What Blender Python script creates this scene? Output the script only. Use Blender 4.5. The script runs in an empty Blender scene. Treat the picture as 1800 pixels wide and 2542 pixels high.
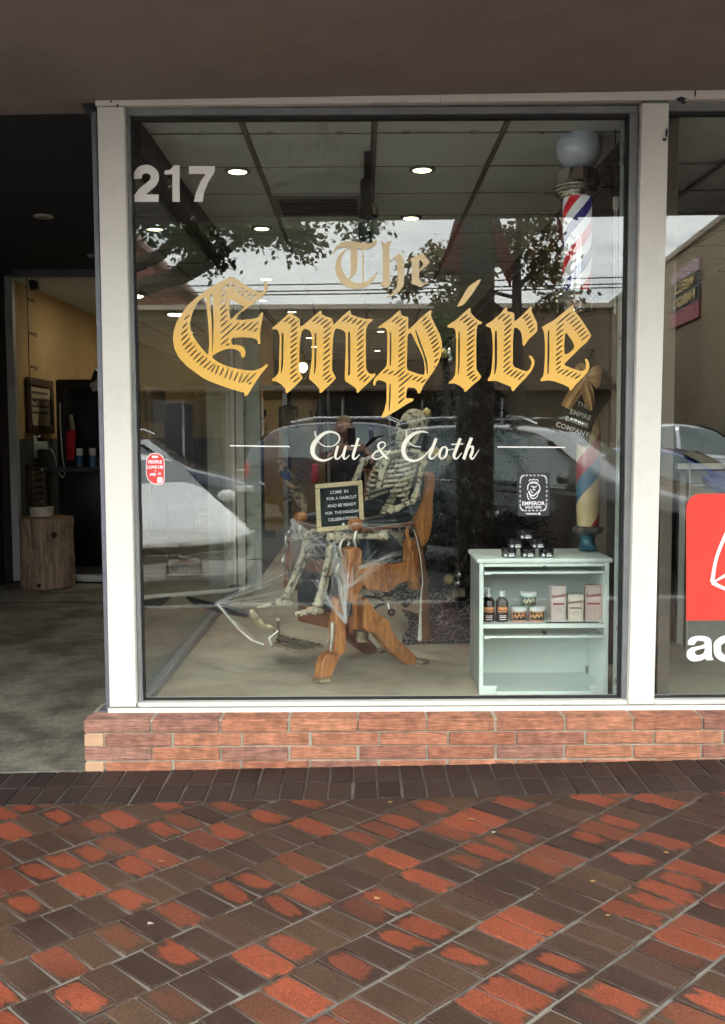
import bpy, bmesh, math, random
from mathutils import Vector, Matrix
from math import sin, cos, pi, radians, atan2, sqrt
random.seed(7)
sc = bpy.context.scene
COL = sc.collection

# ------------------------------------------------------------------ camera
F, CX, CY = 2500.0, 900.0, 1271.0           # the photograph is 1800 x 2542
PITCH, ROLL = radians(4.35), radians(0.3)
CAM = Vector((0, -4.59, 1.47))
fwd = Vector((0, cos(PITCH), -sin(PITCH)))
_r0 = Vector((1, 0, 0)); _u0 = _r0.cross(fwd)
RT = _r0 * cos(ROLL) - _u0 * sin(ROLL); UP = _u0 * cos(ROLL) + _r0 * sin(ROLL)
cd = bpy.data.cameras.new('camera'); cam = bpy.data.objects.new('camera', cd); COL.objects.link(cam)
cd.sensor_fit = 'VERTICAL'; cd.sensor_height = 24; cd.lens = 24 * F / 2542
cd.clip_start = 0.05; cd.clip_end = 2000
mw = Matrix((RT, UP, -fwd)).transposed().to_4x4(); mw.translation = CAM
cam.matrix_world = mw
sc.camera = cam

# ------------------------------------------------------------------ sky, sun, exposure
SUN_EL, SUN_AZ = radians(60), radians(30)      # the sun stands behind the shop, veiled by cloud
world = bpy.data.worlds.new('World'); sc.world = world; world.use_nodes = True
wn = world.node_tree.nodes; wl = world.node_tree.links
bg = wn['Background']
sky = wn.new('ShaderNodeTexSky'); sky.sky_type = 'NISHITA'; sky.sun_disc = False
sky.sun_elevation = SUN_EL; sky.sun_rotation = SUN_AZ; sky.dust_density = 2.0
tcw = wn.new('ShaderNodeTexCoord'); mpw = wn.new('ShaderNodeMapping'); mpw.inputs['Scale'].default_value = (1.6, 1.6, 5.5)
nzw = wn.new('ShaderNodeTexNoise'); nzw.inputs['Scale'].default_value = 2.2; nzw.inputs['Detail'].default_value = 7; nzw.inputs['Roughness'].default_value = 0.58
rmw = wn.new('ShaderNodeValToRGB'); rmw.color_ramp.elements[0].position = 0.27; rmw.color_ramp.elements[1].position = 0.47
nz2 = wn.new('ShaderNodeTexNoise'); nz2.inputs['Scale'].default_value = 5; nz2.inputs['Detail'].default_value = 5
clr = wn.new('ShaderNodeMix'); clr.data_type = 'RGBA'; clr.inputs['A'].default_value = (13, 14, 14.6, 1); clr.inputs['B'].default_value = (22.5, 22.5, 21.2, 1)
mxw = wn.new('ShaderNodeMix'); mxw.data_type = 'RGBA'
wl.new(tcw.outputs['Generated'], mpw.inputs['Vector']); wl.new(mpw.outputs['Vector'], nzw.inputs['Vector']); wl.new(mpw.outputs['Vector'], nz2.inputs['Vector'])
wl.new(nzw.outputs['Fac'], rmw.inputs['Fac']); wl.new(nz2.outputs['Fac'], clr.inputs['Factor'])
wl.new(rmw.outputs['Color'], mxw.inputs['Factor']); wl.new(sky.outputs['Color'], mxw.inputs['A']); wl.new(clr.outputs['Result'], mxw.inputs['B'])
wl.new(mxw.outputs['Result'], bg.inputs['Color']); bg.inputs['Strength'].default_value = 0.12
sl = bpy.data.lights.new('sun', 'SUN'); sl.energy = 2.4; sl.angle = radians(6); sl.color = (1, .95, .87)
sun = bpy.data.objects.new('sun', sl); COL.objects.link(sun)
_sd = Vector((cos(SUN_EL) * sin(SUN_AZ), cos(SUN_EL) * cos(SUN_AZ), sin(SUN_EL)))
sun.rotation_euler = _sd.to_track_quat('Z', 'Y').to_euler(); sun.location = _sd * 30
sc.view_settings.view_transform = 'Standard'; sc.view_settings.look = 'None'
sc.view_settings.exposure = 1.82; sc.view_settings.gamma = 1
sc.render.engine = 'CYCLES'
cy = sc.cycles
cy.use_denoising = True
cy.use_adaptive_sampling = True; cy.adaptive_threshold = .04; cy.adaptive_min_samples = 24
cy.max_bounces = 7; cy.diffuse_bounces = 3; cy.glossy_bounces = 4; cy.transmission_bounces = 3; cy.transparent_max_bounces = 20
cy.caustics_reflective = False; cy.caustics_refractive = False; cy.sample_clamp_indirect = 6

# ------------------------------------------------------------------ pixel -> place helpers
def ray(x, y): return fwd + RT * ((x - CX) / F) - UP * ((y - CY) / F)
def P(x, y, Y):
    d = ray(x, y); return CAM + d * ((Y - CAM.y) / d.y)
def PZ(x, y, Z):
    d = ray(x, y); return CAM + d * ((Z - CAM.z) / d.z)
def V(x, y, D):
    """point seen in the window glass (plane Y=0) at D metres in front of the shop"""
    p = P(x, y, D); return Vector((p.x, -p.y, p.z))

# ------------------------------------------------------------------ object helpers
ORG = {}
def tag(o, label=None, cat=None, group=None, kind=None):
    for k, v in (('label', label), ('category', cat), ('group', group), ('kind', kind)):
        if v: o[k] = v
    return o
def thing(name, label, cat, loc=(0, 0, 0), rotz=0, group=None):
    o = bpy.data.objects.new(name, None); COL.objects.link(o)
    o.location = loc; o.rotation_euler = (0, 0, rotz); o.empty_display_size = .1
    ORG[o] = Vector(loc) if rotz == 0 else Vector((0, 0, 0))
    return tag(o, label, cat, group)
class MB:
    def __init__(s): s.v = []; s.f = []; s.uv = []
    def add(s, vs, fs, uvs=None):
        o = len(s.v); s.v += [tuple(v) for v in vs]; s.f += [tuple(i + o for i in f) for f in fs]
        if uvs: s.uv += uvs
        return s
    def box(s, a, b):
        x0, y0, z0 = a; x1, y1, z1 = b
        return s.add([(x0,y0,z0),(x1,y0,z0),(x1,y1,z0),(x0,y1,z0),(x0,y0,z1),(x1,y0,z1),(x1,y1,z1),(x0,y1,z1)],
              [(0,3,2,1),(4,5,6,7),(0,1,5,4),(1,2,6,5),(2,3,7,6),(3,0,4,7)])
    def obox(s, c, ax, ay, az):
        c, ax, ay, az = map(Vector, (c, ax, ay, az))
        vs = [c + ax*i + ay*j + az*k for k in (-1, 1) for i, j in ((-1,-1),(1,-1),(1,1),(-1,1))]
        return s.add(vs, [(0,3,2,1),(4,5,6,7),(0,1,5,4),(1,2,6,5),(2,3,7,6),(3,0,4,7)])
    def tube(s, pts, r, n=8, cap=True):
        pts = [Vector(p) for p in pts]; m = len(pts)
        rs = r if isinstance(r, (list, tuple)) else [r] * m
        t0 = (pts[1] - pts[0]).normalized()
        a = Vector((0, 0, 1)) if abs(t0.z) < .9 else Vector((1, 0, 0))
        nrm = t0.cross(a).normalized(); vs = []
        for i, p in enumerate(pts):
            t = (pts[min(i+1, m-1)] - pts[max(i-1, 0)]).normalized()
            nrm = (nrm - t * nrm.dot(t)).normalized(); b = t.cross(nrm)
            for k in range(n):
                an = 2*pi*k/n; vs.append(p + (nrm*cos(an) + b*sin(an)) * rs[i])
        fs = [(i*n+k, i*n+(k+1) % n, (i+1)*n+(k+1) % n, (i+1)*n+k) for i in range(m-1) for k in range(n)]
        if cap: fs += [tuple(range(n))[::-1], tuple((m-1)*n+k for k in range(n))]
        return s.add(vs, fs)
    def lathe(s, prof, c, n=24, axis=(0, 0, 1)):
        c = Vector(c); q = Vector(axis).normalized().to_track_quat('Z', 'Y'); vs = []
        for r, z in prof:
            for k in range(n):
                a = 2*pi*k/n; vs.append(c + q @ Vector((r*cos(a), r*sin(a), z)))
        m = len(prof)
        fs = [(i*n+k, i*n+(k+1) % n, (i+1)*n+(k+1) % n, (i+1)*n+k) for i in range(m-1) for k in range(n)]
        fs += [tuple(range(n))[::-1], tuple((m-1)*n+k for k in range(n))]
        return s.add(vs, fs)
    def ball(s, c, r, n=16, m=10, sc3=(1, 1, 1)):
        prof = [(max(1e-4, sin(pi*i/m)) * r, -cos(pi*i/m) * r) for i in range(m+1)]
        c = Vector(c); vs = []
        for rr, z in prof:
            for k in range(n):
                a = 2*pi*k/n; vs.append(c + Vector((rr*cos(a)*sc3[0], rr*sin(a)*sc3[1], z*sc3[2])))
        fs = [(i*n+k, i*n+(k+1) % n, (i+1)*n+(k+1) % n, (i+1)*n+k) for i in range(m) for k in range(n)]
        return s.add(vs, fs)
    def prism(s, front, back):
        """two matching rings of 3D points -> closed solid"""
        n = len(front)
        fs = [tuple(range(n)), tuple(range(2*n-1, n-1, -1))] + [(i, n+i, n+(i+1) % n, (i+1) % n) for i in range(n)]
        return s.add(list(front) + list(back), fs)
    def grid(s, fn, nu, nv, closed=False):
        vs = [fn(i/nu, j/nv) for j in range(nv+1) for i in range(nu+1)]
        fs = [(j*(nu+1)+i, j*(nu+1)+i+1, (j+1)*(nu+1)+i+1, (j+1)*(nu+1)+i) for j in range(nv) for i in range(nu)]
        return s.add(vs, fs)
    def mesh(s, name, org=(0, 0, 0), bevel=0, seg=1):
        org = Vector(org); me = bpy.data.meshes.new(name)
        me.from_pydata([Vector(v) - org for v in s.v], [], s.f)
        if s.uv:
            ul = me.uv_layers.new(name='UVMap')
            for i, uv in enumerate(s.uv): ul.data[i].uv = uv
        if not s.uv:
            bm = bmesh.new(); bm.from_mesh(me)
            bmesh.ops.recalc_face_normals(bm, faces=bm.faces)
            if bevel:
                es = [e for e in bm.edges if len(e.link_faces) == 2 and e.calc_face_angle(0) > .5]
                bmesh.ops.bevel(bm, geom=es, offset=bevel, segments=seg, affect='EDGES', profile=.5, clamp_overlap=True)
            bm.to_mesh(me); bm.free()
        return me
    def build(s, name, mat, parent=None, smooth=False, bevel=0, seg=1, kind=None, label=None):
        me = s.mesh(name, ORG.get(parent, (0, 0, 0)) if parent else (0, 0, 0), bevel, seg)
        if smooth or bevel:
            me.polygons.foreach_set('use_smooth', [True] * len(me.polygons))
            me.set_sharp_from_angle(angle=radians(38))
        me.materials.append(mat)
        o = bpy.data.objects.new(name, me); COL.objects.link(o)
        if parent: o.parent = parent; ORG[o] = ORG.get(parent, Vector((0, 0, 0)))
        return tag(o, label, None, None, kind)
def mbox(a, b): return MB().box(a, b)
def copy_tree(o, parent=None):
    c = o.copy(); COL.objects.link(c); c.parent = parent
    for ch in o.children: copy_tree(ch, c)
    return c
def solo(mb, name, mat, label, cat, group=None, loc=None, **k):
    """a thing that is one mesh; its origin at loc"""
    o = mb.build(name, mat, None, **k)
    if loc is not None:
        o.data.transform(Matrix.Translation(-Vector(loc))); o.location = loc
    return tag(o, label, cat, group)
def struct(mb, name, mat, **k): return mb.build(name, mat, None, kind='structure', **k)
def spline(pts, n=6, closed=False):
    """Catmull-Rom through tuples of any length"""
    out = []; m = len(pts)
    rng = range(m) if closed else range(m - 1)
    g = (lambda i: pts[i % m]) if closed else (lambda i: pts[max(0, min(m-1, i))])
    for i in rng:
        p0, p1, p2, p3 = g(i-1), g(i), g(i+1), g(i+2)
        for k in range(n):
            t = k / n
            out.append(tuple(.5*((2*b) + (c-a)*t + (2*a-5*b+4*c-d)*t*t + (3*b-a-3*c+d)*t**3) for a, b, c, d in zip(p0, p1, p2, p3)))
    if not closed: out.append(tuple(pts[-1]))
    return out

# ------------------------------------------------------------------ filled flat shapes (lettering), converted to mesh in one go
PEND = []
def flat(name, rings, mp, mat, parent, thick=.0006, label=None):
    cu = bpy.data.curves.new(name, 'CURVE'); cu.dimensions = '2D'; cu.fill_mode = 'BOTH'; cu.extrude = thick / 2
    for r in rings:
        sp = cu.splines.new('POLY'); sp.points.add(len(r) - 1); sp.use_cyclic_u = True
        for p, q in zip(sp.points, r): p.co = (q[0], q[1], 0, 1)
    _pend(cu, name, mp, mat, parent, label)
def _pend(cu, name, mp, mat, parent, label):
    o = bpy.data.objects.new(name + '_src', cu); COL.objects.link(o); PEND.append((o, name, mp, mat, parent, label))
def text(name, body, size, mp, mat, parent, bold=0., align='CENTER', thick=.0006, space=1., label=None):
    cu = bpy.data.curves.new(name, 'FONT'); cu.body = body; cu.size = size; cu.offset = bold; cu.extrude = thick / 2
    cu.align_x = align; cu.align_y = 'CENTER'; cu.space_character = space; cu.resolution_u = 3
    _pend(cu, name, mp, mat, parent, label)
def flush():
    dg = bpy.context.evaluated_depsgraph_get(); dg.update()
    for o, name, mp, mat, parent, label in PEND:
        me = bpy.data.meshes.new_from_object(o.evaluated_get(dg), depsgraph=dg)
        og = ORG.get(parent, Vector((0, 0, 0)))
        for v in me.vertices: v.co = Vector(mp(v.co)) - og
        me.update(); me.materials.clear(); me.materials.append(mat); me.name = name
        n = bpy.data.objects.new(name, me); COL.objects.link(n); n.parent = parent; ORG[n] = og
        if label: n['label'] = label
        cu = o.data; bpy.data.objects.remove(o)
        (bpy.data.curves.remove(cu))
    PEND.clear()
def plane_map(o, ex, ez, nrm=None):
    """curve x,y,z -> o + x*ex + y*ez + z*normal"""
    o, ex, ez = Vector(o), Vector(ex), Vector(ez); n = Vector(nrm) if nrm else ex.cross(ez).normalized()
    return lambda c: o + ex*c[0] + ez*c[1] + n*c[2]

# ------------------------------------------------------------------ materials
MATS = {}
def nodes(name):
    m = bpy.data.materials.new(name); m.use_nodes = True
    nt = m.node_tree; return m, nt.nodes, nt.links, nt.nodes['Principled BSDF']
def setp(b, **k):
    for a, v in k.items():
        a = a.replace('_', ' ')
        if a in b.inputs: b.inputs[a].default_value = v
def rgb(c): return (c[0], c[1], c[2], 1)
def mat(name, col, rough=.55, metal=0., var=.12, scale=9., bump=0., bscale=90., coat=0., emit=None, estr=0., spec=.5, col2=None, detail=4, stretch=(1, 1, 1), trans=0., ior=1.45):
    if name in MATS: return MATS[name]
    m, n, l, b = nodes(name); MATS[name] = m
    tc = n.new('ShaderNodeTexCoord'); mp = n.new('ShaderNodeMapping'); mp.inputs['Scale'].default_value = stretch
    l.new(tc.outputs['Object'], mp.inputs['Vector'])
    nz = n.new('ShaderNodeTexNoise'); nz.inputs['Scale'].default_value = scale; nz.inputs['Detail'].default_value = detail
    l.new(mp.outputs['Vector'], nz.inputs['Vector'])
    mr = n.new('ShaderNodeMapRange'); mr.inputs['From Min'].default_value = .3; mr.inputs['From Max'].default_value = .7
    l.new(nz.outputs['Fac'], mr.inputs['Value'])
    mx = n.new('ShaderNodeMix'); mx.data_type = 'RGBA'
    lo = [max(0, c*(1-var)) for c in col]; hi = [min(1, c*(1+var)) for c in col] if not col2 else col2
    mx.inputs['A'].default_value = rgb(lo); mx.inputs['B'].default_value = rgb(hi)
    l.new(mr.outputs['Result'], mx.inputs['Factor']); l.new(mx.outputs['Result'], b.inputs['Base Color'])
    r2 = n.new('ShaderNodeMapRange'); r2.inputs['To Min'].default_value = max(.02, rough-.06); r2.inputs['To Max'].default_value = min(1, rough+.08)
    l.new(nz.outputs['Fac'], r2.inputs['Value']); l.new(r2.outputs['Result'], b.inputs['Roughness'])
    setp(b, Metallic=metal, Coat_Weight=coat, Coat_Roughness=.05, Specular_IOR_Level=spec, Transmission_Weight=trans, IOR=ior)
    if emit: setp(b, Emission_Color=rgb(emit), Emission_Strength=estr)
    if bump:
        nb = n.new('ShaderNodeTexNoise'); nb.inputs['Scale'].default_value = bscale; nb.inputs['Detail'].default_value = 5
        l.new(mp.outputs['Vector'], nb.inputs['Vector'])
        bp = n.new('ShaderNodeBump'); bp.inputs['Strength'].default_value = bump; bp.inputs['Distance'].default_value = .01
        l.new(nb.outputs['Fac'], bp.inputs['Height']); l.new(bp.outputs['Normal'], b.inputs['Normal'])
    return m
def glass(name, tint=(.93, .97, .95), r0=.052):
    if name in MATS: return MATS[name]
    m, n, l, b = nodes(name); MATS[name] = m; n.remove(b)
    lw = n.new('ShaderNodeLayerWeight'); lw.inputs['Blend'].default_value = .5
    pw = n.new('ShaderNodeMath'); pw.operation = 'POWER'; pw.inputs[1].default_value = 5
    ma = n.new('ShaderNodeMath'); ma.operation = 'MULTIPLY_ADD'; ma.inputs[1].default_value = 1 - r0; ma.inputs[2].default_value = r0
    l.new(lw.outputs['Facing'], pw.inputs[0]); l.new(pw.outputs[0], ma.inputs[0])
    tr = n.new('ShaderNodeBsdfTransparent'); tr.inputs['Color'].default_value = rgb(tint)
    gl = n.new('ShaderNodeBsdfGlossy'); gl.inputs['Roughness'].default_value = 0
    mx = n.new('ShaderNodeMixShader'); l.new(ma.outputs[0], mx.inputs[0]); l.new(tr.outputs[0], mx.inputs[1]); l.new(gl.outputs[0], mx.inputs[2])
    l.new(mx.outputs[0], n['Material Output'].inputs['Surface']); return m
def wood(name, c1, c2, rough=.4, scale=6., stretch=(1, 1, 8), coat=.2, dist=5.):
    if name in MATS: return MATS[name]
    m, n, l, b = nodes(name); MATS[name] = m
    tc = n.new('ShaderNodeTexCoord'); mp = n.new('ShaderNodeMapping'); mp.inputs['Scale'].default_value = stretch
    l.new(tc.outputs['Object'], mp.inputs['Vector'])
    nz = n.new('ShaderNodeTexNoise'); nz.inputs['Scale'].default_value = scale; nz.inputs['Detail'].default_value = 6; nz.inputs['Distortion'].default_value = 1.2
    l.new(mp.outputs['Vector'], nz.inputs['Vector'])
    n2 = n.new('ShaderNodeTexNoise'); n2.inputs['Scale'].default_value = scale*9; n2.inputs['Detail'].default_value = 3
    l.new(mp.outputs['Vector'], n2.inputs['Vector'])
    ad = n.new('ShaderNodeMath'); ad.operation = 'MULTIPLY_ADD'; ad.inputs[1].default_value = .45
    l.new(n2.outputs['Fac'], ad.inputs[0]); l.new(nz.outputs['Fac'], ad.inputs[2])
    cr = n.new('ShaderNodeValToRGB'); cr.color_ramp.elements[0].position = .5; cr.color_ramp.elements[1].position = .92
    cr.color_ramp.elements[0].color = rgb(c1); cr.color_ramp.elements[1].color = rgb(c2)
    l.new(ad.outputs[0], cr.inputs['Fac']); l.new(cr.outputs['Color'], b.inputs['Base Color'])
    bp = n.new('ShaderNodeBump'); bp.inputs['Strength'].default_value = .25; bp.inputs['Distance'].default_value = .004
    l.new(ad.outputs[0], bp.inputs['Height']); l.new(bp.outputs['Normal'], b.inputs['Normal'])
    setp(b, Roughness=rough, Coat_Weight=coat, Coat_Roughness=.2); return m
# ================================================================== special surface materials
def m_paver(name, red_min, d1, d2, red, grout=False):
    m, n, l, b = nodes(name); MATS[name] = m
    def math(op, a, c=None, d=None):
        x = n.new('ShaderNodeMath'); x.operation = op
        for i, v in enumerate((a, c, d)):
            if v is None: continue
            if isinstance(v, (int, float)): x.inputs[i].default_value = v
            else: l.new(v, x.inputs[i])
        return x.outputs[0]
    oi = n.new('ShaderNodeObjectInfo'); ge = n.new('ShaderNodeNewGeometry'); tc = n.new('ShaderNodeTexCoord')
    r = math('FRACT', math('ADD', oi.outputs['Random'], ge.outputs['Random Per Island']))
    wn_ = n.new('ShaderNodeTexWhiteNoise'); wn_.noise_dimensions = '1D'; l.new(math('MULTIPLY', r, 917.3), wn_.inputs['W'])
    sep = n.new('ShaderNodeSeparateColor'); l.new(wn_.outputs['Color'], sep.inputs['Color'])
    # patch coordinates
    vm = n.new('ShaderNodeVectorMath'); vm.operation = 'MULTIPLY_ADD'; l.new(tc.outputs['UV'], vm.inputs[0]); vm.inputs[1].default_value = (1.2, 2.0, 1)
    cmb = n.new('ShaderNodeCombineXYZ'); l.new(math('MULTIPLY', r, 631.), cmb.inputs[0]); l.new(math('MULTIPLY', r, 277.), cmb.inputs[1]); l.new(cmb.outputs[0], vm.inputs[2])
    nz = n.new('ShaderNodeTexNoise'); nz.inputs['Scale'].default_value = 1.6; nz.inputs['Detail'].default_value = 7; nz.inputs['Roughness'].default_value = .62; l.new(vm.outputs[0], nz.inputs['Vector'])
    sx = n.new('ShaderNodeSeparateXYZ'); l.new(tc.outputs['UV'], sx.inputs[0])
    u = math('ABSOLUTE', math('MULTIPLY_ADD', sx.outputs[0], 2, -1)); v = math('ABSOLUTE', math('MULTIPLY_ADD', sx.outputs[1], 2, -1))
    d = math('POWER', math('ADD', math('POWER', u, 5), math('POWER', v, 5)), .2)
    gn = n.new('ShaderNodeTexNoise'); gn.inputs['Scale'].default_value = 150; gn.inputs['Detail'].default_value = 6; gn.inputs['Roughness'].default_value = .7; l.new(ge.outputs['Position'], gn.inputs['Vector'])
    d2_ = math('ADD', math('ADD', math('ADD', d, math('MULTIPLY_ADD', sep.outputs[2], -.5, .22)), math('MULTIPLY_ADD', nz.outputs['Fac'], 1.5, -.75)), math('MULTIPLY_ADD', gn.outputs['Fac'], .5, -.25))
    mr = n.new('ShaderNodeMapRange'); mr.interpolation_type = 'SMOOTHSTEP'; l.new(d2_, mr.inputs['Value'])
    mr.inputs['From Min'].default_value = .92; mr.inputs['From Max'].default_value = .74
    has = n.new('ShaderNodeMapRange'); l.new(sep.outputs[0], has.inputs['Value']); has.inputs['From Min'].default_value = red_min; has.inputs['From Max'].default_value = red_min + .28
    fac = math('MULTIPLY', mr.outputs['Result'], has.outputs['Result'])
    mA = n.new('ShaderNodeMix'); mA.data_type = 'RGBA'; mA.inputs['A'].default_value = rgb(d1); mA.inputs['B'].default_value = rgb(d2); l.new(sep.outputs[1], mA.inputs['Factor'])
    mB_ = n.new('ShaderNodeMix'); mB_.data_type = 'RGBA'; l.new(fac, mB_.inputs['Factor']); l.new(mA.outputs['Result'], mB_.inputs['A']); mB_.inputs['B'].default_value = rgb(red)
    # grain and broad dirt
    bn = n.new('ShaderNodeTexNoise'); bn.inputs['Scale'].default_value = 3.; bn.inputs['Detail'].default_value = 6; l.new(ge.outputs['Position'], bn.inputs['Vector'])
    k = math('MULTIPLY', math('MULTIPLY_ADD', gn.outputs['Fac'], 3.2, -.6), math('MULTIPLY_ADD', bn.outputs['Fac'], 1.3, .35))
    hs = n.new('ShaderNodeHueSaturation'); l.new(mB_.outputs['Result'], hs.inputs['Color']); l.new(k, hs.inputs['Value'])
    # pale grit specks
    vo = n.new('ShaderNodeTexVoronoi'); vo.inputs['Scale'].default_value = 120; l.new(ge.outputs['Position'], vo.inputs['Vector'])
    sp = n.new('ShaderNodeMapRange'); l.new(vo.outputs['Distance'], sp.inputs['Value']); sp.inputs['From Min'].default_value = .12; sp.inputs['From Max'].default_value = .06; sp.inputs['To Max'].default_value = .35
    mC = n.new('ShaderNodeMix'); mC.data_type = 'RGBA'; l.new(sp.outputs['Result'], mC.inputs['Factor']); l.new(hs.outputs['Color'], mC.inputs['A']); mC.inputs['B'].default_value = (.3, .24, .18, 1)
    l.new(mC.outputs['Result'], b.inputs['Base Color'])
    bp = n.new('ShaderNodeBump'); bp.inputs['Strength'].default_value = .5; bp.inputs['Distance'].default_value = .002
    l.new(math('ADD', gn.outputs['Fac'], math('MULTIPLY', nz.outputs['Fac'], .8)), bp.inputs['Height']); l.new(bp.outputs['Normal'], b.inputs['Normal'])
    rr = n.new('ShaderNodeMapRange'); l.new(bn.outputs['Fac'], rr.inputs['Value']); rr.inputs['To Min'].default_value = .42; rr.inputs['To Max'].default_value = .72
    l.new(rr.outputs['Result'], b.inputs['Roughness']); setp(b, Specular_IOR_Level=.3); return m
M_PAV = m_paver('paver_clay', .5, (.031, .0165, .0122), (.057, .0315, .0182), (.168, .04, .019))
M_BOR = m_paver('paver_border', 2.0, (.023, .0145, .0138), (.039, .0245, .0215), (.3, .09, .04))
def m_brick():
    m, n, l, b = nodes('wall_brick')
    oi = n.new('ShaderNodeObjectInfo'); ge = n.new('ShaderNodeNewGeometry')
    cr = n.new('ShaderNodeValToRGB'); e = cr.color_ramp.elements
    e[0].position = 0; e[0].color = (.44, .175, .1, 1); e[1].position = 1; e[1].color = (.38, .2, .15, 1)
    for p, c in ((.3, (.5, .215, .12, 1)), (.55, (.4, .15, .085, 1)), (.8, (.34, .145, .1, 1))):
        q = e.new(p); q.color = c
    l.new(oi.outputs['Random'], cr.inputs['Fac'])
    mp = n.new('ShaderNodeMapping'); mp.inputs['Scale'].default_value = (10, 10, 190); l.new(ge.outputs['Position'], mp.inputs['Vector'])
    nz = n.new('ShaderNodeTexNoise'); nz.inputs['Scale'].default_value = 1.4; nz.inputs['Detail'].default_value = 4; nz.inputs['Distortion'].default_value = .6; l.new(mp.outputs[0], nz.inputs['Vector'])
    n2 = n.new('ShaderNodeTexNoise'); n2.inputs['Scale'].default_value = 28; n2.inputs['Detail'].default_value = 5; l.new(ge.outputs['Position'], n2.inputs['Vector'])
    mr = n.new('ShaderNodeMapRange'); l.new(nz.outputs['Fac'], mr.inputs['Value']); mr.inputs['From Min'].default_value = .3; mr.inputs['From Max'].default_value = .62; mr.inputs['To Min'].default_value = .5; mr.inputs['To Max'].default_value = 1.12
    m2 = n.new('ShaderNodeMapRange'); l.new(n2.outputs['Fac'], m2.inputs['Value']); m2.inputs['From Min'].default_value = .35; m2.inputs['From Max'].default_value = .65; m2.inputs['To Min'].default_value = .72; m2.inputs['To Max'].default_value = 1.15
    mu = n.new('ShaderNodeMath'); mu.operation = 'MULTIPLY'; l.new(mr.outputs[0], mu.inputs[0]); l.new(m2.outputs[0], mu.inputs[1])
    hs = n.new('ShaderNodeHueSaturation'); l.new(cr.outputs['Color'], hs.inputs['Color']); l.new(mu.outputs[0], hs.inputs['Value']); l.new(hs.outputs['Color'], b.inputs['Base Color'])
    bp = n.new('ShaderNodeBump'); bp.inputs['Strength'].default_value = 1.; bp.inputs['Distance'].default_value = .006; l.new(nz.outputs['Fac'], bp.inputs['Height']); l.new(bp.outputs['Normal'], b.inputs['Normal'])
    setp(b, Roughness=.85); return m
M_BRK = m_brick()
def m_stain(name, col, stain, scale, lo=.45, hi=.62, rough=.8, bump=.3, fine=160, amp=.4):
    m, n, l, b = nodes(name); ge = n.new('ShaderNodeNewGeometry')
    nz = n.new('ShaderNodeTexNoise'); nz.inputs['Scale'].default_value = scale; nz.inputs['Detail'].default_value = 8; nz.inputs['Roughness'].default_value = .65; l.new(ge.outputs['Position'], nz.inputs['Vector'])
    f = n.new('ShaderNodeTexNoise'); f.inputs['Scale'].default_value = fine; f.inputs['Detail'].default_value = 3; l.new(ge.outputs['Position'], f.inputs['Vector'])
    mr = n.new('ShaderNodeMapRange'); l.new(nz.outputs['Fac'], mr.inputs['Value']); mr.inputs['From Min'].default_value = lo; mr.inputs['From Max'].default_value = hi
    mx = n.new('ShaderNodeMix'); mx.data_type = 'RGBA'; mx.inputs['A'].default_value = rgb(col); mx.inputs['B'].default_value = rgb(stain); l.new(mr.outputs[0], mx.inputs['Factor'])
    m2 = n.new('ShaderNodeMapRange'); l.new(f.outputs['Fac'], m2.inputs['Value']); m2.inputs['To Min'].default_value = 1-amp; m2.inputs['To Max'].default_value = 1+amp
    hs = n.new('ShaderNodeHueSaturation'); l.new(mx.outputs['Result'], hs.inputs['Color']); l.new(m2.outputs[0], hs.inputs['Value']); l.new(hs.outputs['Color'], b.inputs['Base Color'])
    bp = n.new('ShaderNodeBump'); bp.inputs['Strength'].default_value = bump; bp.inputs['Distance'].default_value = .003; l.new(f.outputs['Fac'], bp.inputs['Height']); l.new(bp.outputs['Normal'], b.inputs['Normal'])
    setp(b, Roughness=rough); return m
M_CONC = m_stain('entry_concrete', (.2, .186, .148), (.075, .068, .053), 2.6, lo=.42, hi=.6, fine=45, amp=.55)
M_FLOOR = m_stain('shop_floor_concrete', (.48, .43, .33), (.32, .28, .21), 1.3, rough=.6, bump=.1, amp=.2)
M_MORT = m_stain('paving_grout', (.14, .125, .105), (.055, .05, .043), 3.)
M_MORT2 = m_stain('brick_mortar', (.40, .36, .285), (.3, .265, .21), 9.)
M_ASPH = m_stain('asphalt', (.036, .036, .039), (.025, .025, .027), .6, fine=90)
M_KERB = m_stain('kerb_concrete', (.33, .32, .3), (.22, .21, .2), 2.)
M_SOFF = m_stain('soffit_stucco', (.262, .226, .222), (.226, .195, .19), 2.2, rough=.9, bump=.15, fine=220, amp=.15)
M_DARKW = m_stain('dark_entry_wall', (.025, .017, .016), (.015, .01, .01), 3.)
M_WHITE = m_stain('white_frame_paint', (.70, .69, .635), (.62, .61, .555), 9., lo=.5, hi=.8, rough=.45, bump=.03, fine=60, amp=.03)
M_GREY = mat('grey_metal_trim', (.16, .17, .2), .45, .3)
M_BLACK = mat('black_rubber', (.012, .012, .014), .6)
M_DKFR = mat('window_stop_metal', (.22, .235, .235), .45, .2)
M_CHROME = mat('chrome', (.78, .78, .78), .07, 1., var=.03)
M_GLASS = glass('shop_glass', (.968, .99, .98), r0=.055)
M_GLASS2 = glass('side_glass', (.95, .985, .97), .045)
M_CLEAR = glass('clear_bulb_glass', (.9, .9, .9), .22)
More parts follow.
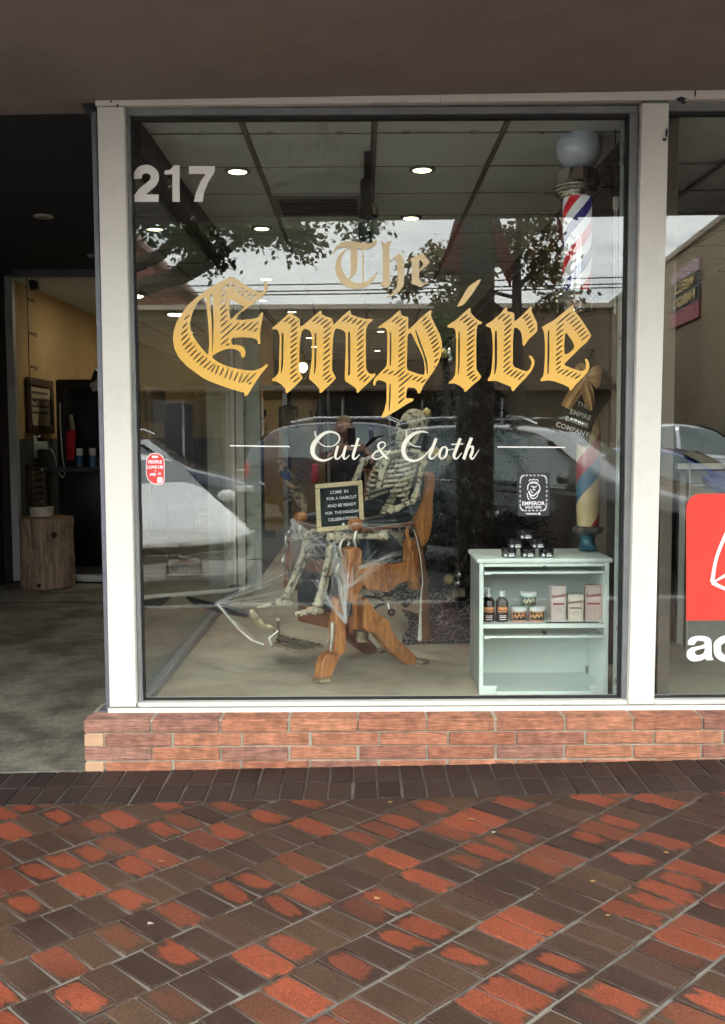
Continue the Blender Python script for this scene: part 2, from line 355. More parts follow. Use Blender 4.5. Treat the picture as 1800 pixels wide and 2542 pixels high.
def m_gold():
    # the vinyl is printed with a blend from pale sand at the top to full gold lower down
    m, n, l, b = nodes('gold_vinyl'); ge = n.new('ShaderNodeNewGeometry'); sx = n.new('ShaderNodeSeparateXYZ'); l.new(ge.outputs['Position'], sx.inputs[0])
    mr = n.new('ShaderNodeMapRange'); mr.inputs['From Min'].default_value = 2.23; mr.inputs['From Max'].default_value = 1.88; l.new(sx.outputs[2], mr.inputs['Value'])
    mx = n.new('ShaderNodeMix'); mx.data_type = 'RGBA'; mx.inputs['A'].default_value = (.80, .64, .37, 1); mx.inputs['B'].default_value = (.88, .53, .1, 1); l.new(mr.outputs[0], mx.inputs['Factor']); l.new(mx.outputs['Result'], b.inputs['Base Color']); setp(b, Roughness=.5); return m
M_GOLD = m_gold()
M_GOLDP = mat('pale_gold_vinyl', (.80, .65, .39), .5, var=.03)
M_WVIN = mat('white_vinyl', (.86, .86, .82), .5, var=.03)
M_CREAM = mat('cream_vinyl', (.74, .73, .64), .5, var=.03)

# ================================================================== ground, road, pavement
SL = .0145
def zs(x): return SL * max(-2.6, min(2.6, x))
g = MB(); g.box((-300, -300, -.5), (300, 300, -.17)); struct(g, 'ground', M_ASPH)
# sidewalk bed (the grout between the pavers), rising to the right
def sheet(x0, x1, y0, y1, dz, th=.1, xs=(-2.6, 0, 2.6), zf=None):
    b = MB(); X = [x0] + [x for x in xs if x0 < x < x1] + [x1]
    top = [(x, y, (zf(x, y) if zf else zs(x)) + dz) for x in X for y in (y0, y1)]
    bot = [(x, y, -.16) for x in X for y in (y0, y1)]; n = len(X); o = len(top)
    fs = []
    for i in range(n-1):
        a = 2*i; fs += [(a, a+2, a+3, a+1), (o+a, o+a+1, o+a+3, o+a+2), (a, o+a, o+a+2, a+2), (a+1, a+3, o+a+3, o+a+1)]
    fs += [(0, 1, o+1, o), (2*n-2, o+2*n-2, o+2*n-1, 2*n-1)]
    return b.add(top + bot, fs)
side = struct(sheet(-9, 9, -4.1, .3, -.006), 'sidewalk', M_MORT)
kerb = struct(sheet(-9, 9, -4.27, -4.1, .002), 'kerb', M_KERB, bevel=.02)
def entry_z(x, y): return zs(x) + .012 * max(0, min(5.3, y + .19))
struct(sheet(-3.6, -1.0, -.19, 5.6, .002, zf=entry_z, xs=(-2.6,)), 'entry_floor', M_CONC)
# lane line on the road
struct(mbox((-12, -16.1, -.169), (12, -15.98, -.164)), 'lane_marking', mat('road_paint', (.6, .6, .56), .7))

def paver_mesh(name, w, h, mt, ch=.004, th=.02):
    a, c = w/2, h/2; b = MB()
    vs = [(-a,-c,-th),(a,-c,-th),(a,c,-th),(-a,c,-th),(-a,-c,-ch*.7),(a,-c,-ch*.7),(a,c,-ch*.7),(-a,c,-ch*.7),
          (-a+ch,-c+ch,0),(a-ch,-c+ch,0),(a-ch,c-ch,0),(-a+ch,c-ch,0)]
    fs = [(8,9,10,11)] + [(i, (i+1) % 4, (i+1) % 4+4, i+4) for i in range(4)] + [(i+4, (i+1) % 4+4, (i+1) % 4+8, i+8) for i in range(4)]
    b.add(vs, fs); b.uv = [((vs[i][0]+a)/w, (vs[i][1]+c)/h) for f in fs for i in f]
    me = b.mesh(name); me.materials.append(mt); return me
def proj(p):
    d = Vector(p) - CAM; z = d.dot(fwd)
    return (CX + F*d.dot(RT)/z, CY - F*d.dot(UP)/z) if z > .2 else (9e9, 9e9)
def in_view(x, y, m=40):
    p = proj((x, y, zs(x))); return -m < p[0] < 1800+m and p[1] < 2542+m
def jitter(me, s):
    n = len(me.vertices)//3; rj = random.Random(s)
    for i in range(n):
        dx, dy = rj.gauss(0, .0013), rj.gauss(0, .0013)
        for q in range(3): v = me.vertices[i+n*q].co; v.x += dx; v.y += dy; v.z -= abs(rj.gauss(0, .0008)) if q else 0
    return me
PMS = [jitter(paver_mesh('paver', .194, .0935, M_PAV, ch=.0045), 40+i) for i in range(10)]
rest = MB()
dv, nv = Vector((.7071, .7071)), Vector((-.7071, .7071))
def clip_poly(poly, ymax):
    out = []
    for i, p in enumerate(poly):
        q = poly[(i+1) % len(poly)]
        if p[1] <= ymax: out.append(p)
        if (p[1] <= ymax) != (q[1] <= ymax):
            t = (ymax-p[1])/(q[1]-p[1]); out.append((p[0]+(q[0]-p[0])*t, ymax))
    return out
npav = 0
cand = []
for k in range(-44, 44):
    n0 = -1.209 + .206*k
    for j in range(-75, 75):
        s0 = -1.362 + .1005*j + (.05 if k % 2 else 0)
        c = dv*(s0+.05) + nv*(n0+.103)
        if abs(c.x) < 4.4 and -4.1 < c.y < -.45: cand.append((c, s0, n0))
for c, s0, n0 in cand:
    poly = [tuple(c + nv*a*.097 + dv*b*.0468) for a, b in ((-1,-1),(1,-1),(1,1),(-1,1))]
    mx_y = max(p[1] for p in poly)
    vis = in_view(c.x, c.y, 30)
    if mx_y <= -.603 and vis and npav < 330:
        o = bpy.data.objects.new('paver', random.choice(PMS)); COL.objects.link(o); o.parent = side
        rz = atan2(-nv.y, -nv.x) + (pi if random.random() < .5 else 0) + random.gauss(0, .006)
        o.location = (c.x, c.y, zs(c.x) + random.gauss(0, .0006)); o.rotation_euler = (random.gauss(0, .004), -SL + random.gauss(0, .004), rz)
        npav += 1
        continue
    q = clip_poly(poly, -.603)
    if len(q) < 3: continue
    ar = abs(sum(q[i][0]*q[(i+1) % len(q)][1]-q[(i+1) % len(q)][0]*q[i][1] for i in range(len(q))))/2
    if ar < .0006: continue
    mbk = MB() if vis else rest
    cc = (sum(p[0] for p in q)/len(q), sum(p[1] for p in q)/len(q)); n = len(q)
    def uvof(p): d = Vector(p)-c; return (d.dot(nv)/.194+.5, d.dot(dv)/.0936+.5)
    inn = [(p[0]+(cc[0]-p[0])*.05, p[1]+(cc[1]-p[1])*.05) for p in q]
    vs = [(p[0], p[1], zs(p[0])-.004) for p in q] + [(p[0], p[1], zs(p[0])) for p in inn]
    if sum(q[i][0]*q[(i+1) % n][1]-q[(i+1) % n][0]*q[i][1] for i in range(n)) < 0: idx = list(range(n))[::-1]
    else: idx = list(range(n))
    fs = [tuple(n+i for i in idx)] + [(idx[i], idx[(i+1) % n], n+idx[(i+1) % n], n+idx[i]) for i in range(n)]
    pl = q + inn
    mbk.add(vs, fs, [uvof(pl[i]) for f in fs for i in f])
    if vis: mbk.build('cut_paver', M_PAV, side)
ro = rest.build('paver_field', M_PAV, side, kind='stuff')
BMS = [jitter(paver_mesh('border_paver', .0925, .194, M_BOR), 70+i) for i in range(8)]
for r, yc in ((0, -.298), (1, -.5005)):
    for j in range(-40, 47):
        x = -.4 + .1013*j + random.gauss(0, .001)
        if abs(x) > 4.35: continue
        o = bpy.data.objects.new('border_paver', random.choice(BMS)); COL.objects.link(o); o.parent = side
        o.location = (x, yc, zs(x)+.001+random.gauss(0, .0006)); o.rotation_euler = (random.gauss(0, .004), -SL+random.gauss(0, .004), (pi if random.random() < .5 else 0)+random.gauss(0, .004))

# dry leaves and grit on the pavement
M_LEAF = mat('dry_leaf', (.3, .17, .07), .8, var=.4)
SCR = ['tiny dry leaf close to the dark border pavers at mid width', 'tiny dry leaf on the pavers below the middle of the window', 'white paper scrap on the pavers below the cabinet', 'dry leaf beside the white scrap near the border pavers', 'tiny leaf on the right of the brick paving', 'small white paper scrap on the left of the brick paving',
 'tiny leaf on the right below the border pavers', 'brown leaf on the concrete passage floor nearest the post', 'small leaf beside the brown leaf on the passage floor', 'leaf at the left edge of the passage floor', 'leaf on the passage floor closest to the pavers', 'pale leaf by the dark wall at the log stump', 'tiny leaf on the left part of the brick paving', 'tiny leaf at the far right of the brick paving']
for i, (x, y, r) in enumerate(((970, 1992, .012), (935, 2232, .014), (1225, 2068, .011), (1170, 2034, .018), (1508, 2274, .01), (372, 2294, .012), (1470, 2190, .012), (95, 1600, .02), (85, 1606, .014), (35, 1592, .012), (90, 1672, .014), (30, 1462, .03), (400, 2140, .012), (1655, 2118, .012))):
    p = PZ(x, y, 0); z = (entry_z(p.x, p.y)+.003 if (p.y > -.19) else zs(p.x)+.001)
    p = PZ(x, y, z); b = MB(); a0 = random.random()*6
    ring = [(p.x+cos(a0+a)*r*(1 if a % 2 else .5), p.y+sin(a0+a)*r*.6, z+.002+.004*random.random()) for a in range(6)]
    b.prism(ring, [(q[0], q[1], q[2]-.001) for q in ring])
    solo(b, 'fallen_leaf' if i not in (2, 5) else 'paper_scrap', M_LEAF if i not in (5, 2) else M_MORT2, SCR[i], 'leaf' if i not in (2, 5) else 'litter', 'scraps on the ground', loc=p)

# ================================================================== brick plinth under the window
pl = thing('brick_plinth', 'low wall of striated orange bricks under the shop window', 'brick wall', (-1.24, -.19, -.03))
mbox((-1.238, -.18, -.1), (3.2, .2, .2)).build('mortar_core', M_MORT2, pl)
def brick(x0, x1, z0, z1, mt=M_BRK):
    j = lambda: random.gauss(0, .0014)
    b = MB(); b.box((x0+j(), -.19+random.gauss(0, .0012), z0+j()*.6), (x1+j(), -.06, z1+j()*.6)); return b.build('brick', mt, pl, bevel=.0035)
M_BRKP = mat('pale_cut_brick', (.5, .31, .19), .9, bump=.5, bscale=60)
CO = [(.1545, .212), (.0915, .1475), (.0275, .084), (-.0365, .0195)]
for ci, (z0, z1) in enumerate(CO):
    if ci % 2 == 0:
        x = -1.2465
        while x < 3.1: brick(x, x+.2955, z0, z1); x += .3068
    else:
        brick(-1.2465, -1.163, z0, z1, M_BRKP); x = -1.154
        while x < 3.1: brick(x, x+.2955, z0, z1); x += .3068
b = MB(); b.box((-1.244, -.186, .2), (3.1, .1, .2085)); b.build('ledge_mortar', M_MORT2, pl, bevel=.003)

# ================================================================== the building: canopy, walls
def sz(x): return 2.952 + .0113*x
bd = thing('shop_building', 'low shop building with a deep brown canopy over the pavement', 'building', (0, 0, 0))
b = MB(); X = (-9, 9)
front = [(x, -2.52, sz(x)) for x in X] + [(x, -2.52, sz(x)+.42) for x in X[::-1]]
back = [(x, .12, sz(x)) for x in X] + [(x, .12, sz(x)+.42) for x in X[::-1]]
b.prism(front, back); b.build('canopy', M_SOFF, bd)
M_FASC = mat('upper_wall_stucco', (.42, .36, .29), .9, bump=.2)
mbox((-9, .13, 3.2), (9, .4, 5.6)).build('unseen_upper_wall', M_FASC, bd)  # out of view, put in this tall to block sun and sky light
mbox((-9, .13, 5.6), (9, 15.5, 5.7)).build('roof', M_FASC, bd)
mbox((-3.75, -.02, -.2), (-3.55, 15.4, 3.2)).build('side_wall', M_DARKW, bd)
mbox((-9, -.05, -.2), (-3.76, .2, 3.1)).build('front_wall', M_DARKW, bd)
mbox((-3.55, .125, 3.09), (-1.12, 5.32, 3.15)).build('entry_ceiling', mat('dark_entry_ceiling', (.03, .033, .04), .9), bd)
mbox((3.2, -.05, -.2), (9, .2, 3.0)).build('front_wall', M_DARKW, bd)
M_INL = mat('added_lamp_glow', (1, .9, .7), .5, emit=(1, .84, .58), estr=14.)
# shop interior shell (inside faces)
M_TAN = m_stain('tan_wall_paint', (.46, .33, .16), (.40, .28, .13), 1.2, rough=.8, bump=.05, amp=.08)
M_BLUEW = mat('blue_grey_wall_paint', (.05, .065, .07), .8, var=.1)
M_TANL = m_stain('taupe_wall_paint', (.135, .112, .09), (.115, .095, .075), 1.2, rough=.85, bump=.05, amp=.08)
M_CEILT = m_stain('ceiling_tile_board', (.74, .82, .82), (.68, .76, .76), 2., rough=.95, bump=.5, fine=240, amp=.15)
struct(mbox((-1.1, .07, .0), (1.45, 3.75, .2)), 'floor', M_FLOOR)
struct(mbox((-1.0, 3.76, -.02), (3.4, 15.3, .08)), 'shop_floor', M_FLOOR); struct(mbox((-3.5, 5.4, -.02), (-1.001, 15.3, .08)), 'inner_floor', mat('dark_inner_floor', (.05, .047, .042), .6))
struct(mbox((1.46, .1, .0), (3.3, 3.75, .19)), 'neighbour_floor', M_FLOOR)
struct(mbox((-3.5, 15.3, 0), (3.4, 15.4, 3.3)), 'wall_back', M_TANL)
struct(mbox((3.3, .1, 0), (3.4, 15.3, 3.3)), 'wall_right', M_TANL)
# partition to the neighbour, only a short return by the window, then a taupe wall
prt = struct(mbox((1.385, .08, .2), (1.44, 15.2, 2.9)), 'wall_partition', M_TANL)
# interior side wall beyond the entrance door (tan over blue grey)
struct(mbox((-3.54, 5.5, 1.45), (-3.44, 9.2, 3.3)), 'wall_left_upper', M_TAN)
struct(mbox((-3.54, 5.5, 0), (-3.435, 9.2, 1.445)), 'wall_left_lower', M_BLUEW)
struct(mbox((-3.44, 9.2, 1.45), (-1.2, 9.3, 3.3)), 'wall_end_upper', M_TAN)
struct(mbox((-3.44, 9.2, 0), (-1.2, 9.305, 1.445)), 'wall_end_lower', M_BLUEW)

# ceiling: grid with its tiles
CZ = 2.905
ceil = struct(mbox((-1.12, .06, CZ+.02), (1.385, 15.3, CZ+.3)), 'ceiling', M_DKFR)
struct(mbox((-3.5, 5.36, CZ+.12), (-1.13, 9.4, CZ+.3)), 'ceiling_inner', M_CEILT)
struct(mbox((-3.5, 9.4, CZ+.05), (-1.13, 15.3, CZ+.3)), 'ceiling_rear', M_CEILT)
struct(mbox((1.445, .06, CZ+.02), (3.3, 15.3, CZ+.3)), 'neighbour_ceiling', M_CEILT)
gx = [-1.775+.6135*i for i in range(6)]; gy = [-.255+.6*i for i in range(26)]
M_TEE = mat('ceiling_grid_metal', (.2, .205, .2), .5)
TM = {}
for i in range(5):
    for j in range(25):
        x0, x1 = max(gx[i], -1.1)+.014, min(gx[i+1], 1.38)-.014; y0, y1 = max(gy[j], .08)+.006, gy[j+1]-.006
        if x1-x0 < .05 or y1-y0 < .05: continue
        key = (round(x1-x0, 3), round(y1-y0, 3))
        if key not in TM:
            TM[key] = mbox((-key[0]/2, -key[1]/2, 0), (key[0]/2, key[1]/2, .018)).mesh('ceiling_tile', bevel=.003); TM[key].materials.append(M_CEILT)
        o = bpy.data.objects.new('ceiling_tile', TM[key]); COL.objects.link(o); o.parent = ceil
        o.location = ((x0+x1)/2, (y0+y1)/2, CZ+.004+random.gauss(0, .001)); o.rotation_euler = (random.gauss(0, .002), random.gauss(0, .002), 0)
for x in gx[1:5]: mbox((x-.0125, .08, CZ), (x+.0125, 15.2, CZ+.03)).build('grid_tee', M_TEE, ceil)
for y in gy[1:]: mbox((-1.1, y-.004, CZ+.002), (1.38, y+.004, CZ+.028)).build('grid_tee', M_TEE, ceil)
vent = thing('ceiling_vent', 'dark square air vent in the ceiling beside the track lights', 'vent', (-.25, 1.87, CZ))
mbox((-.545, 1.585, CZ-.008), (.03, 2.13, CZ+.004)).build('frame', M_DKFR, vent)
for k in range(5): mbox((-.5, 1.64+.09*k, CZ-.014), (-.02, 1.7+.09*k, CZ-.006)).build('louvre', M_BLACK, vent)

for (x, y, lb) in ((-2.5, 6.5, 'added unseen ceiling light above the tan wall inside the entrance'), (-2.3, 8.2, 'second added unseen ceiling light further inside the entrance room')):  # ceiling lamps out of view, added to brighten the tan wall
    t = thing('added_ceiling_light', lb, 'ceiling light', (x, y, CZ+.12), 0, 'added lights of the entrance room')
    MB().lathe([(.16, 0), (.16, -.03), (.14, -.035)], (x, y, CZ+.12), 24).build('trim_ring', M_DKFR, t, smooth=True); MB().lathe([(.138, -.032), (.1, -.045)], (x, y, CZ+.12), 24).build('lamp', M_INL, t, smooth=True)

for x in (1.95, 2.56, 3.17): struct(mbox((x-.0125, .3, CZ+.008), (x+.0125, 15.2, CZ+.019)), 'neighbour_grid', M_TEE)
for k in range(9): struct(mbox((1.45, .95+.6*k, CZ+.01), (3.3, .962+.6*k, CZ+.0195)), 'neighbour_grid', M_TEE)
# slab joint across the passage floor
pj = PZ(100, 1492, .03); struct(mbox((-3.55, pj.y-.006, entry_z(-2.6, pj.y)-.01), (-1.12, pj.y+.006, entry_z(-2.6, pj.y)+.004)), 'entry_joint', M_DARKW)
# ================================================================== shop window: frame, glass
YF = -.06
M_ALU0 = mat('screw_metal', (.4, .4, .4), .4, .8)
win = thing('shop_window', 'large white framed shop window with gold lettering above the brick wall', 'shop window', (0, 0, .206))
def lean(x0t, x1t, x0b, x1b, zt, zb, y0, y1):
    b = MB(); fr = [(x0b, y0, zb), (x1b, y0, zb), (x1t, y0, zt), (x0t, y0, zt)]
    b.prism(fr, [(p[0], y1, p[2]) for p in fr]); return b
lean(-1.153, -1.033, -1.163, -1.040, 2.912, .236, YF, .1).build('left_post', M_WHITE, win, bevel=.003)
lean(1.233, 1.352, 1.212, 1.331, 2.916, .236, YF, .1).build('mullion', M_WHITE, win, bevel=.003)
b = MB(); hz = lambda x: 2.912 + .006*(x+1.1)
fr = [(-1.16, YF-.004, hz(-1.16)+.001), (3.2, YF-.004, hz(3.2)+.001), (3.2, YF-.004, sz(3.2)-.002), (-1.16, YF-.004, sz(-1.16)-.002)]
b.prism(fr, [(p[0], .1, p[2]) for p in fr]); b.build('header', M_WHITE, win, bevel=.002)
mbox((-1.168, YF-.012, .2088), (3.2, .1, .234)).build('sill', M_WHITE, win, bevel=.003)
mbox((-1.037, YF+.008, .2345), (1.211, .06, .252)).build('bottom_rail', M_WHITE, win, bevel=.003)
# glazing stops and black gaskets
for nm, a, c in (('glazing_stop', (-1.035, -.03, 2.882), (1.22, .03, 2.911)), ('glazing_stop', (-1.036, -.028, .2525), (-1.018, .03, 2.881)), ('glazing_stop', (1.19, -.028, .2525), (1.225, .03, 2.881))):
    mbox(a, c).build(nm, M_DKFR, win)
mbox((-1.018, -.012, 2.868), (1.19, .03, 2.8815)).build('gasket', M_BLACK, win)
mbox((-1.018, -.012, .2525), (1.19, .02, .2595)).build('gasket', M_BLACK, win)
mbox((-1.018, -.012, .26), (-1.011, .02, 2.867)).build('gasket', M_BLACK, win)
mbox((1.178, -.012, .26), (1.1895, .02, 2.867)).build('gasket', M_BLACK, win)
pane = mbox((-1.012, 0, .258), (1.18, .006, 2.869)).build('glass_pane', M_GLASS, win)
# dark metal flange and bracket on the left of the post
mbox((-1.188, -.03, .2), (-1.165, .05, 2.9)).build('side_flange', M_GREY, win, bevel=.003)
b = MB(); fr = [(-1.235, -.02, 2.94), (-1.165, -.02, 2.94), (-1.165, -.02, 2.84), (-1.18, -.02, 2.84)]
b.prism(fr, [(p[0], .04, p[2]) for p in fr]); b.build('corner_bracket', M_BLACK, win)
mbox((-1.22, -.05, .206), (-1.168, .06, .214)).build('floor_bracket', M_GREY, win)
# peeling paint and dirt on the header and mullion
for x, y, w_, h_ in ((1690, 246, 26, 10), (1697, 253, 14, 8), (1726, 232, 4, 22), (1655, 330, 5, 30), (1650, 345, 14, 3), (292, 262, 5, 10), (276, 252, 6, 6), (1650, 346, 6, 8)):
    p = P(x, y, YF-.004); s_ = 1/545
    ring = [(p.x+dx*w_*s_/2*random.uniform(.6, 1.2), YF-.005-.0004*(y > 290), p.z+dz*h_*s_/2*random.uniform(.6, 1.2)) for dx, dz in ((-1, -.4), (-.2, -1), (.7, -.6), (1, .3), (.2, 1), (-.7, .5))]
    MB().prism(ring, [(q[0], YF+.003, q[2]) for q in ring]).build('paint_chip', M_BLACK, win)

# seams between the frame members, screws along the sill
M_SEAM = mat('frame_seam', (.16, .155, .14), .8)
for a, c in (((-1.155, YF-.0008, 2.9095), (-1.034, YF+.01, 2.9118)), ((1.233, YF-.0008, 2.9125), (1.352, YF+.01, 2.9158)), ((-1.04, YF-.001, .2348), (-1.0385, YF+.01, .2518)), ((-1.16, YF-.0125, .2342), (3.2, YF-.002, .2352)), ((.08, YF-.0128, .209), (.0815, YF-.01, .234)), ((.35, YF-.0048, 2.915), (.3515, YF, 2.955))):
    mbox(a, c).build('seam', M_SEAM, win)
for x in (-.95, -.4, .15, .7, 1.1): MB().lathe([(.0035, 0), (.0035, .0012), (.002, .0016)], (x, YF+.008, .2435), 8, (0, -1, 0)).build('screw', M_ALU0, win)
# neighbour window to the right, with its red sign
win2 = thing('neighbour_window', 'white framed window of the next shop with red sign on the glass', 'shop window', (2.2, 0, .206))
mbox((1.3315, YF+.008, .2345), (3.2, .06, .252)).build('bottom_rail', M_WHITE, win2, bevel=.003)
mbox((1.352, -.03, 2.89), (3.2, .03, 2.928)).build('glazing_stop', M_DKFR, win2)
mbox((1.354, -.012, 2.876), (3.2, .02, 2.8895)).build('gasket', M_BLACK, win2)
mbox((1.334, -.012, .2525), (3.2, .02, .2595)).build('gasket', M_BLACK, win2)
mbox((1.335, 0, .26), (3.2, .006, 2.877)).build('glass_pane', M_GLASS, win2)

# side window along the entry and the posts at its end
swin = thing('side_window', 'tall glass side of the display window along the entry passage', 'side window', (-1.06, 1.9, .2))
mbox((-1.062, .1, .25), (-1.054, 3.6, 2.76)).build('glass_pane', M_GLASS2, swin)
mbox((-1.1, .1, .2), (-1.015, 3.62, .25)).build('bottom_rail', M_DKFR, swin, bevel=.004)
mbox((-1.11, .1, 2.76), (-1.0, 3.62, 2.9)).build('head_beam', M_BLACK, swin)
mbox((-1.11, 3.62, .2), (-1.035, 3.7, 2.9)).build('end_post', M_WHITE, swin, bevel=.004)
mbox((-1.03, 3.64, .2), (-.965, 3.7, 2.9)).build('end_post', M_WHITE, swin, bevel=.004)
mbox((-.962, 3.7, .45), (-.835, 3.76, 2.9)).build('jamb_panel', mat('pale_green_paint', (.5, .56, .5), .5), swin, bevel=.004)
mbox((-.962, 3.7, .2), (-.84, 3.762, .445)).build('kick_panel', mat('pale_grey_paint', (.55, .58, .57), .5), swin, bevel=.004)

# entrance at the back of the passage
ent = thing('entrance', 'grey framed shop entrance at the end of the dark passage', 'entrance', (-2.3, 5.32, .06))
M_ALU = m_stain('worn_aluminium', (.42, .43, .44), (.34, .35, .37), 4., rough=.4, bump=.05, amp=.08)
mbox((-3.46, 5.3, .05), (-3.385, 5.38, 3.085)).build('door_post', M_ALU, ent, bevel=.004)
mbox((-3.46, 5.3, 3.02), (-1.12, 5.38, 3.0895)).build('door_head', M_GREY, ent, bevel=.004)
mbox((-3.384, 5.29, .04), (-1.12, 5.39, .1)).build('threshold', M_ALU, ent, bevel=.004)
mbox((-3.54, 5.3, .05), (-3.4605, 5.4, 3.085)).build('side_panel', M_DARKW, ent)

# ------------------------------------------------------------------ lettering on the glass
YL = -.0012
def zm(ox, oy, s, Y=YL):
    """zoomed-photo pixel -> spot on the glass"""
    return lambda c: (lambda p: Vector((p.x, Y - c[2], p.z)))(P(ox + c[0]/s, oy + c[1]/s, Y))
def soft(r, k=.16):
    out = []
    for i, p in enumerate(r):
        a, c = r[i-1], r[(i+1) % len(r)]
        out += [(p[0]+(a[0]-p[0])*k, p[1]+(a[1]-p[1])*k), (p[0]+(a[0]-p[0])*k*.25+(c[0]-p[0])*k*.25, p[1]+(a[1]-p[1])*k*.25+(c[1]-p[1])*k*.25), (p[0]+(c[0]-p[0])*k, p[1]+(c[1]-p[1])*k)]
    return out
def slit(x1, y1, x2, y2, w):
    L = sqrt((x2-x1)**2+(y2-y1)**2); tx, ty = (x2-x1)/L, (y2-y1)/L; nx, ny = -ty, tx; h = w/2
    pts = [(0, 0), (.08, .7), (.35, 1), (.7, .9), (.95, .55), (1, 0)]
    return [(x1+tx*L*t+nx*h*q, y1+ty*L*t+ny*h*q) for t, q in pts] + [(x1+tx*L*t-nx*h*q, y1+ty*L*t-ny*h*q) for t, q in pts[-2:0:-1]]
def pr(s): return [tuple(float(v) for v in q.split(',')) for q in s.split()]
def hat(s, w): return [slit(*[float(v) for v in q.split(',')], w) for q in s.split()]
E_OUT = pr('960,105 1010,120 1120,190 1230,265 1330,320 1400,350 1440,350 1475,300 1478,230 1455,160 1480,155 1510,190 1530,260 1520,310 1490,370 1420,440 1300,525 1200,600 1090,680 1030,770 1100,772 1200,772 1300,760 1380,735 1425,665 1445,655 1465,670 1440,790 1415,940 1410,1010 1415,1130 1400,1160 1380,1150 1365,1080 1300,1055 1150,1045 980,1055 960,1085 965,1130 985,1160 1080,1165 1140,1185 1175,1230 1188,1290 1170,1345 1145,1365 1125,1350 1110,1290 1060,1240 970,1220 870,1230 770,1270 690,1320 668,1345 680,1375 760,1430 870,1480 1040,1530 1200,1560 1310,1560 1400,1535 1460,1500 1515,1455 1535,1475 1510,1510 1430,1610 1300,1800 1215,1945 1180,1960 1165,1940 1160,1900 1030,1870 850,1810 660,1740 530,1680 400,1585 270,1490 150,1360 85,1230 58,1080 70,950 110,820 190,680 300,540 420,430 560,320 700,235 850,160')
E_H = [pr('555,430 570,445 580,560 600,760 615,960 622,1150 605,1305 585,1305 520,1230 440,1130 370,1020 330,910 322,830 350,700 400,580 460,480 510,440'),
       pr('640,365 665,365 680,480 685,640 688,850 685,1100 668,1280 662,1270 668,1060 660,800 640,560 635,450'),
       pr('940,450 960,455 1060,510 1165,575 1150,600 1080,650 1010,720 965,765 945,755 938,650 935,540')]
E_S = hat('310,625,380,558', 8) + hat('232,775,318,700 205,905,285,812 185,1010,282,912 185,1100,300,985 205,1170,325,1055 238,1240,362,1125 280,1290,400,1172 320,1345,440,1228 368,1395,492,1275 420,1440,540,1325 470,1480,598,1362 528,1525,655,1408 588,1558,700,1450 648,1592,722,1470 715,1625,775,1475 780,1648,850,1510 862,1680,920,1535 930,1705,985,1560 1005,1725,1070,1578 1078,1755,1145,1595 1120,1757,1245,1600 1185,1755,1355,1590 1232,1778,1275,1738', 25) + \
      hat('790,340,990,170 800,425,895,340 785,535,895,435 785,625,905,510 790,708,905,600 790,800,908,690 795,885,910,778 795,985,985,815 800,1080,1095,810 800,1165,925,1055 880,1175,938,1138 945,290,1045,200 995,340,1105,240 1055,372,1165,270 1112,412,1225,312 1175,448,1300,345 1238,475,1358,372 1042,938,1195,808 1135,940,1305,800 1232,945,1388,800 1312,958,1375,898', 25) + hat('1312,492,1410,400', 15)
M_OUT = pr('380,190 390,195 390,245 440,265 488,300 490,405 505,410 560,375 780,180 800,185 805,235 870,265 945,290 970,330 975,378 990,375 1090,270 1205,175 1220,180 1230,235 1310,270 1430,300 1545,300 1530,330 1470,380 1448,440 1440,560 1440,800 1445,1020 1470,1070 1510,1095 1585,1080 1570,1120 1480,1220 1380,1310 1325,1368 1308,1360 1310,1320 1270,1275 1135,1190 1140,1000 1150,740 1150,520 1135,480 1070,445 1010,440 990,470 970,560 958,740 955,1040 985,1100 1012,1150 960,1210 800,1365 775,1365 770,1310 720,1250 620,1160 630,1100 660,900 668,740 662,540 645,480 600,450 555,445 520,480 500,560 485,700 480,1040 505,1090 530,1145 500,1190 400,1290 310,1370 288,1372 285,1310 220,1240 150,1200 88,1190 90,1165 140,1130 180,1080 190,1000 195,740 200,560 185,480 150,445 100,450 85,435 160,375 300,250 365,195')
M_H = [pr('235,495 255,520 255,740 250,960 225,1085 215,1080 225,900 225,700 228,540'), pr('705,505 728,505 730,740 725,960 705,1095 693,1090 700,900 700,700'), pr('1185,490 1215,495 1218,740 1215,1090 1190,1125 1182,1110 1190,900 1182,700')]
M_S = hat('265,345,360,268 325,372,415,295 362,420,462,328 355,498,460,408 352,575,455,488 350,650,452,562 348,722,448,640 348,800,448,715 352,870,450,790 352,943,455,862 350,1018,455,932 345,1098,448,1012 345,1170,460,1080 390,1215,492,1135 670,340,768,258 728,368,828,285 788,385,890,308 828,435,945,330 828,510,938,418 828,588,940,490 825,658,920,572 832,725,920,648 828,810,932,722 820,895,928,805 822,975,930,885 820,1050,925,962 812,1130,920,1042 835,1185,938,1100 875,1220,965,1145 1100,335,1198,255 1170,350,1258,275 1232,370,1318,295 1300,388,1385,312 1325,455,1450,330 1305,540,1418,435 1308,610,1412,512 1310,688,1412,592 1310,760,1412,670 1308,850,1412,750 1310,915,1412,822 1318,995,1415,902 1315,1060,1415,970 1318,1135,1418,1040 1345,1185,1450,1095 1400,1212,1495,1122', 23)
P_OUT = pr('450,490 462,500 465,545 510,570 562,580 560,740 575,740 650,670 740,580 850,488 878,495 865,550 880,600 930,700 980,800 1010,900 1015,1000 1000,1100 960,1210 900,1310 820,1420 760,1510 720,1600 690,1605 680,1565 640,1530 560,1525 540,1560 530,1670 600,1670 638,1680 620,1710 540,1750 400,1840 240,1930 205,1930 205,1905 240,1830 270,1700 270,1480 250,1450 190,1430 145,1430 125,1460 115,1500 95,1500 88,1460 110,1400 160,1350 220,1290 265,1240 275,1180 280,900 275,770 250,730 210,720 165,735 155,715 230,660 330,590 430,495')
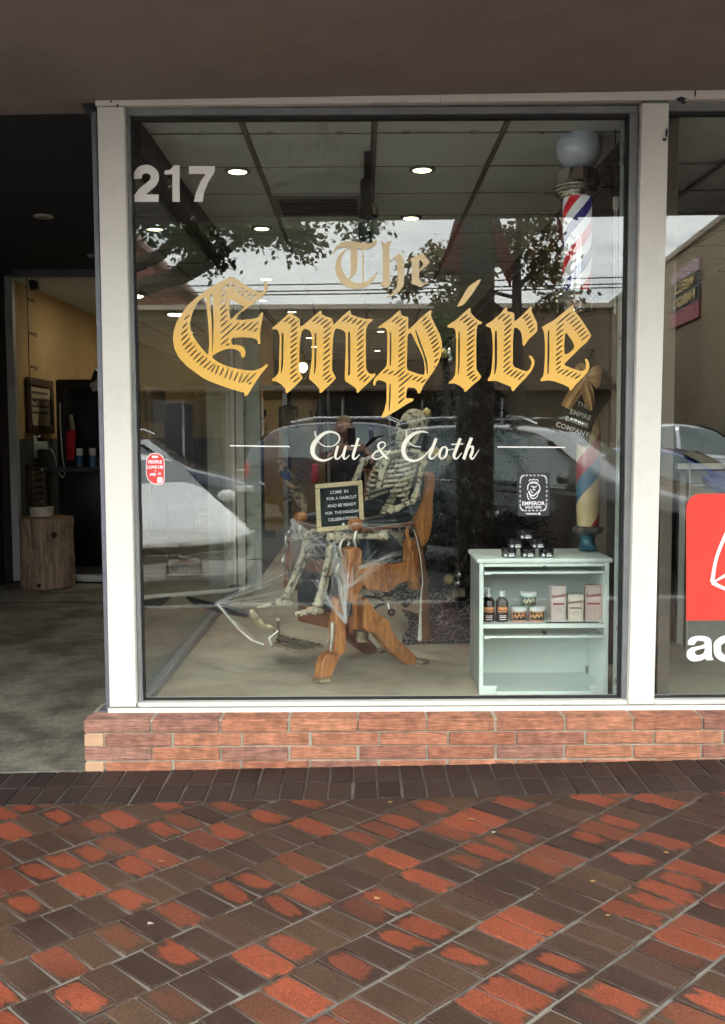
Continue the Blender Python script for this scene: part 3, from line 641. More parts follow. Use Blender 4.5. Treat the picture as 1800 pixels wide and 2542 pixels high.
P_H = [pr('580,795 605,800 650,900 720,1030 770,1160 785,1260 780,1340 765,1355 700,1345 600,1310 550,1290 540,1240 545,1100 550,900 555,820'), pr('650,742 670,760 720,900 780,1060 820,1200 825,1345 812,1345 800,1220 760,1070 690,890'), pr('315,780 332,790 335,1000 328,1235 312,1235 310,1000'), pr('310,1475 328,1480 325,1650 310,1835 296,1835 302,1650')]
P_S = hat('340,645,432,568 388,668,485,592 440,700,532,620 432,775,530,692 432,840,528,760 428,912,522,830 428,985,522,900 425,1048,522,968 425,1118,518,1040 425,1185,525,1100 422,1250,522,1172 360,1370,520,1240 290,1352,370,1298 220,1338,302,1280 425,1385,520,1305 425,1445,570,1335 428,1522,630,1352 612,1430,688,1375 668,1452,755,1385 730,1468,802,1410 428,1595,515,1515 425,1665,512,1588 420,1745,515,1660 730,650,822,575 762,692,850,615 782,745,880,662 805,790,895,712 830,840,918,765 845,895,940,815 865,945,955,865 880,1000,972,915 892,1055,985,980 905,1120,978,1055 910,1190,965,1135 907,1255,923,1242', 21)
I_DOT = pr('1540,70 1525,110 1420,270 1310,410 1225,445 1218,430 1280,320 1365,175 1440,120 1510,72')
I_OUT = pr('1385,455 1400,465 1395,510 1450,580 1500,620 1555,650 1545,670 1495,685 1480,740 1475,900 1475,1280 1510,1330 1545,1380 1520,1420 1420,1500 1335,1585 1312,1580 1308,1550 1250,1500 1180,1470 1105,1475 1105,1455 1150,1420 1190,1360 1200,1250 1205,900 1195,760 1170,725 1120,725 1085,715 1090,690 1200,620 1310,520')
I_H = [pr('1238,775 1252,775 1255,1000 1250,1240 1235,1355 1225,1350 1232,1150 1230,950')]
I_S = hat('1250,630,1360,545 1298,660,1402,580 1345,692,1442,618 1345,765,1490,645 1348,825,1458,738 1348,895,1452,815 1345,965,1448,880 1345,1035,1448,952 1345,1108,1445,1025 1345,1175,1445,1095 1345,1240,1445,1160 1345,1305,1440,1225 1345,1375,1448,1295 1375,1412,1460,1345 1418,1442,1490,1380', 21)
R_OUT = pr('420,120 432,135 428,180 500,190 525,210 525,310 540,305 620,240 740,120 765,122 755,175 790,250 830,330 838,430 800,480 720,550 660,640 645,645 635,620 628,520 610,450 570,405 525,395 515,450 505,600 505,890 520,920 600,960 690,985 735,950 760,870 740,810 718,785 730,770 765,785 795,840 795,890 760,970 690,1060 600,1150 510,1255 490,1240 475,1190 400,1160 280,1110 170,1115 165,1100 205,1030 220,950 232,800 235,620 225,480 210,410 190,395 140,375 145,355 220,310 330,220 405,125')
R_H = [pr('265,440 288,442 295,620 292,900 268,1025 255,1020 262,800 260,600')]
R_S = hat('298,290,402,205 362,312,465,225 388,365,490,275 385,440,492,340 382,505,490,412 380,582,482,490 380,648,478,565 378,718,478,635 378,785,475,705 378,858,475,775 372,938,472,845 375,998,475,915 415,1030,505,958 468,1055,562,972 518,1080,615,992 570,1100,668,1010 635,282,715,205 665,305,748,242 682,362,770,290 708,408,785,345 725,470,800,398', 21)
e_OUT = pr('1310,90 1318,105 1320,160 1400,250 1480,370 1562,505 1500,590 1400,680 1280,800 1195,885 1210,905 1300,945 1430,985 1470,965 1490,920 1480,850 1468,820 1500,815 1530,870 1535,940 1500,1010 1430,1080 1340,1170 1295,1240 1268,1245 1260,1200 1180,1160 1050,1115 960,1105 890,1120 870,1105 915,1040 925,960 935,800 935,600 925,470 905,410 890,395 960,350 1060,295 1200,180')
e_H = [pr('1215,465 1235,480 1300,570 1330,640 1320,680 1270,730 1210,758 1198,740 1195,620 1205,500'), pr('975,430 992,440 998,650 995,850 982,1025 968,1020 968,850 970,600')]
e_S = hat('1085,360,1300,180 1080,440,1192,340 1080,505,1190,412 1085,568,1182,488 1085,632,1175,555 1082,705,1170,632 1080,775,1170,700 1080,842,1165,770 1082,900,1155,848 1078,970,1150,912 1100,1012,1195,950 1160,1032,1255,962 1215,1055,1312,980 1280,1068,1375,1000 1335,1090,1422,1018 1220,310,1345,218 1262,350,1375,262 1300,390,1410,302 1330,440,1438,348 1368,480,1470,395 1395,525,1495,440 1422,575,1525,485', 20)
for nm, out, hh, ss, z in (('letter_e', E_OUT, E_H, E_S, (420, 670, 6.246)), ('letter_m', M_OUT, M_H, M_S, (660, 740, 5.8)), ('letter_p', P_OUT, P_H, P_S, (910, 680, 5.413)),
                           ('letter_i', I_OUT, I_H, I_S, (910, 680, 5.413)), ('letter_i_dot', I_DOT, [], [], (910, 680, 5.413)), ('letter_r', R_OUT, R_H, R_S, (1180, 740, 5.413)), ('small_letter_e', e_OUT, e_H, e_S, (1180, 740, 5.413))):
    flat(nm, [soft(out)] + [soft(h_) for h_ in hh] + ss, zm(*z), M_GOLD, pane)
zt = (810, 580, 6.015)
for i, (nm, s_, hs_) in enumerate((('letter_t', '350,210 270,240 190,320 145,420 135,530 160,640 230,750 340,815 450,830 560,810 660,750 730,660 770,575 755,570 700,640 620,705 540,735 440,740 360,705 280,620 235,530 218,430 240,330 300,250 355,212', []),
        ('letter_t_stem', '360,205 465,225 468,480 455,570 400,640 345,690 322,685 355,630 362,540', []), ('letter_t_line', '535,225 555,225 565,737 542,740', []),
        ('letter_t_cap', '75,340 95,280 140,205 200,145 290,110 400,112 500,132 600,145 690,135 730,100 755,85 750,150 700,195 620,230 540,238 450,222 360,208 270,200 190,215 120,265', []),
        ('letter_h', '805,100 840,120 880,150 930,115 995,92 965,130 945,190 942,410 1090,288 1140,335 1165,410 1160,560 1165,700 1150,790 1080,870 980,930 890,962 900,945 1000,880 1055,800 1065,680 1060,480 1050,400 1015,370 945,435 945,700 975,745 890,822 810,755 840,720 845,500 845,200 830,150', []),
        ('letter_e_small', '1245,380 1370,320 1440,285 1555,430 1480,500 1385,570 1385,680 1420,720 1470,735 1545,700 1410,805 1330,765 1265,745 1280,690 1275,480 1270,400', ['1387,405 1410,390 1445,440 1438,480 1390,540']))):
    flat(nm, [soft(pr(s_))] + [pr(h_) for h_ in hs_], zm(*zt, Y=YL-.0007*i), M_GOLDP, pane)
# ribbons for the script line
def ribbon(name, strokes, z, mt, parent=pane, sg=-1):
    mp = zm(*z); b = MB(); k = 0
    for st in strokes:
        q = spline([tuple(p) for p in st], 6); L, R_ = [], []
        for i, p in enumerate(q):
            a, c = q[max(0, i-1)], q[min(len(q)-1, i+1)]; tx, ty = c[0]-a[0], c[1]-a[1]; ln = sqrt(tx*tx+ty*ty) or 1
            nx, ny = -ty/ln, tx/ln; dz = -(.0002+.00004*k)*sg; k += 1
            L.append(mp((p[0]+nx*p[2]/2, p[1]+ny*p[2]/2, dz))); R_.append(mp((p[0]-nx*p[2]/2, p[1]-ny*p[2]/2, dz)))
        n = len(L); b.add(L+R_, [(i, i+1, n+i+1, n+i) for i in range(n-1)])
    b.build(name, mt, parent)
def st(s): return [tuple(float(v) for v in q.split(',')) for q in s.split()]
zc = (540, 1050, 3.383); zo = (980, 1050, 3.609)
ribbon('letter_c', [st('820,65,7 824,105,12 850,160,8 900,195,8 960,195,8 1005,170,10 1025,130,12 1010,95,14 960,75,16 900,85,24 840,135,34 805,190,40 800,250,36 830,295,28 890,315,18 945,300,12 972,285,8')], zc, M_CREAM)
ribbon('letter_u', [st('1012,192,20 996,245,22 990,285,21 1006,303,13 1040,275,8 1066,225,7'), st('1080,192,20 1064,245,22 1058,285,21 1074,303,11 1108,270,7')], zc, M_CREAM)
ribbon('letter_t', [st('1184,126,21 1155,220,23 1139,280,23 1153,304,13 1194,265,7'), st('1122,192,9 1155,190,10 1200,187,9')], zc, M_CREAM)
ribbon('ampersand', [st('1428,302,16 1385,255,20 1350,200,19 1362,168,14 1395,162,10 1410,185,10 1380,218,10 1320,250,12 1302,285,14 1332,304,11 1390,282,11 1448,238,7'), st('1408,238,7 1440,236,7 1458,236,6')], zc, M_CREAM)
ribbon('letter_c_two', [st('105,65,8 105,115,12 130,175,9 170,205,9 235,215,6'), st('300,88,7 250,77,16 180,92,26 110,150,38 80,215,40 80,270,38 110,320,30 170,340,20 230,320,15 290,270,12 330,215,9')], zo, M_CREAM)
ribbon('letter_l', [st('372,138,26 335,235,28 312,295,26 335,321,13 385,270,8')], zo, M_CREAM)
ribbon('letter_o', [st('455,212,10 425,225,20 402,270,24 405,308,18 430,320,12 458,290,18 468,240,20 455,212,12 480,240,8 530,232,7')], zo, M_CREAM)
ribbon('letter_t_two', [st('588,138,26 550,235,28 530,295,26 553,321,13 600,268,7'), st('508,192,10 560,190,11 612,187,10')], zo, M_CREAM)
ribbon('letter_h_two', [st('688,132,28 650,230,29 618,325,28'), st('635,268,9 668,220,14 698,214,20 694,260,25 680,302,23 702,319,12 755,238,6')], zo, M_CREAM)
flat('rule_line', [pr('570,1105 719,1107 719,1110 570,1108')], zm(0, 0, 1), M_WVIN, pane); flat('rule_line', [pr('1235,1108 1403,1109 1403,1112 1235,1111')], zm(0, 0, 1), M_WVIN, pane)
zn = (0, 200, 1.804)
ribbon('digit_two', [st('618,440,38 618,420,38 636,400,38 668,398,38 692,420,38 690,450,38 668,474,38 638,498,38 618,525,38')], zn, M_WVIN)
flat('digit_two_base', [pr('596,510 712,510 710,543 595,543')], zm(*zn, Y=YL-.003), M_WVIN, pane)
flat('digit_one', [pr('737,420 737,403 762,400 774,387 776,380 805,380 805,543 772,543 772,420')], zm(*zn), M_WVIN, pane)
flat('digit_seven', [pr('847,383 962,383 961,410 935,450 915,500 908,543 868,543 880,495 900,450 922,418 846,418')], zm(*zn), M_WVIN, pane)

# red sign and letters of the neighbour window
npan = [c for c in win2.children if c.name.startswith('glass_pane')][0]
M_RED = mat('red_sign_vinyl', (.80, .045, .03), .5, var=.03)
zr = (1600, 1180, 3.955)
flat('sign_panel', [pr('410,1425 410,320 420,270 445,230 480,200 530,182 1600,165 1640,200 1640,1415')], zm(*zr, Y=-.0012), M_RED, npan, thick=.001)
ribbon('sign_line', [st('850,480,36 770,640,34 700,830,34 662,1050,40'), st('662,1050,40 760,1100,34 900,1150,32 1100,1200,32'), st('668,1050,14 740,1010,24 850,950,34 1000,900,40')], zr, M_WVIN, npan)
for o in npan.children:
    if o.name.startswith('sign_line'): o.location.y = -.002
flat('letter_a', [soft(pr('425,1665 430,1620 460,1590 520,1575 580,1575 630,1590 658,1620 660,1760 668,1800 685,1812 610,1815 598,1795 560,1815 500,1828 450,1820 418,1790 412,1750 425,1715 460,1690 560,1670 590,1655 590,1635 560,1622 520,1622 500,1640 490,1665')), pr('590,1695 540,1708 500,1722 492,1745 510,1765 545,1765 580,1745 592,1720')], zm(*zr), M_WVIN, npan)
ribbon('letter_o_sign', [st('860,1608,66 780,1610,70 722,1650,72 715,1700,72 725,1755,72 780,1795,66 860,1800,62 935,1770,66 945,1700,70 930,1640,70 860,1608,66')], zr, M_WVIN, npan)

# stickers
def sticker(name, label, px, py):
    p = P(px, py, -.001); return thing(name, label, 'sticker', p)
M_STR = mat('sticker_red', (.75, .06, .05), .45); M_STW = mat('sticker_white', (.82, .80, .84), .45); M_STB = mat('sticker_black', (.012, .016, .017), .4)
st1 = sticker('round_top_sticker', 'red arch-shaped review sticker on the left of the window glass', 386, 1196)
zs1 = (340, 1040, 4.776)
flat('border', [soft(pr('108,500 120,450 160,412 215,400 270,412 315,450 330,500 330,780 230,780 170,765 125,720 106,660'), .25)], zm(*zs1, Y=-.0016), M_STW, st1)
flat('face', [soft(pr('117,505 128,458 165,422 215,410 265,422 307,458 320,505 320,770 235,770 178,755 135,712 116,655'), .25)], zm(*zs1, Y=-.0026), M_STR, st1)
def tmap(px, py, Y, s=1., tilt=0., toward=-1):
    p = P(px, py, Y); return plane_map(p, (cos(tilt), 0, sin(tilt)), (-sin(tilt), 0, cos(tilt)), (0, -1, 0))
text('lettering', 'PEOPLE', .0185, tmap(385, 1147, -.0036), M_STW, st1, .0011); text('lettering', 'LOVE US', .0185, tmap(385, 1160, -.0036), M_STW, st1, .0011)
text('lettering', 'yelp', .018, tmap(380, 1177, -.0036), M_STW, st1, .0009); text('lettering', 'ON', .006, tmap(386, 1169, -.0036), M_STW, st1, .0003)
b = MB()
for a in range(5): an = a*2*pi/5+.5; c_ = P(396, 1176, -.0036); b.obox(c_ + Vector((cos(an), 0, sin(an)))*.005, Vector((cos(an), 0, sin(an)))*.003, (0, .0003, 0), Vector((-sin(an), 0, cos(an)))*.0016)
b.build('emblem', M_STW, st1)
flat('badge', [soft(pr('180,435 248,435 252,448 248,465 180,465 176,448'), .3)], zm(*zs1, Y=-.0036), M_STW, st1)
flat('code_patch', [pr('240,690 305,690 305,760 240,760')], zm(*zs1, Y=-.0036), M_STW, st1)
st2 = sticker('square_sticker', 'black sticker with chain border and lion emblem on the window glass', 1326, 1230)
zs2 = (1160, 1160, 4.274)
flat('backing', [pr('530,60 875,60 870,515 535,520')], zm(*zs2, Y=-.0016), mat('sticker_film', (.02, .026, .028), .4), st2)
b = MB(); mp = zm(*zs2, Y=-.0028)
ringp = spline(st('600,88 700,86 800,88 832,105 842,150 842,270 840,390 830,440 800,458 700,458 600,458 572,440 562,400 562,270 564,150 575,105'), 8, True)
L_ = len(ringp)
for i in range(0, L_, 3):
    p = ringp[i]; q = ringp[(i+1) % L_]; an = atan2(q[1]-p[1], q[0]-p[0])
    o_ = [(p[0]+cos(an)*13*cos(t)-sin(an)*8*sin(t), p[1]+sin(an)*13*cos(t)+cos(an)*8*sin(t)) for t in [k*pi/4 for k in range(8)]]
    i_ = [(p[0]+cos(an)*8*cos(t)-sin(an)*4*sin(t), p[1]+sin(an)*8*cos(t)+cos(an)*4*sin(t)) for t in [k*pi/4 for k in range(8)]]
    b.add([mp((x, y, 0)) for x, y in o_+i_], [(k, (k+1) % 8, 8+(k+1) % 8, 8+k) for k in range(8)])
b.build('chain_border', M_STW, st2)
def arcs(name, ss, Y): ribbon(name, ss, (*zs2, Y), M_STW, st2, -1)
arcs('lion_emblem', [st('655,150,6 665,130,8 690,135,8 705,125,8 722,135,8 742,130,8 755,150,6'), st('662,160,7 700,155,7 748,160,7'), st('640,240,10 645,190,10 670,170,9 705,165,9 745,175,10 765,200,10 768,240,10 745,290,8'),
    st('680,195,9 692,210,9 705,205,8 722,210,9 735,195,9'), st('705,205,7 705,235,9 690,240,7'), st('705,235,8 722,240,7'), st('650,250,14 665,285,18 700,300,14 735,270,12 760,240,8'), st('632,275,7 640,320,9 660,345,7'), st('660,300,9 690,330,10 725,320,8 745,295,7'), st('668,230,9 680,260,9 700,270,9')], -.0028)
text('lettering', 'EMPEROR', .024, tmap(1324, 1250, -.0028), M_STW, st2, .0005, space=1.); text('lettering', 'SOLD HERE', .0145, tmap(1324, 1259.5, -.0028), M_STW, st2, .0003)
arcs('footer_line', [st('615,489,5 740,489,5'), st('632,498,5 740,498,5'), st('752,493,22 775,493,22')], -.0028)
flush()
# ================================================================== ceiling lights, track, string lights
M_LAMP = mat('lamp_glow', (1, .9, .7), .5, emit=(1, .84, .5), estr=4.)
M_LAMPW = mat('warm_bulb_glow', (1, .85, .6), .5, emit=(1, .75, .4), estr=5.)
dl_spots = [((590, 424), 'nearest downlight on the left of the ceiling'), ((1048, 420), 'nearest downlight on the right of the ceiling'), ((650, 566), 'second downlight on the left of the ceiling'), ((1020, 540), 'second downlight right of the track lights'),
  ((660, 692), 'downlight seen above the big E'), ((650, 745), 'downlight behind the top of the big E'), ((487, 822), 'downlight seen inside the big E'), ((725, 773), 'downlight above the letter m'), ((600, 838), 'downlight right of the big E middle arm'), ((642, 880), 'lowest downlight right of the big E'), ((768, 838), 'downlight inside the letter m'), ((780, 860), 'lower downlight inside the letter m'), ((945, 822), 'downlight left of the letter p'), ((937, 870), 'lower downlight left of the letter p'), ((602, 862), 'small downlight under the big E middle arm')]
first = None
for (x, y), lb in dl_spots:
    p = PZ(x, y, CZ)
    if first is None:
        first = t = thing('downlight', 'round recessed ' + lb, 'ceiling light', p, 0, 'recessed ceiling downlights')
        MB().lathe([(.072, .004), (.072, -.006), (.05, -.008), (.05, .002)], p, 24).build('trim_ring', M_DKFR, t, smooth=True)
        MB().lathe([(.049, -.004), (.049, -.0075), (.03, -.009)], p, 24).build('lamp', M_LAMP, t, smooth=True)
    else:
        t = copy_tree(first); t.location = p; t['label'] = 'round recessed ' + lb
    if t is first:
        ld = bpy.data.lights.new('downlight_beam', 'SPOT'); ld.energy = 10; ld.color = (1, .93, .82); ld.spot_size = radians(110); ld.spot_blend = .9; ld.shadow_soft_size = .05
        lo_ = bpy.data.objects.new('downlight_beam', ld); COL.objects.link(lo_); lo_.parent = t; lo_.location = (0, 0, -.02)
for (x, y), H, lb in (((108, 535), 3.09, 'unlit round downlight in the dark ceiling over the entry passage'), ((236, 633), 3.09, 'unlit downlight in the passage ceiling close to the white post')):
    p = PZ(x, y, H); t = thing('passage_downlight', lb, 'ceiling light', p, 0, 'passage downlights')
    MB().lathe([(.07, .0), (.07, -.012), (.045, -.014)], p, 20).build('trim_ring', M_WHITE, t, smooth=True)
    MB().lathe([(.044, -.012), (.044, -.0145)], p, 16).build('lamp', M_DKFR, t, smooth=True)
tr = thing('track_light', 'black ceiling track with two black spot heads over the display', 'track light', P(912, 380, 1.0))
M_BLK = mat('black_metal', (.014, .014, .018), .4)
p0 = PZ(914, 378, CZ-.005); mbox((p0.x-.02, p0.y, CZ-.03), (p0.x+.02, p0.y+1.7, CZ-.001)).build('track', M_BLK, tr)
for (x, y), (dx, dy, dz), Y in (((912, 445), (.02, .0, -1), 1.05), ((905, 552), (.05, .2, -1), 1.6)):
    p = P(x, y, Y); d = Vector((dx, dy, dz)).normalized()
    MB().lathe([(.034, 0), (.04, .012), (.04, .1), (.034, .125), (.055, .16), (.058, .2), (.05, .205), (.045, .17)], p, 20, d).build('spot_head', M_BLK, tr, smooth=True)
    MB().tube([p, Vector((p0.x, p.y+.02, CZ-.02))], .008).build('stem', M_CHROME, tr)
    MB().lathe([(.043, .19), (.03, .185)], p, 16, d).build('lamp', M_LAMPW if Y > 1.2 else M_DKFR, tr, smooth=True)
# string lights
def string_lights(name, label, pts, bulbs, r=.0035, down=(0, 0, -1)):
    t = thing(name, label, 'string lights', pts[0])
    MB().tube(spline([tuple(p) for p in pts], 4), r, 6).build('cord', M_BLK, t, smooth=True)
    for q in bulbs:
        q = Vector(q); d = Vector(down)
        MB().lathe([(.008, 0), (.009, .022)], q, 10, d).build('socket', M_BLK, t, smooth=True)
        MB().lathe([(.008, .02), (.018, .032), (.024, .048), (.022, .064), (.012, .074), (.001, .077)], q, 14, d).build('bulb', M_CLEAR, t, smooth=True)
yb = .32
cp = [P(352, 290, yb), P(420, 294, yb), P(503, 297, yb), P(590, 289, yb), P(672, 292, yb), P(760, 288, yb), P(841, 289, yb), P(1008, 291, yb), P(1176, 290, yb), P(1346, 290, yb), P(1450, 284, yb), P(1520, 279, yb), P(1527, 300, yb), P(1528, 400, yb), P(1527, 465, yb)]
string_lights('string_lights', 'black cord of clear globe bulbs along the top of the window', cp, [P(x, 292, yb) for x in (503, 672, 841, 1008, 1176, 1346)])
cp = [Vector((-1.02+.02*(k % 2), .3+.36*k, 2.86-.03*(k % 2))) for k in range(10)]
string_lights('beam_string_lights', 'clear bulb string hung along the dark beam on the left', cp, [c + Vector((0, .1, -.01)) for c in cp])
cp = [P(66, 690, 5.28), P(70, 800, 5.28), P(72, 900, 5.28), P(76, 1000, 5.28), P(82, 1080, 5.28), P(88, 1280, 5.28)]
string_lights('door_string_lights', 'string of small clear bulbs down the side of the entrance', cp, [P(x, y, 5.28) for x, y in ((68, 742), (74, 826), (76, 910), (84, 994), (86, 1078), (92, 1160), (92, 1240))], .005, (.8, 0, -.3))
t = thing('power_plug', 'white plug connector hanging on the cord beside the barber pole', 'plug', P(1529, 500, yb))
p = P(1529, 488, yb); mbox((p.x-.013, p.y-.01, p.z-.06), (p.x+.013, p.y+.01, p.z)).build('body', M_WHITE, t, bevel=.004)
MB().tube([P(1526, 510, yb), P(1526, 700, yb+.02), P(1527, 780, yb+.03)], .004).build('cord', M_WHITE, t); MB().tube([P(1531, 510, yb), P(1532, 720, yb+.02)], .003).build('cord', M_WHITE, t)
# caged pendant deep in the shop
t = thing('pendant_lamp', 'small caged pendant lamp glowing deep inside the shop', 'lamp', P(752, 912, 8.))
p = P(752, 912, 8.); MB().ball(p, .055, 14, 8, (1, 1, 1.2)).build('bulb', M_LAMPW, t, smooth=True)
MB().lathe([(.03, .06), (.06, .05), (.035, .12), (.02, .16)], p, 14).build('cap', mat('aged_brass', (.32, .22, .1), .4, .8), t, smooth=True)
b = MB()
for k in range(6): a = k*pi/3; b.tube([p+Vector((cos(a)*r, sin(a)*r, z)) for r, z in ((.06, .05), (.08, 0), (.08, -.07), (.05, -.13), (.0, -.15))], .004, 5)
b.build('cage', M_BLK, t); MB().tube([p+Vector((0, 0, .15)), Vector((p.x, p.y, CZ+.02))], .006, 6).build('cord', M_BLK, t)

# ================================================================== barber pole
def stripes(name, cols, turns, pitch, hand=1., rough=.3, dirt=0.):
    m, n, l, b = nodes(name); tc = n.new('ShaderNodeTexCoord'); sx = n.new('ShaderNodeSeparateXYZ'); l.new(tc.outputs['Object'], sx.inputs[0])
    at = n.new('ShaderNodeMath'); at.operation = 'ARCTAN2'; l.new(sx.outputs[1], at.inputs[0]); l.new(sx.outputs[0], at.inputs[1])
    a = n.new('ShaderNodeMath'); a.operation = 'MULTIPLY'; a.inputs[1].default_value = turns/(2*pi); l.new(at.outputs[0], a.inputs[0])
    z = n.new('ShaderNodeMath'); z.operation = 'MULTIPLY_ADD'; z.inputs[1].default_value = hand/pitch; l.new(sx.outputs[2], z.inputs[0]); l.new(a.outputs[0], z.inputs[2])
    fr = n.new('ShaderNodeMath'); fr.operation = 'FRACT'; l.new(z.outputs[0], fr.inputs[0])
    cr = n.new('ShaderNodeValToRGB'); cr.color_ramp.interpolation = 'CONSTANT'; e = cr.color_ramp.elements
    e[0].position = 0; e[0].color = rgb(cols[0]); e[1].position = 1/len(cols); e[1].color = rgb(cols[1])
    for i in range(2, len(cols)): q = e.new(i/len(cols)); q.color = rgb(cols[i])
    l.new(fr.outputs[0], cr.inputs['Fac'])
    if dirt:
        nz = n.new('ShaderNodeTexNoise'); nz.inputs['Scale'].default_value = 14; nz.inputs['Detail'].default_value = 6; l.new(tc.outputs['Object'], nz.inputs['Vector'])
        hs = n.new('ShaderNodeHueSaturation'); mr = n.new('ShaderNodeMapRange'); mr.inputs['To Min'].default_value = 1-dirt; mr.inputs['To Max'].default_value = 1+dirt; l.new(nz.outputs['Fac'], mr.inputs['Value'])
        l.new(mr.outputs[0], hs.inputs['Value']); l.new(cr.outputs['Color'], hs.inputs['Color']); l.new(hs.outputs['Color'], b.inputs['Base Color'])
    else: l.new(cr.outputs['Color'], b.inputs['Base Color'])
    setp(b, Roughness=rough, Coat_Weight=.3); return m
YP = .42
gc = P(1437, 368, YP); ax = Vector((gc.x-.004, YP, 0))
bp_ = thing('barber_pole', 'chrome barber pole with white globe and red white blue stripes by the right frame', 'barber pole', (ax.x, ax.y, P(1437, 785, YP).z))
MB().ball(gc, .1115, 32, 20).build('globe', mat('opal_glass', (.72, .8, .9), .12, var=.02, coat=.5), bp_, smooth=True)
zz_ = lambda y: P(1437, y, YP).z
MB().lathe([(.07, zz_(420)), (.084, zz_(424)), (.098, zz_(426)), (.1, zz_(455)), (.112, zz_(458)), (.115, zz_(465)), (.108, zz_(468)), (.112, zz_(473)), (.104, zz_(476)), (.108, zz_(482)), (.098, zz_(486)), (.09, zz_(492)), (.08, zz_(494))], (ax.x, YP, 0), 40).build('top_collar', M_CHROME, bp_, smooth=True)
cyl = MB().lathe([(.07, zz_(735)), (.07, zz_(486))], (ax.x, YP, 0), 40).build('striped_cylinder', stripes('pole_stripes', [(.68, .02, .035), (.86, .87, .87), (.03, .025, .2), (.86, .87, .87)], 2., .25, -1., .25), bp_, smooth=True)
_b = cyl.data.materials[0].node_tree; _p = _b.nodes['Principled BSDF']; _c = _p.inputs['Base Color'].links[0].from_socket   # faint glow added so the stripes stay strong against the reflected sky
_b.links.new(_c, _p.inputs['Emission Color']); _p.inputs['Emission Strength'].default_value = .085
cyl.data.transform(Matrix.Translation(Vector((-(ax.x-bp_.location.x), 0, 0)))); cyl.location.x = ax.x-bp_.location.x
MB().lathe([(.0765, zz_(736)), (.0765, zz_(484)), (.0745, zz_(484)), (.0745, zz_(736))], (ax.x, YP, 0), 40).build('glass_tube', glass('pole_glass', (.97, .97, .97), .06), bp_, smooth=True)
MB().lathe([(.078, zz_(722)), (.09, zz_(726)), (.1, zz_(730)), (.106, zz_(738)), (.1, zz_(744)), (.106, zz_(750)), (.098, zz_(754)), (.092, zz_(776)), (.07, zz_(784)), (.05, zz_(788)), (.045, zz_(794)), (.03, zz_(800)), (.001, zz_(802))], (ax.x, YP, 0), 40).build('bottom_collar', M_CHROME, bp_, smooth=True)
for y in (467, 742):
    c = Vector((ax.x+.1, YP, zz_(y))); MB().tube([c, c+Vector((.05, 0, .004)), c+Vector((.085, 0, .002)), c+Vector((.12, .0, 0))], [.018, .011, .008, .012], 10).build('bracket_arm', M_CHROME, bp_, smooth=True)
    mbox((c.x+.11, YP-.03, c.z-.06), (c.x+.13, YP+.03, c.z+.05)).build('wall_plate', M_BLK, bp_, bevel=.004)
# vertical wall strips behind the pole by the right jamb
ws = thing('wall_rail', 'peeling pale green strip on the wall beside the right window jamb', 'wall trim', (1.3, .2, .2))
M_PEEL = m_stain('peeling_green_paint', (.4, .46, .42), (.2, .2, .19), 16., lo=.58, hi=.64, rough=.6)
mbox((1.19, .1, .2), (1.225, .14, 2.9)).build('strip', M_PEEL, ws); mbox((1.245, .1, .2), (1.38, .13, 2.9)).build('return_board', mat('jamb_grey', (.2, .2, .19), .7), ws)
mbox((1.295, .5, .2), (1.38, .56, 2.9)).build('stud', mat('jamb_dark', (.11, .1, .085), .7), ws); mbox((1.335, .9, .2), (1.38, .95, 2.9)).build('stud', mat('jamb_dark', (.11, .1, .085), .7), ws)

# ================================================================== mint display cabinet and what stands on it
M_MINT = m_stain('mint_enamel', (.77, .86, .81), (.71, .8, .75), 3., lo=.5, hi=.7, rough=.35, bump=.04, amp=.03)
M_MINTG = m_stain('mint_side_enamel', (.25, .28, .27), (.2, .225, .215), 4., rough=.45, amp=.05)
YC, YB = .26, .68
x0, x1 = P(1190, 1560, YC).x, P(1511, 1560, YC).x; zt_ = P(1350, 1386, YC).z; zb = .2
cabt = thing('display_cabinet', 'mint green metal cabinet with open shelves holding jars and boxes', 'cabinet', ((x0+x1)/2, YC, zb))
zq = lambda y: P(1350, y, YC).z
fr = [(x0-.012, YC-.012, zt_), (x1+.014, YC-.012, zt_), (x1+.014, YB, zt_), (x0-.012, YB, zt_)]
MB().prism(fr, [(p[0], p[1], zt_-.022) for p in fr]).build('top', M_MINT, cabt, bevel=.006, seg=2)
mbox((x0, YC+.02, zb+.012), (x0+.012, YB-.005, zt_-.023)).build('side_panel', M_MINTG, cabt); mbox((x1-.012, YC+.02, zb+.012), (x1, YB-.005, zt_-.023)).build('side_panel', M_MINT, cabt)
mbox((x0+.013, YB-.02, zb+.012), (x1-.013, YB-.006, zt_-.023)).build('back_panel', M_MINT, cabt)
for a, c, nm in (((x0, YC, zb+.03), (x0+.02, YC+.019, zt_-.023), 'stile'), ((x1-.02, YC, zb+.03), (x1, YC+.019, zt_-.023), 'stile'), ((x0+.021, YC+.001, zq(1407)), (x1-.021, YC+.018, zt_-.024), 'top_rail'),
        ((x0+.021, YC+.001, zq(1560)), (x1-.021, YC+.018, zq(1549)), 'shelf_edge'), ((x0+.021, YC+.001, zq(1726)), (x1-.021, YC+.018, zq(1716)), 'base_rail')):
    mbox(a, c).build(nm, M_MINT, cabt, bevel=.002)
mbox((x0+.014, YC+.019, zq(1558)), (x1-.014, YB-.021, zq(1550))).build('shelf', M_MINT, cabt); mbox((x0+.014, YC+.019, zq(1724)), (x1-.014, YB-.021, zq(1717))).build('bottom', M_MINT, cabt)
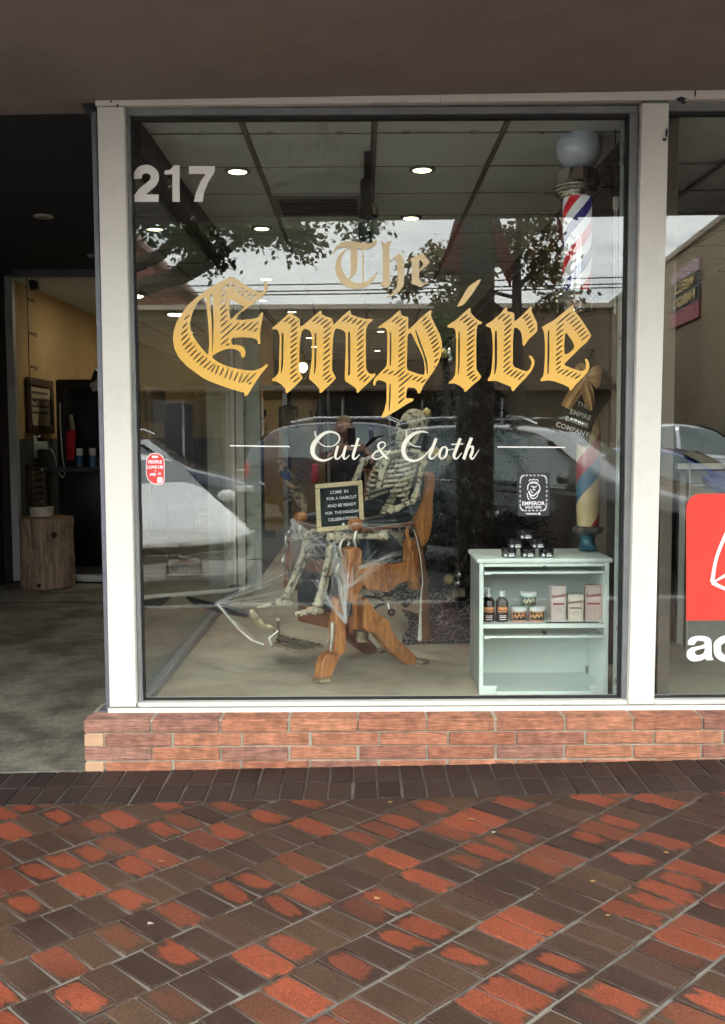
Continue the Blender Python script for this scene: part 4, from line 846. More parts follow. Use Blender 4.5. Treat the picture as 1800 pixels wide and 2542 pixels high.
for ya, yb_ in ((1410, 1424), (1570, 1583)):
    d = thing; z1_, z0_ = zq(yb_-6), zq(yb_)
    dr = mbox((x0+.022, YC-.012, z0_), (x1-.022, YC-.002, z1_)).build('lift_door_rail', M_MINT, cabt, bevel=.002)
    mbox((x0+.03, YC+.022, z1_+.003), (x1-.03, YB-.05, z1_+.0065)).build('lift_door_glass', M_CLEAR, cabt)
    p = P(1350, ya-2, YC-.01); MB().lathe([(.001, -.03), (.009, -.028), (.011, -.02), (.005, -.012), (.007, -.004)], p, 14, (0, 1, 0)).build('knob', M_BLK, cabt, smooth=True)
    mbox((x0+.02, YC-.02, z0_-.002), (x0+.05, YC-.0125, z0_+.006)).build('latch', M_MINT, cabt, bevel=.001)
    mbox((x1-.028, YC-.004, z0_-.05), (x1-.022, YC-.001, z0_-.006)).build('stay', M_MINT, cabt)
for s_, xa in ((1, x0), (-1, x1)):
    b = MB(); ring = [(xa, YC-.003, zb), (xa+s_*.075, YC-.003, zb), (xa+s_*.085, YC-.003, zb+.028), (xa+s_*.09, YC-.003, zb+.045), (xa, YC-.003, zb+.045)]
    b.prism(ring, [(q[0], YC+.02, q[2]) for q in ring]); b.build('foot', M_MINT, cabt, bevel=.002)
    for k in (.02, .06): MB().ball((xa+s_*k, YC-.004, zb+.025), .005, 8, 6).build('bolt', M_MINT, cabt, smooth=True)
    mbox((min(xa, xa+s_*.02), YB-.05, zb), (max(xa, xa+s_*.02), YB-.01, zb+.05)).build('foot', M_MINTG, cabt)
SHF = zq(1550)+.0005
def ring_lbl(parent, c, r, z0, z1, a0, a1, mt, nm, n=10):
    b = MB(); b.grid(lambda u, v: (c[0]+r*cos(a0+(a1-a0)*u), c[1]+r*sin(a0+(a1-a0)*u), z0+(z1-z0)*v), n, 1); b.build(nm, mt, parent)
M_JARB = mat('black_jar_plastic', (.012, .013, .016), .3, coat=.3)
jl = ['topmost black tub of the tub pyramid on the cabinet', 'left black tub in the middle row of the pyramid', 'right black tub in the middle row of the pyramid', 'left black tub in the bottom row of the pyramid', 'middle black tub in the bottom row of the pyramid', 'right black tub in the bottom row of the pyramid']
fj = None
for (x, y), lb in zip(((1304, 1336), (1279, 1358), (1334, 1358), (1263, 1384), (1310, 1384), (1356, 1384)), jl):
    Yj = YC+.06; p = P(x, y-2, Yj); r = .0375; lev = {1336: 2, 1358: 1, 1384: 0}[y]; p.z = zt_+.0005+lev*.0445
    if fj is None:
        fj = t = thing('wax_tub', lb, 'jar', p, 0, 'black tubs in a pyramid on the cabinet')
        MB().lathe([(r-.003, 0), (r-.001, .003), (r-.001, .027), (r-.003, .028)], p, 24).build('tub', M_JARB, t, smooth=True)
        MB().lathe([(r, .0285), (r, .042), (r-.003, .044)], p, 24).build('lid', M_JARB, t, smooth=True)
        ring_lbl(t, (p.x, p.y), r+.0004, p.z+.006, p.z+.013, -pi/2-.15, -pi/2+.75, M_STW, 'label_band'); ring_lbl(t, (p.x, p.y), r+.0004, p.z+.015, p.z+.022, -pi/2-.1, -pi/2+.6, mat('label_grey', (.5, .5, .5), .5), 'label_text')
        b = MB(); mpj = lambda c, p=p, r=r: (p.x+(r+.0005)*sin(-.55+c[0]), p.y-(r+.0005)*cos(-.55+c[0]), p.z+c[1])
        b.add([mpj(q) for q in ((-.16, .006), (.16, .006), (.24, .019), (.1, .013), (0, .021), (-.1, .013), (-.24, .019))], [(0, 1, 2, 3), (0, 3, 4, 5), (0, 5, 6)]); b.build('crown_mark', M_STW, t)
    else: t = copy_tree(fj); t.location = p; t['label'] = lb
M_AMBER = mat('dark_bottle', (.03, .02, .018), .2, coat=.5); M_LIDW = mat('white_cap', (.72, .76, .74), .4)
M_ORNG = mat('orange_label_print', (.75, .32, .12), .5); M_LBLK = mat('label_black', (.03, .025, .02), .5)
for i, (xc, lb) in enumerate(((1212, 'dark bottle with white pump top at the left end of the shelf'), (1246, 'dark bottle with plain white cap beside the pump bottle'))):
    p = P(xc, 1549, YC+.09); p.z = SHF; t = thing('hair_bottle', lb, 'bottle', p, 0, 'dark bottles on the shelf'); r = .0315
    MB().lathe([(r-.004, 0), (r, .004), (r, .1), (r-.006, .113), (.014, .12), (.013, .124)], p, 24).build('bottle', M_AMBER, t, smooth=True)
    if i: MB().lathe([(.0135, .1245), (.015, .126), (.014, .152), (.012, .153)], p, 18).build('cap', M_LIDW, t, smooth=True)
    else:
        MB().lathe([(.0135, .1245), (.014, .126), (.014, .138), (.006, .139), (.006, .158), (.012, .159), (.012, .167)], p, 18).build('pump', M_LIDW, t, smooth=True)
        MB().tube([p+Vector((0, 0, .163)), p+Vector((-.028, -.01, .164)), p+Vector((-.036, -.012, .158))], .0045).build('spout', M_LIDW, t, smooth=True)
    ring_lbl(t, (p.x, p.y), r+.0005, p.z+.05, p.z+.075, -pi/2-.8, -pi/2+.8, M_ORNG, 'label_script'); ring_lbl(t, (p.x, p.y), r+.0007, p.z+.055, p.z+.06, -pi/2-.7, -pi/2+.7, M_LBLK, 'label_stripe')
    for dz in (.03, .022, .012): ring_lbl(t, (p.x, p.y), r+.0005, p.z+dz, p.z+dz+.003, -pi/2-.5, -pi/2+.6, M_STW, 'label_line')
for xc, zo_, mt_, lc, lb in ((1288, 0, 'orange', M_ORNG, 'left orange banded pomade jar on the shelf'), (1332, 0, 'orange', mat('amber_label_print', (.8, .42, .12), .5), 'right orange banded pomade jar on the shelf'), (1311, .0735, 'green', mat('sage_label_print', (.5, .55, .3), .5), 'green banded pomade jar stacked on the two orange jars')):
    p = P(xc, 1550, YC+.1); p.z = SHF+zo_; t = thing('pomade_jar', lb, 'jar', p, 0, 'pomade jars on the shelf'); r = .0395
    MB().lathe([(r-.004, 0), (r-.001, .003), (r-.001, .05), (r-.004, .052)], p, 28).build('jar', mat('jar_' + mt_, (.62, .33, .25) if mt_ == 'orange' else (.12, .28, .2), .35), t, smooth=True)
    MB().lathe([(r+.001, .0525), (r+.002, .054), (r+.002, .07), (r-.002, .073)], p, 28).build('lid', M_LIDW, t, smooth=True)
    ring_lbl(t, (p.x, p.y), r, p.z+.008, p.z+.046, -pi/2-1.0, -pi/2+1.0, M_LBLK, 'label_band', 14)
    b = MB()
    for k in range(9):
        a = -pi/2-.75+.17*k; zc_ = p.z+.026+.006*sin(k*2.1)+.0012*k
        b.add([(p.x+(r+.0008)*cos(a+da), p.y+(r+.0008)*sin(a+da), zc_+dz) for da, dz in ((-.05, -.009), (.06, -.005), (.05, .01), (-.06, .006))], [(0, 1, 2, 3)])
    b.build('label_script', lc, t)
M_BOXP = mat('pale_pink_card', (.66, .56, .52), .6, var=.04); M_BOXC = mat('cream_card', (.64, .58, .48), .6, var=.04); M_BOXR = mat('rose_card', (.58, .44, .40), .6, var=.04)
M_MAROON = mat('maroon_print', (.28, .04, .05), .6); M_BROWNP = mat('brown_print', (.2, .09, .06), .6)
for xl, xr, yt, yb2, mt_, ml, lb, yw in ((1367, 1403, 1458, 1544, M_BOXP, M_MAROON, 'tall pale pink carton left of the short cream carton', .12), (1412, 1449, 1478, 1543, M_BOXC, M_BROWNP, 'short cream carton between the two tall cartons', -.1), (1455, 1494, 1458, 1545, M_BOXR, M_MAROON, 'tall rose carton at the right end of the shelf', -.08)):
    a = P(xl, yb2, YC+.09); c = P(xr, yb2, YC+.09); h = P(xl, yt, YC+.09).z - a.z; w_ = (c.x-a.x); cx_ = (a.x+c.x)/2
    t = thing('product_carton', lb, 'carton', (cx_, YC+.12, SHF), yw, 'product cartons on the shelf')
    mbox((-w_/2, -.03, 0), (w_/2, .03, h)).build('carton', mt_, t, bevel=.001)
    yq = -.0306
    for q0, q1 in (((-.38, .95), (-.15, .955)), ((.15, .95), (.38, .955)), ((-.4, .04), (.4, .045)), ((-.4, .04), (-.385, .955)), ((.385, .04), (.4, .955))): mbox((q0[0]*w_, yq, q0[1]*h), (q1[0]*w_, -.0299, q1[1]*h)).build('border_line', ml, t)
    mbox((-.4*w_, yq-.0004, .46*h), (.4*w_, -.0299, .51*h)).build('print_band', ml, t)
    text('brand_script', 'Suavecito', .021 if h > .15 else .021, (lambda zc_: (lambda q: Vector((q[0], yq-.0006-q[2], zc_+q[1]+q[0]*.12))))(.72*h), ml, t, .0006, space=.92)
    for k in range(4): mbox((-.25*w_, yq, (.36-.045*k)*h), (.25*w_, -.0299, (.372-.045*k)*h)).build('print_line', mat('faint_print', (.45, .3, .3), .6), t)
b = MB(); t = thing('comb_set', 'black combs lying flat in front of the cartons', 'comb', P(1420, 1548, YC+.05))
for xa, xb in ((1356, 1412), (1405, 1450), (1440, 1486)): a = P(xa, 1547, YC+.03); c = P(xb, 1549, YC+.04); mbox((a.x, a.y, SHF), (c.x, a.y+.012, SHF+.004)).build('comb', M_BLK, t, bevel=.001)

# old painted wooden pole behind the cabinet top
t = thing('wooden_barber_pole', 'old painted wooden barber pole with blue turned foot on the cabinet', 'barber pole', P(1459, 1368, .58))
YW = .58; c = P(1459, 1360, YW); zw = lambda y: P(1459, y, YW).z; base = zt_+.0005
MB().lathe([(.035, base), (.046, base+.006), (.05, base+.02), (.04, base+.03), (.036, base+.05), (.036, base+.07), (.046, base+.085)], (c.x, YW, 0), 28).build('turned_foot', mat('teal_paint', (.03, .12, .18), .35, var=.3, scale=30, coat=.4), t, smooth=True)
MB().lathe([(.046, base+.0855), (.072, base+.094), (.08, base+.107), (.074, base+.12), (.055, base+.128)], (c.x, YW, 0), 28).build('worn_ring', m_stain('worn_wood_paint', (.05, .055, .05), (.22, .17, .11), 25., rough=.6), t, smooth=True)
zb_ = base+.1285; hh = zw(1020)-zb_
o = MB().lathe([(.055, 0), (.062, hh*.25), (.064, hh*.5), (.06, hh*.8), (.045, hh)], (0, 0, 0), 32).build('shaft', stripes('old_pole_paint', [(.03, .13, .22), (.62, .48, .27), (.62, .48, .27), (.38, .03, .03)], 1., .42, -1., .35, .35), None, smooth=True)
o.parent = t; o.location = Vector((c.x, YW, zb_)) - Vector(t.location)

# ================================================================== stocking with gold bow
YS = .5; zk = (1340, 860, 7.382); ms = lambda x, y, Y=YS: P(zk[0]+x/zk[2], zk[1]+y/zk[2], Y)
sk = thing('christmas_stocking', 'black christmas stocking with gold satin bow hanging by the right jamb', 'stocking', ms(900, 190))
so = spline(st('840,250 900,190 980,180 1040,290 1130,390 1250,470 1350,590 1400,720 1390,830 1310,960 1220,1050 1100,1200 1000,1400 930,1600 860,1830 700,1790 500,1690 330,1600 180,1510 300,1380 400,1150 540,850 700,520 780,350'), 3, True)
cx_ = sum(p[0] for p in so)/len(so); cy_ = sum(p[1] for p in so)/len(so); n = len(so); b = MB()
rings = []
for k, dy in ((.0, .0), (1., .0), (.93, -.022), (.6, -.032), (.0, -.034)):
    if k == 0: rings.append([ms(cx_, cy_, YS+(dy if dy else .004))]); continue
    rings.append([ms(cx_+(p[0]-cx_)*k, cy_+(p[1]-cy_)*k, YS+dy) for p in so])
vs = [rings[0][0]]; fs = []
for r_ in rings[1:4]: vs += r_
vs.append(rings[4][0])
for i in range(n):
    j = (i+1) % n; fs.append((0, 1+j, 1+i))
    for q in range(2): fs.append((1+q*n+i, 1+q*n+j, 1+(q+1)*n+j, 1+(q+1)*n+i))
    fs.append((1+2*n+i, 1+2*n+j, 1+3*n))
b.add(vs, fs); b.build('stocking', mat('black_felt', (.03, .028, .027), .95, bump=.5, bscale=300), sk, smooth=True)
MB().tube([ms(880, 40), ms(900, 120), ms(960, 180), ms(990, 100), ms(950, 40)], .008, 8).build('hanging_loop', mat('black_felt', (.02, .02, .02), .95), sk, smooth=True)
M_SATIN = mat('gold_satin', (.66, .43, .2), .35, var=.2, scale=14, spec=.8)
def ribbon3(nm, pts, wid, Y0, fold=.012, n=14):
    q = spline([tuple(p) for p in pts], 5); b = MB(); R_ = len(q); vs = []
    for i, p in enumerate(q):
        a, c = q[max(0, i-1)], q[min(R_-1, i+1)]; tx, ty = c[0]-a[0], c[1]-a[1]; L = sqrt(tx*tx+ty*ty) or 1; w_ = p[2]/2
        for k in range(n+1):
            u = k/n*2-1; vs.append(ms(p[0]-ty/L*w_*u, p[1]+tx/L*w_*u, Y0-fold*cos(u*pi*1.5+i*.12)-p[3]))
    b.add(vs, [(i*(n+1)+k, i*(n+1)+k+1, (i+1)*(n+1)+k+1, (i+1)*(n+1)+k) for i in range(R_-1) for k in range(n)]); o = b.build(nm, M_SATIN, sk, smooth=True)
    md = o.modifiers.new('s', 'SOLIDIFY'); md.thickness = .0015
ribbon3('bow_loop', [(840, 590, 70, .04), (930, 560, 240, .055), (1050, 550, 420, .06), (1130, 560, 330, .04)], 0, YS-.03)
ribbon3('bow_loop', [(840, 590, 70, .04), (780, 480, 180, .05), (730, 380, 200, .05), (700, 330, 120, .035)], 0, YS-.03)
ribbon3('bow_tail', [(830, 620, 80, .04), (740, 740, 190, .045), (600, 920, 210, .045), (480, 1120, 200, .04)], 0, YS-.03)
ribbon3('bow_tail', [(840, 620, 70, .045), (880, 800, 190, .05), (910, 980, 190, .05), (950, 1180, 60, .045)], 0, YS-.03)
MB().ball(ms(835, 590, YS-.075), .017, 12, 8).build('bow_knot', M_SATIN, sk, smooth=True)
tl = -radians(19)
M_SILV = mat('silver_paint', (.7, .68, .6), .35, .3)
for s_, x, y, sz_ in (('THE', 790, 1080, .032), ('EMPIRE', 745, 1255, .033), ('BARBER', 680, 1385, .033), ('COMPANY', 600, 1525, .034)):
    text('lettering', s_, sz_, plane_map(ms(x, y, YS-.036), (cos(tl), 0, sin(tl)), (-sin(tl), 0, cos(tl)), (0, -1, 0)), M_SILV, sk, .0005, space=1.08)
flush()
# ================================================================== christmas tree, ornaments, web cloth
M_NEED = mat('dark_fir_needles', (.014, .022, .022), .6, var=.4, scale=30)
YT = 2.1
tb = PZ(1165, 1530, .2); tb = Vector((P(1165, 1400, YT).x, YT, .2))
tt = thing('christmas_tree', 'dark artificial christmas tree behind the barber chair with silver and gold baubles', 'christmas tree', tb)
MB().tube([tb, tb+Vector((0, 0, 1.9))], [.03, .01], 8).build('trunk', mat('dark_bark', (.03, .022, .018), .8), tt)
rg = random.Random(3); b = MB(); H_ = P(1165, 840, YT).z - .2
def sprig(o, d, L, w, k):
    side_ = d.cross(Vector((0, 0, 1))); side_ = side_.normalized() if side_.length > .01 else Vector((1, 0, 0)); up_ = side_.cross(d)
    for i in range(k):
        t = rg.random(); a = rg.random()*2*pi; c = o + d*L*t
        nd = (d*.55 + (side_*cos(a)+up_*sin(a))*.9).normalized()*w*rg.uniform(.7, 1.15); s2 = nd.cross(d).normalized()*.0055
        b.add([c-s2, c+s2, c+nd], [(0, 1, 2)])
for i in range(950):
    t = rg.random()**.75; z = .12 + (H_-.14)*t; R_ = (1-t)*.62+.05; a = rg.random()*2*pi
    o = tb + Vector((cos(a)*R_*.25, sin(a)*R_*.25, z+.05)); d = Vector((cos(a), sin(a), rg.uniform(-.35, .2))).normalized()
    sprig(o, d, R_*rg.uniform(.5, 1.0), .085, int(58*(R_+.35)))
b.build('needles', M_NEED, tt, kind='stuff')
M_OS = mat('silver_bauble', (.82, .82, .8), .12, 1., var=.05); M_OM = mat('matt_silver_bauble', (.6, .6, .58), .45, .9); M_OG = mat('gold_glitter_bauble', (.72, .54, .2), .35, .8, var=.5, scale=180, bump=.8, bscale=240); M_OGU = mat('gunmetal_bauble', (.42, .42, .42), .1, 1., var=.05)
orn = [(1176, 982, 11, M_OS, 'shiny silver bauble at the top of the cluster under the letter i'), (1181, 1006, 12, M_OM, 'matt silver bauble at the bottom of the cluster under the letter i'), (1204, 998, 12, M_OG, 'gold glitter bauble in the cluster under the letter i'),
  (1117, 875, 11, M_OS, 'shiny silver bauble beside the bowl of the letter p'), (1120, 893, 13, M_OGU, 'grey bauble low beside the bowl of the letter p'), (1102, 877, 11, M_OG, 'gold bauble peeking out beside the letter p'), (1188, 877, 10, M_OS, 'silver bauble right of the letter i'),
  (1060, 1027, 13, M_OG, 'gold bauble just behind the skull'), (1084, 1126, 14, M_OG, 'upper dull gold bauble behind the word Cloth'), (1108, 1142, 15, M_OG, 'lower dull gold bauble behind the word Cloth'),
  (1212, 1278, 14, M_OGU, 'dark shiny bauble left in the pair above the cabinet'), (1237, 1275, 12, M_OM, 'matt grey bauble right in the pair above the cabinet'),
  (1114, 1438, 13, M_OG, 'gold glitter bauble left in the trio beside the cabinet'), (1140, 1426, 12, M_OGU, 'dark shiny bauble on top of the trio beside the cabinet'), (1137, 1447, 11, M_OGU, 'dark shiny bauble at the bottom of the trio beside the cabinet')]
for x, y, r, mt_, lb in orn:
    tz = (P(x, y, YT).z-.2)/H_; Yo = YT - max(.05, (1-tz)*.5) if x < 1330 else YT
    p = P(x, y, Yo); rr = r*(Yo+4.59)/2500
    t = thing('bauble', lb, 'bauble', p, 0, 'baubles on the dark tree'); MB().ball(p, rr, 20, 14).build('ball', mt_, t, smooth=True)
    MB().lathe([(rr*.22, 0), (rr*.22, rr*.2)], p+Vector((0, 0, rr*.98)), 10).build('cap', M_OS, t, smooth=True)
def m_web():
    m, n, l, b = nodes('web_print_cloth'); tc = n.new('ShaderNodeTexCoord')
    nz = n.new('ShaderNodeTexNoise'); nz.inputs['Scale'].default_value = 9; l.new(tc.outputs['Object'], nz.inputs['Vector'])
    ad = n.new('ShaderNodeVectorMath'); ad.operation = 'MULTIPLY_ADD'; l.new(nz.outputs['Color'], ad.inputs[0]); ad.inputs[1].default_value = (.05, .05, .05); l.new(tc.outputs['Object'], ad.inputs[2])
    cols = []
    for s_, w_ in ((9., .022), (21., .03)):
        vo = n.new('ShaderNodeTexVoronoi'); vo.feature = 'DISTANCE_TO_EDGE'; vo.inputs['Scale'].default_value = s_; l.new(ad.outputs[0], vo.inputs['Vector'])
        mr = n.new('ShaderNodeMapRange'); mr.inputs['From Min'].default_value = w_; mr.inputs['From Max'].default_value = w_*.5; l.new(vo.outputs['Distance'], mr.inputs['Value']); cols.append(mr)
    mx_ = n.new('ShaderNodeMath'); mx_.operation = 'MAXIMUM'; l.new(cols[0].outputs[0], mx_.inputs[0]); l.new(cols[1].outputs[0], mx_.inputs[1])
    mx = n.new('ShaderNodeMix'); mx.data_type = 'RGBA'; mx.inputs['A'].default_value = (.012, .014, .025, 1); mx.inputs['B'].default_value = (.4, .42, .45, 1); l.new(mx_.outputs[0], mx.inputs['Factor'])
    l.new(mx.outputs['Result'], b.inputs['Base Color']); setp(b, Roughness=.85); return m
rg2 = random.Random(5); b = MB()
c0 = PZ(1140, 1600, .2)
ph = [rg2.uniform(0, 6) for _ in range(6)]
def wf(u, v):
    x = c0.x-.32+.85*u; y = c0.y+.62*v; h = .2+.006+.16*(v**1.5)*(.7+.3*sin(9*u+ph[0]))+.025*abs(sin(14*u+3*v+ph[1]))*min(1, v*4)
    return (x+.03*sin(5*v+ph[2]), y+.03*sin(7*u+ph[3]), h)
b.grid(wf, 44, 22)
o = solo(b, 'web_print_blanket', m_web(), 'black blanket with white cobweb print bunched on the floor under the tree', 'blanket', loc=(c0.x, c0.y, .2), smooth=True)
md = o.modifiers.new('s', 'SOLIDIFY'); md.thickness = .004

# ================================================================== antique barber chair
AY = radians(38); U = Vector((-cos(AY), -sin(AY), 0)); W = Vector((-sin(AY), cos(AY), 0))     # forward, towards the far side
N0 = P(879, 1301, .60); N0.z = 0
def S(x, y, l=0.):
    """pixel -> point of the vertical plane parallel to the chair's near side, l metres towards the far side"""
    d = ray(x, y); o = N0 + W*l; t = (o - CAM).dot(W)/d.dot(W); return CAM + d*t
chair = thing('barber_chair', 'antique carved oak barber chair with black leather and metal footrest', 'barber chair', (PZ(930, 1640, .2).x, PZ(930, 1640, .2).y, .2))
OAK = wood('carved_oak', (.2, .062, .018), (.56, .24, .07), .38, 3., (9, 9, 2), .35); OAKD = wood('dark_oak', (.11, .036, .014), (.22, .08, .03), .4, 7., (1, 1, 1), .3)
LEA = mat('black_leather', (.012, .016, .02), .32, var=.2, scale=30, bump=.25, bscale=120, spec=.6); IRON = mat('nickel_iron', (.42, .4, .34), .35, .85, var=.25, scale=25); BRASS = mat('tarnished_brass', (.42, .36, .24), .4, .7, var=.4, scale=30)
def zp(s_, ox, oy, sc_): return [(ox+p[0]/sc_, oy+p[1]/sc_) for p in pr(s_)]
Z2 = (900, 1100, 6.496); Z4 = (860, 1300, 4.776); Z3 = (520, 1250, 4.274)
WID = .56
def slab(nm, ring, l0, l1, mt, smooth=True, bev=.006):
    ring = spline(ring, 2, True)
    MB().prism([S(x, y, l0) for x, y in ring], [S(x, y, l0)+W*(l1-l0) for x, y in ring]).build(nm, mt, chair, bevel=bev)
def both(nm, ring, th, mt, bev=.004, off=0.):
    ring = spline(ring, 2, True); A = [S(x, y, off) for x, y in ring]
    MB().prism(A, [p+W*th for p in A]).build(nm, mt, chair, bevel=bev)
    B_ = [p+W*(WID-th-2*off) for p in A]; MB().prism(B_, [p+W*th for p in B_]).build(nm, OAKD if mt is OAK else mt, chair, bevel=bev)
both('back_side', zp('985,455 1060,455 1150,470 1172,530 1165,700 1140,900 1140,1150 1110,1400 1050,1600 970,1670 930,1600 890,1420 840,1290 900,1190 980,1060 1030,900 1060,700 1062,520 985,490', *Z2), .04, OAK)
both('rear_post', zp('745,200 790,185 840,200 870,270 880,480 890,770 805,780 780,680 740,640 735,480 745,330', *Z4), .055, OAK, off=-.012)
both('front_post', zp('20,320 60,295 110,275 160,290 190,350 175,470 205,560 205,720 160,800 110,920 0,915 10,650 35,480', *Z4), .07, OAK, off=-.014)
both('side_rail', zp('205,530 400,470 600,480 735,460 740,640 700,690 620,720 500,815 400,790 260,790 230,740 205,740', *Z4), .035, OAK)
# carved scrolls on the near side, proud of the wood
def carve(lines, z, w, off):
    b = MB()
    for s_ in lines: b.tube([S(z[0]+p[0]/z[2], z[1]+p[1]/z[2], off) for p in spline(pr(s_), 4)], w, 6)
    b.build('carving', OAK, chair, smooth=True)
carve(['120,330 155,345 160,390 130,410 115,385 130,365', '60,700 85,740 60,780 40,760', '95,560 75,620 100,660 80,700', '130,420 150,460 135,500', '305,580 360,560 420,590 450,640 430,600 470,570', '500,560 490,620 480,680 490,750', '530,600 540,560 580,555 590,600 550,590', '640,570 590,610 540,640 500,700', '370,600 420,640 460,700 480,760'], Z4, .0045, -.002)
carve(['790,500 810,540 800,590 830,640 870,690', '770,240 765,300 790,340 780,390', '800,215 840,240 845,300'], Z4, .0045, -.014)
# back cushion, seat, apron
def bar(nm, pts_near, rad, mt, l0, l1, n=12):
    """a padded roll running across the chair"""
cu_ = zp('1060,520 1030,640 985,800 935,950 885,1080 820,1230', *Z2); cuf = zp('955,545 935,640 905,760 870,920 820,1080 770,1220', *Z2)
b = MB(); m_ = len(cu_)
def bf(u, v):
    k = v*(m_-1); i = min(int(k), m_-2); f_ = k-i; px = cu_[i][0]*(1-f_)+cu_[i+1][0]*f_; py = cu_[i][1]*(1-f_)+cu_[i+1][1]*f_
    bul = .075*(1-(2*u-1)**4)*(1-(2*v-1)**6)
    return S(px, py, .04) + W*(u*(WID-.08)) + U*bul
b.grid(bf, 14, 16); b.build('back_cushion', LEA, chair, smooth=True)
b = MB(); b.grid(lambda u, v: Vector(bf(u, v)) - U*(.03+.075*(1-(2*u-1)**4)*(1-(2*v-1)**6)), 6, 6); b.build('back_board', OAKD, chair)
s0, s1 = S(890, 1395, 0), S(1018, 1390, 0)
b = MB()
def sf(u, v):
    p = s0.lerp(s1, v) + W*(.035+u*(WID-.07)); p.z = s0.z + .12*(1-(2*u-1)**6)**.5*(1-(2*v-1)**6)**.5 + .045*(1-(2*u-1)**2)*(1-(1.6*v-.9)**2); return p
b.grid(sf, 16, 16); b.build('seat_cushion', LEA, chair, smooth=True)
f0 = S(*zp('40,600', *Z4)[0], 0)
def apron(nm, ya, yb_, mt, dep=.0):
    a = S(868, ya, .04)+U*dep; c = S(868, yb_, .04)+U*dep; L = WID-.08
    MB().prism([a, a+W*L, Vector((c.x, c.y, c.z))+W*L, c], [q-U*.025 for q in (a, a+W*L, c+W*L, c)]).build(nm, mt, chair, bevel=.003); return a, c, L
apron('front_rail', 1402, 1436, OAKD); apron('front_leather', 1438, 1528, LEA, .004); A_, C_, L_a = apron('lower_front_rail', 1530, 1574, OAKD)
b = MB()
for k in range(22):
    for yy in (1441, 1526): b.ball(S(868, yy, .045)+W*(L_a-.01)*k/21+U*.005, .0045, 6, 5)
b.build('nail_heads', IRON, chair, kind='stuff')
# armrests
for l, side_m in ((.0, 0), (WID-.06, 1)):
    a, c = S(890, 1301, .03)+W*l, S(1018, 1285, .03)+W*l
    MB().tube([a.lerp(c, t) for t in (0, .1, .3, .6, .9, 1)], [.02, .031, .035, .035, .033, .02], 16).build('arm_pad', LEA, chair, smooth=True)
    MB().tube([a+(a-c).normalized()*q for q in (-.004, .0, .02, .04, .055, .06)], [.026, .036, .037, .035, .024, .006], 16).build('arm_knob', OAK, chair, smooth=True)
    MB().obox(a.lerp(c, .5)+Vector((0, 0, -.03)), (c-a)*.5, W*.03, (0, 0, .012)).build('arm_rail', OAKD, chair, bevel=.003)
    b = MB()
    for k in range(26): b.ball(a.lerp(c, k/25)-W*.03+Vector((0, 0, -.022)), .004, 6, 5)
    b.build('arm_nails', IRON, chair, kind='stuff')
    for s_ in ('1400,560 1385,470 1400,400 1440,370 1480,400 1470,450', '1370,640 1350,720 1390,800 1420,900'): MB().tube([S(Z3[0]+p[0]/Z3[2], Z3[1]+p[1]/Z3[2], .01)+W*l for p in spline(pr(s_), 4)], .007, 8).build('iron_scroll', IRON, chair, smooth=True)
    MB().tube([S(x, y, .02)+W*l for x, y in ((885, 1315), (878, 1340), (884, 1365), (893, 1378))], .009, 8).build('arm_support', IRON, chair, smooth=True)
    MB().tube([S(x, y, .02)+W*l for x, y in ((1013, 1300), (1010, 1325), (1016, 1345))], .011, 8).build('arm_support', OAK, chair, smooth=True)
# pedestal and splayed legs
ctr = WID/2
b = MB(); ped = zp('65,905 215,900 215,1255 65,1260', *Z4)
MB().prism([S(x, y, .12) for x, y in ped], [S(x, y, .12)+W*(WID-.24) for x, y in ped]).build('pedestal', OAK, chair, bevel=.006)
carve(['130,850 130,1255', '150,850 150,1255', '170,850 170,1255', '190,850 190,1255'], Z4, .003, .119)
MB().tube([S(900, 1565, ctr), S(900, 1592, ctr)], .035, 14).build('base_socket', BRASS, chair, smooth=True)
rl = zp('215,900 270,910 330,1000 400,1080 500,1140 540,1250 620,1380 700,1450 800,1540 860,1620 910,1690 900,1730 800,1750 740,1680 600,1580 480,1460 390,1350 330,1290 215,1250', *Z4)
fl = zp('1370,1140 1440,1080 1445,1260 1450,1550 1390,1625 1340,1740 1300,1830 1240,1930 1120,1930 1180,1850 1200,1700 1250,1600 1335,1560 1330,1300', *Z3)
for nm, ring, mt_ in (('rear_leg', rl, OAK), ('front_leg', fl, OAK)):
    rs = spline(ring, 2, True); A = [S(x, y, .06) for x, y in rs]
    MB().prism(A, [p+W*.06 for p in A]).build(nm, mt_, chair, bevel=.004)
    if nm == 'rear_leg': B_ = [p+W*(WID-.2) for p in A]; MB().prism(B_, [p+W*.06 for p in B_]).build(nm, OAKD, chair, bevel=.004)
for s_ in (0, WID-.2):
    p = S(800, 1694, .05)+W*s_
    if s_ == 0: MB().obox((p.x, p.y, .212), U*.035, W*.036, (0, 0, .011)).build('foot_shoe', BRASS, chair, bevel=.004)
    p = S(1045, 1672, .05)+W*s_; MB().obox((p.x, p.y, .212), U*.03, W*.036, (0, 0, .011)).build('foot_shoe', BRASS, chair, bevel=.004)
MB().prism([S(x, y, 0) for x, y in zp('1352,1010 1428,1010 1432,1265 1450,1550 1420,1610 1365,1612 1335,1560 1347,1265', *Z3)], [S(x, y, 0)+W*.05 for x, y in zp('1352,1010 1428,1010 1432,1265 1450,1550 1420,1610 1365,1612 1335,1560 1347,1265', *Z3)]).build('front_spindle', OAK, chair, bevel=.01, seg=2)
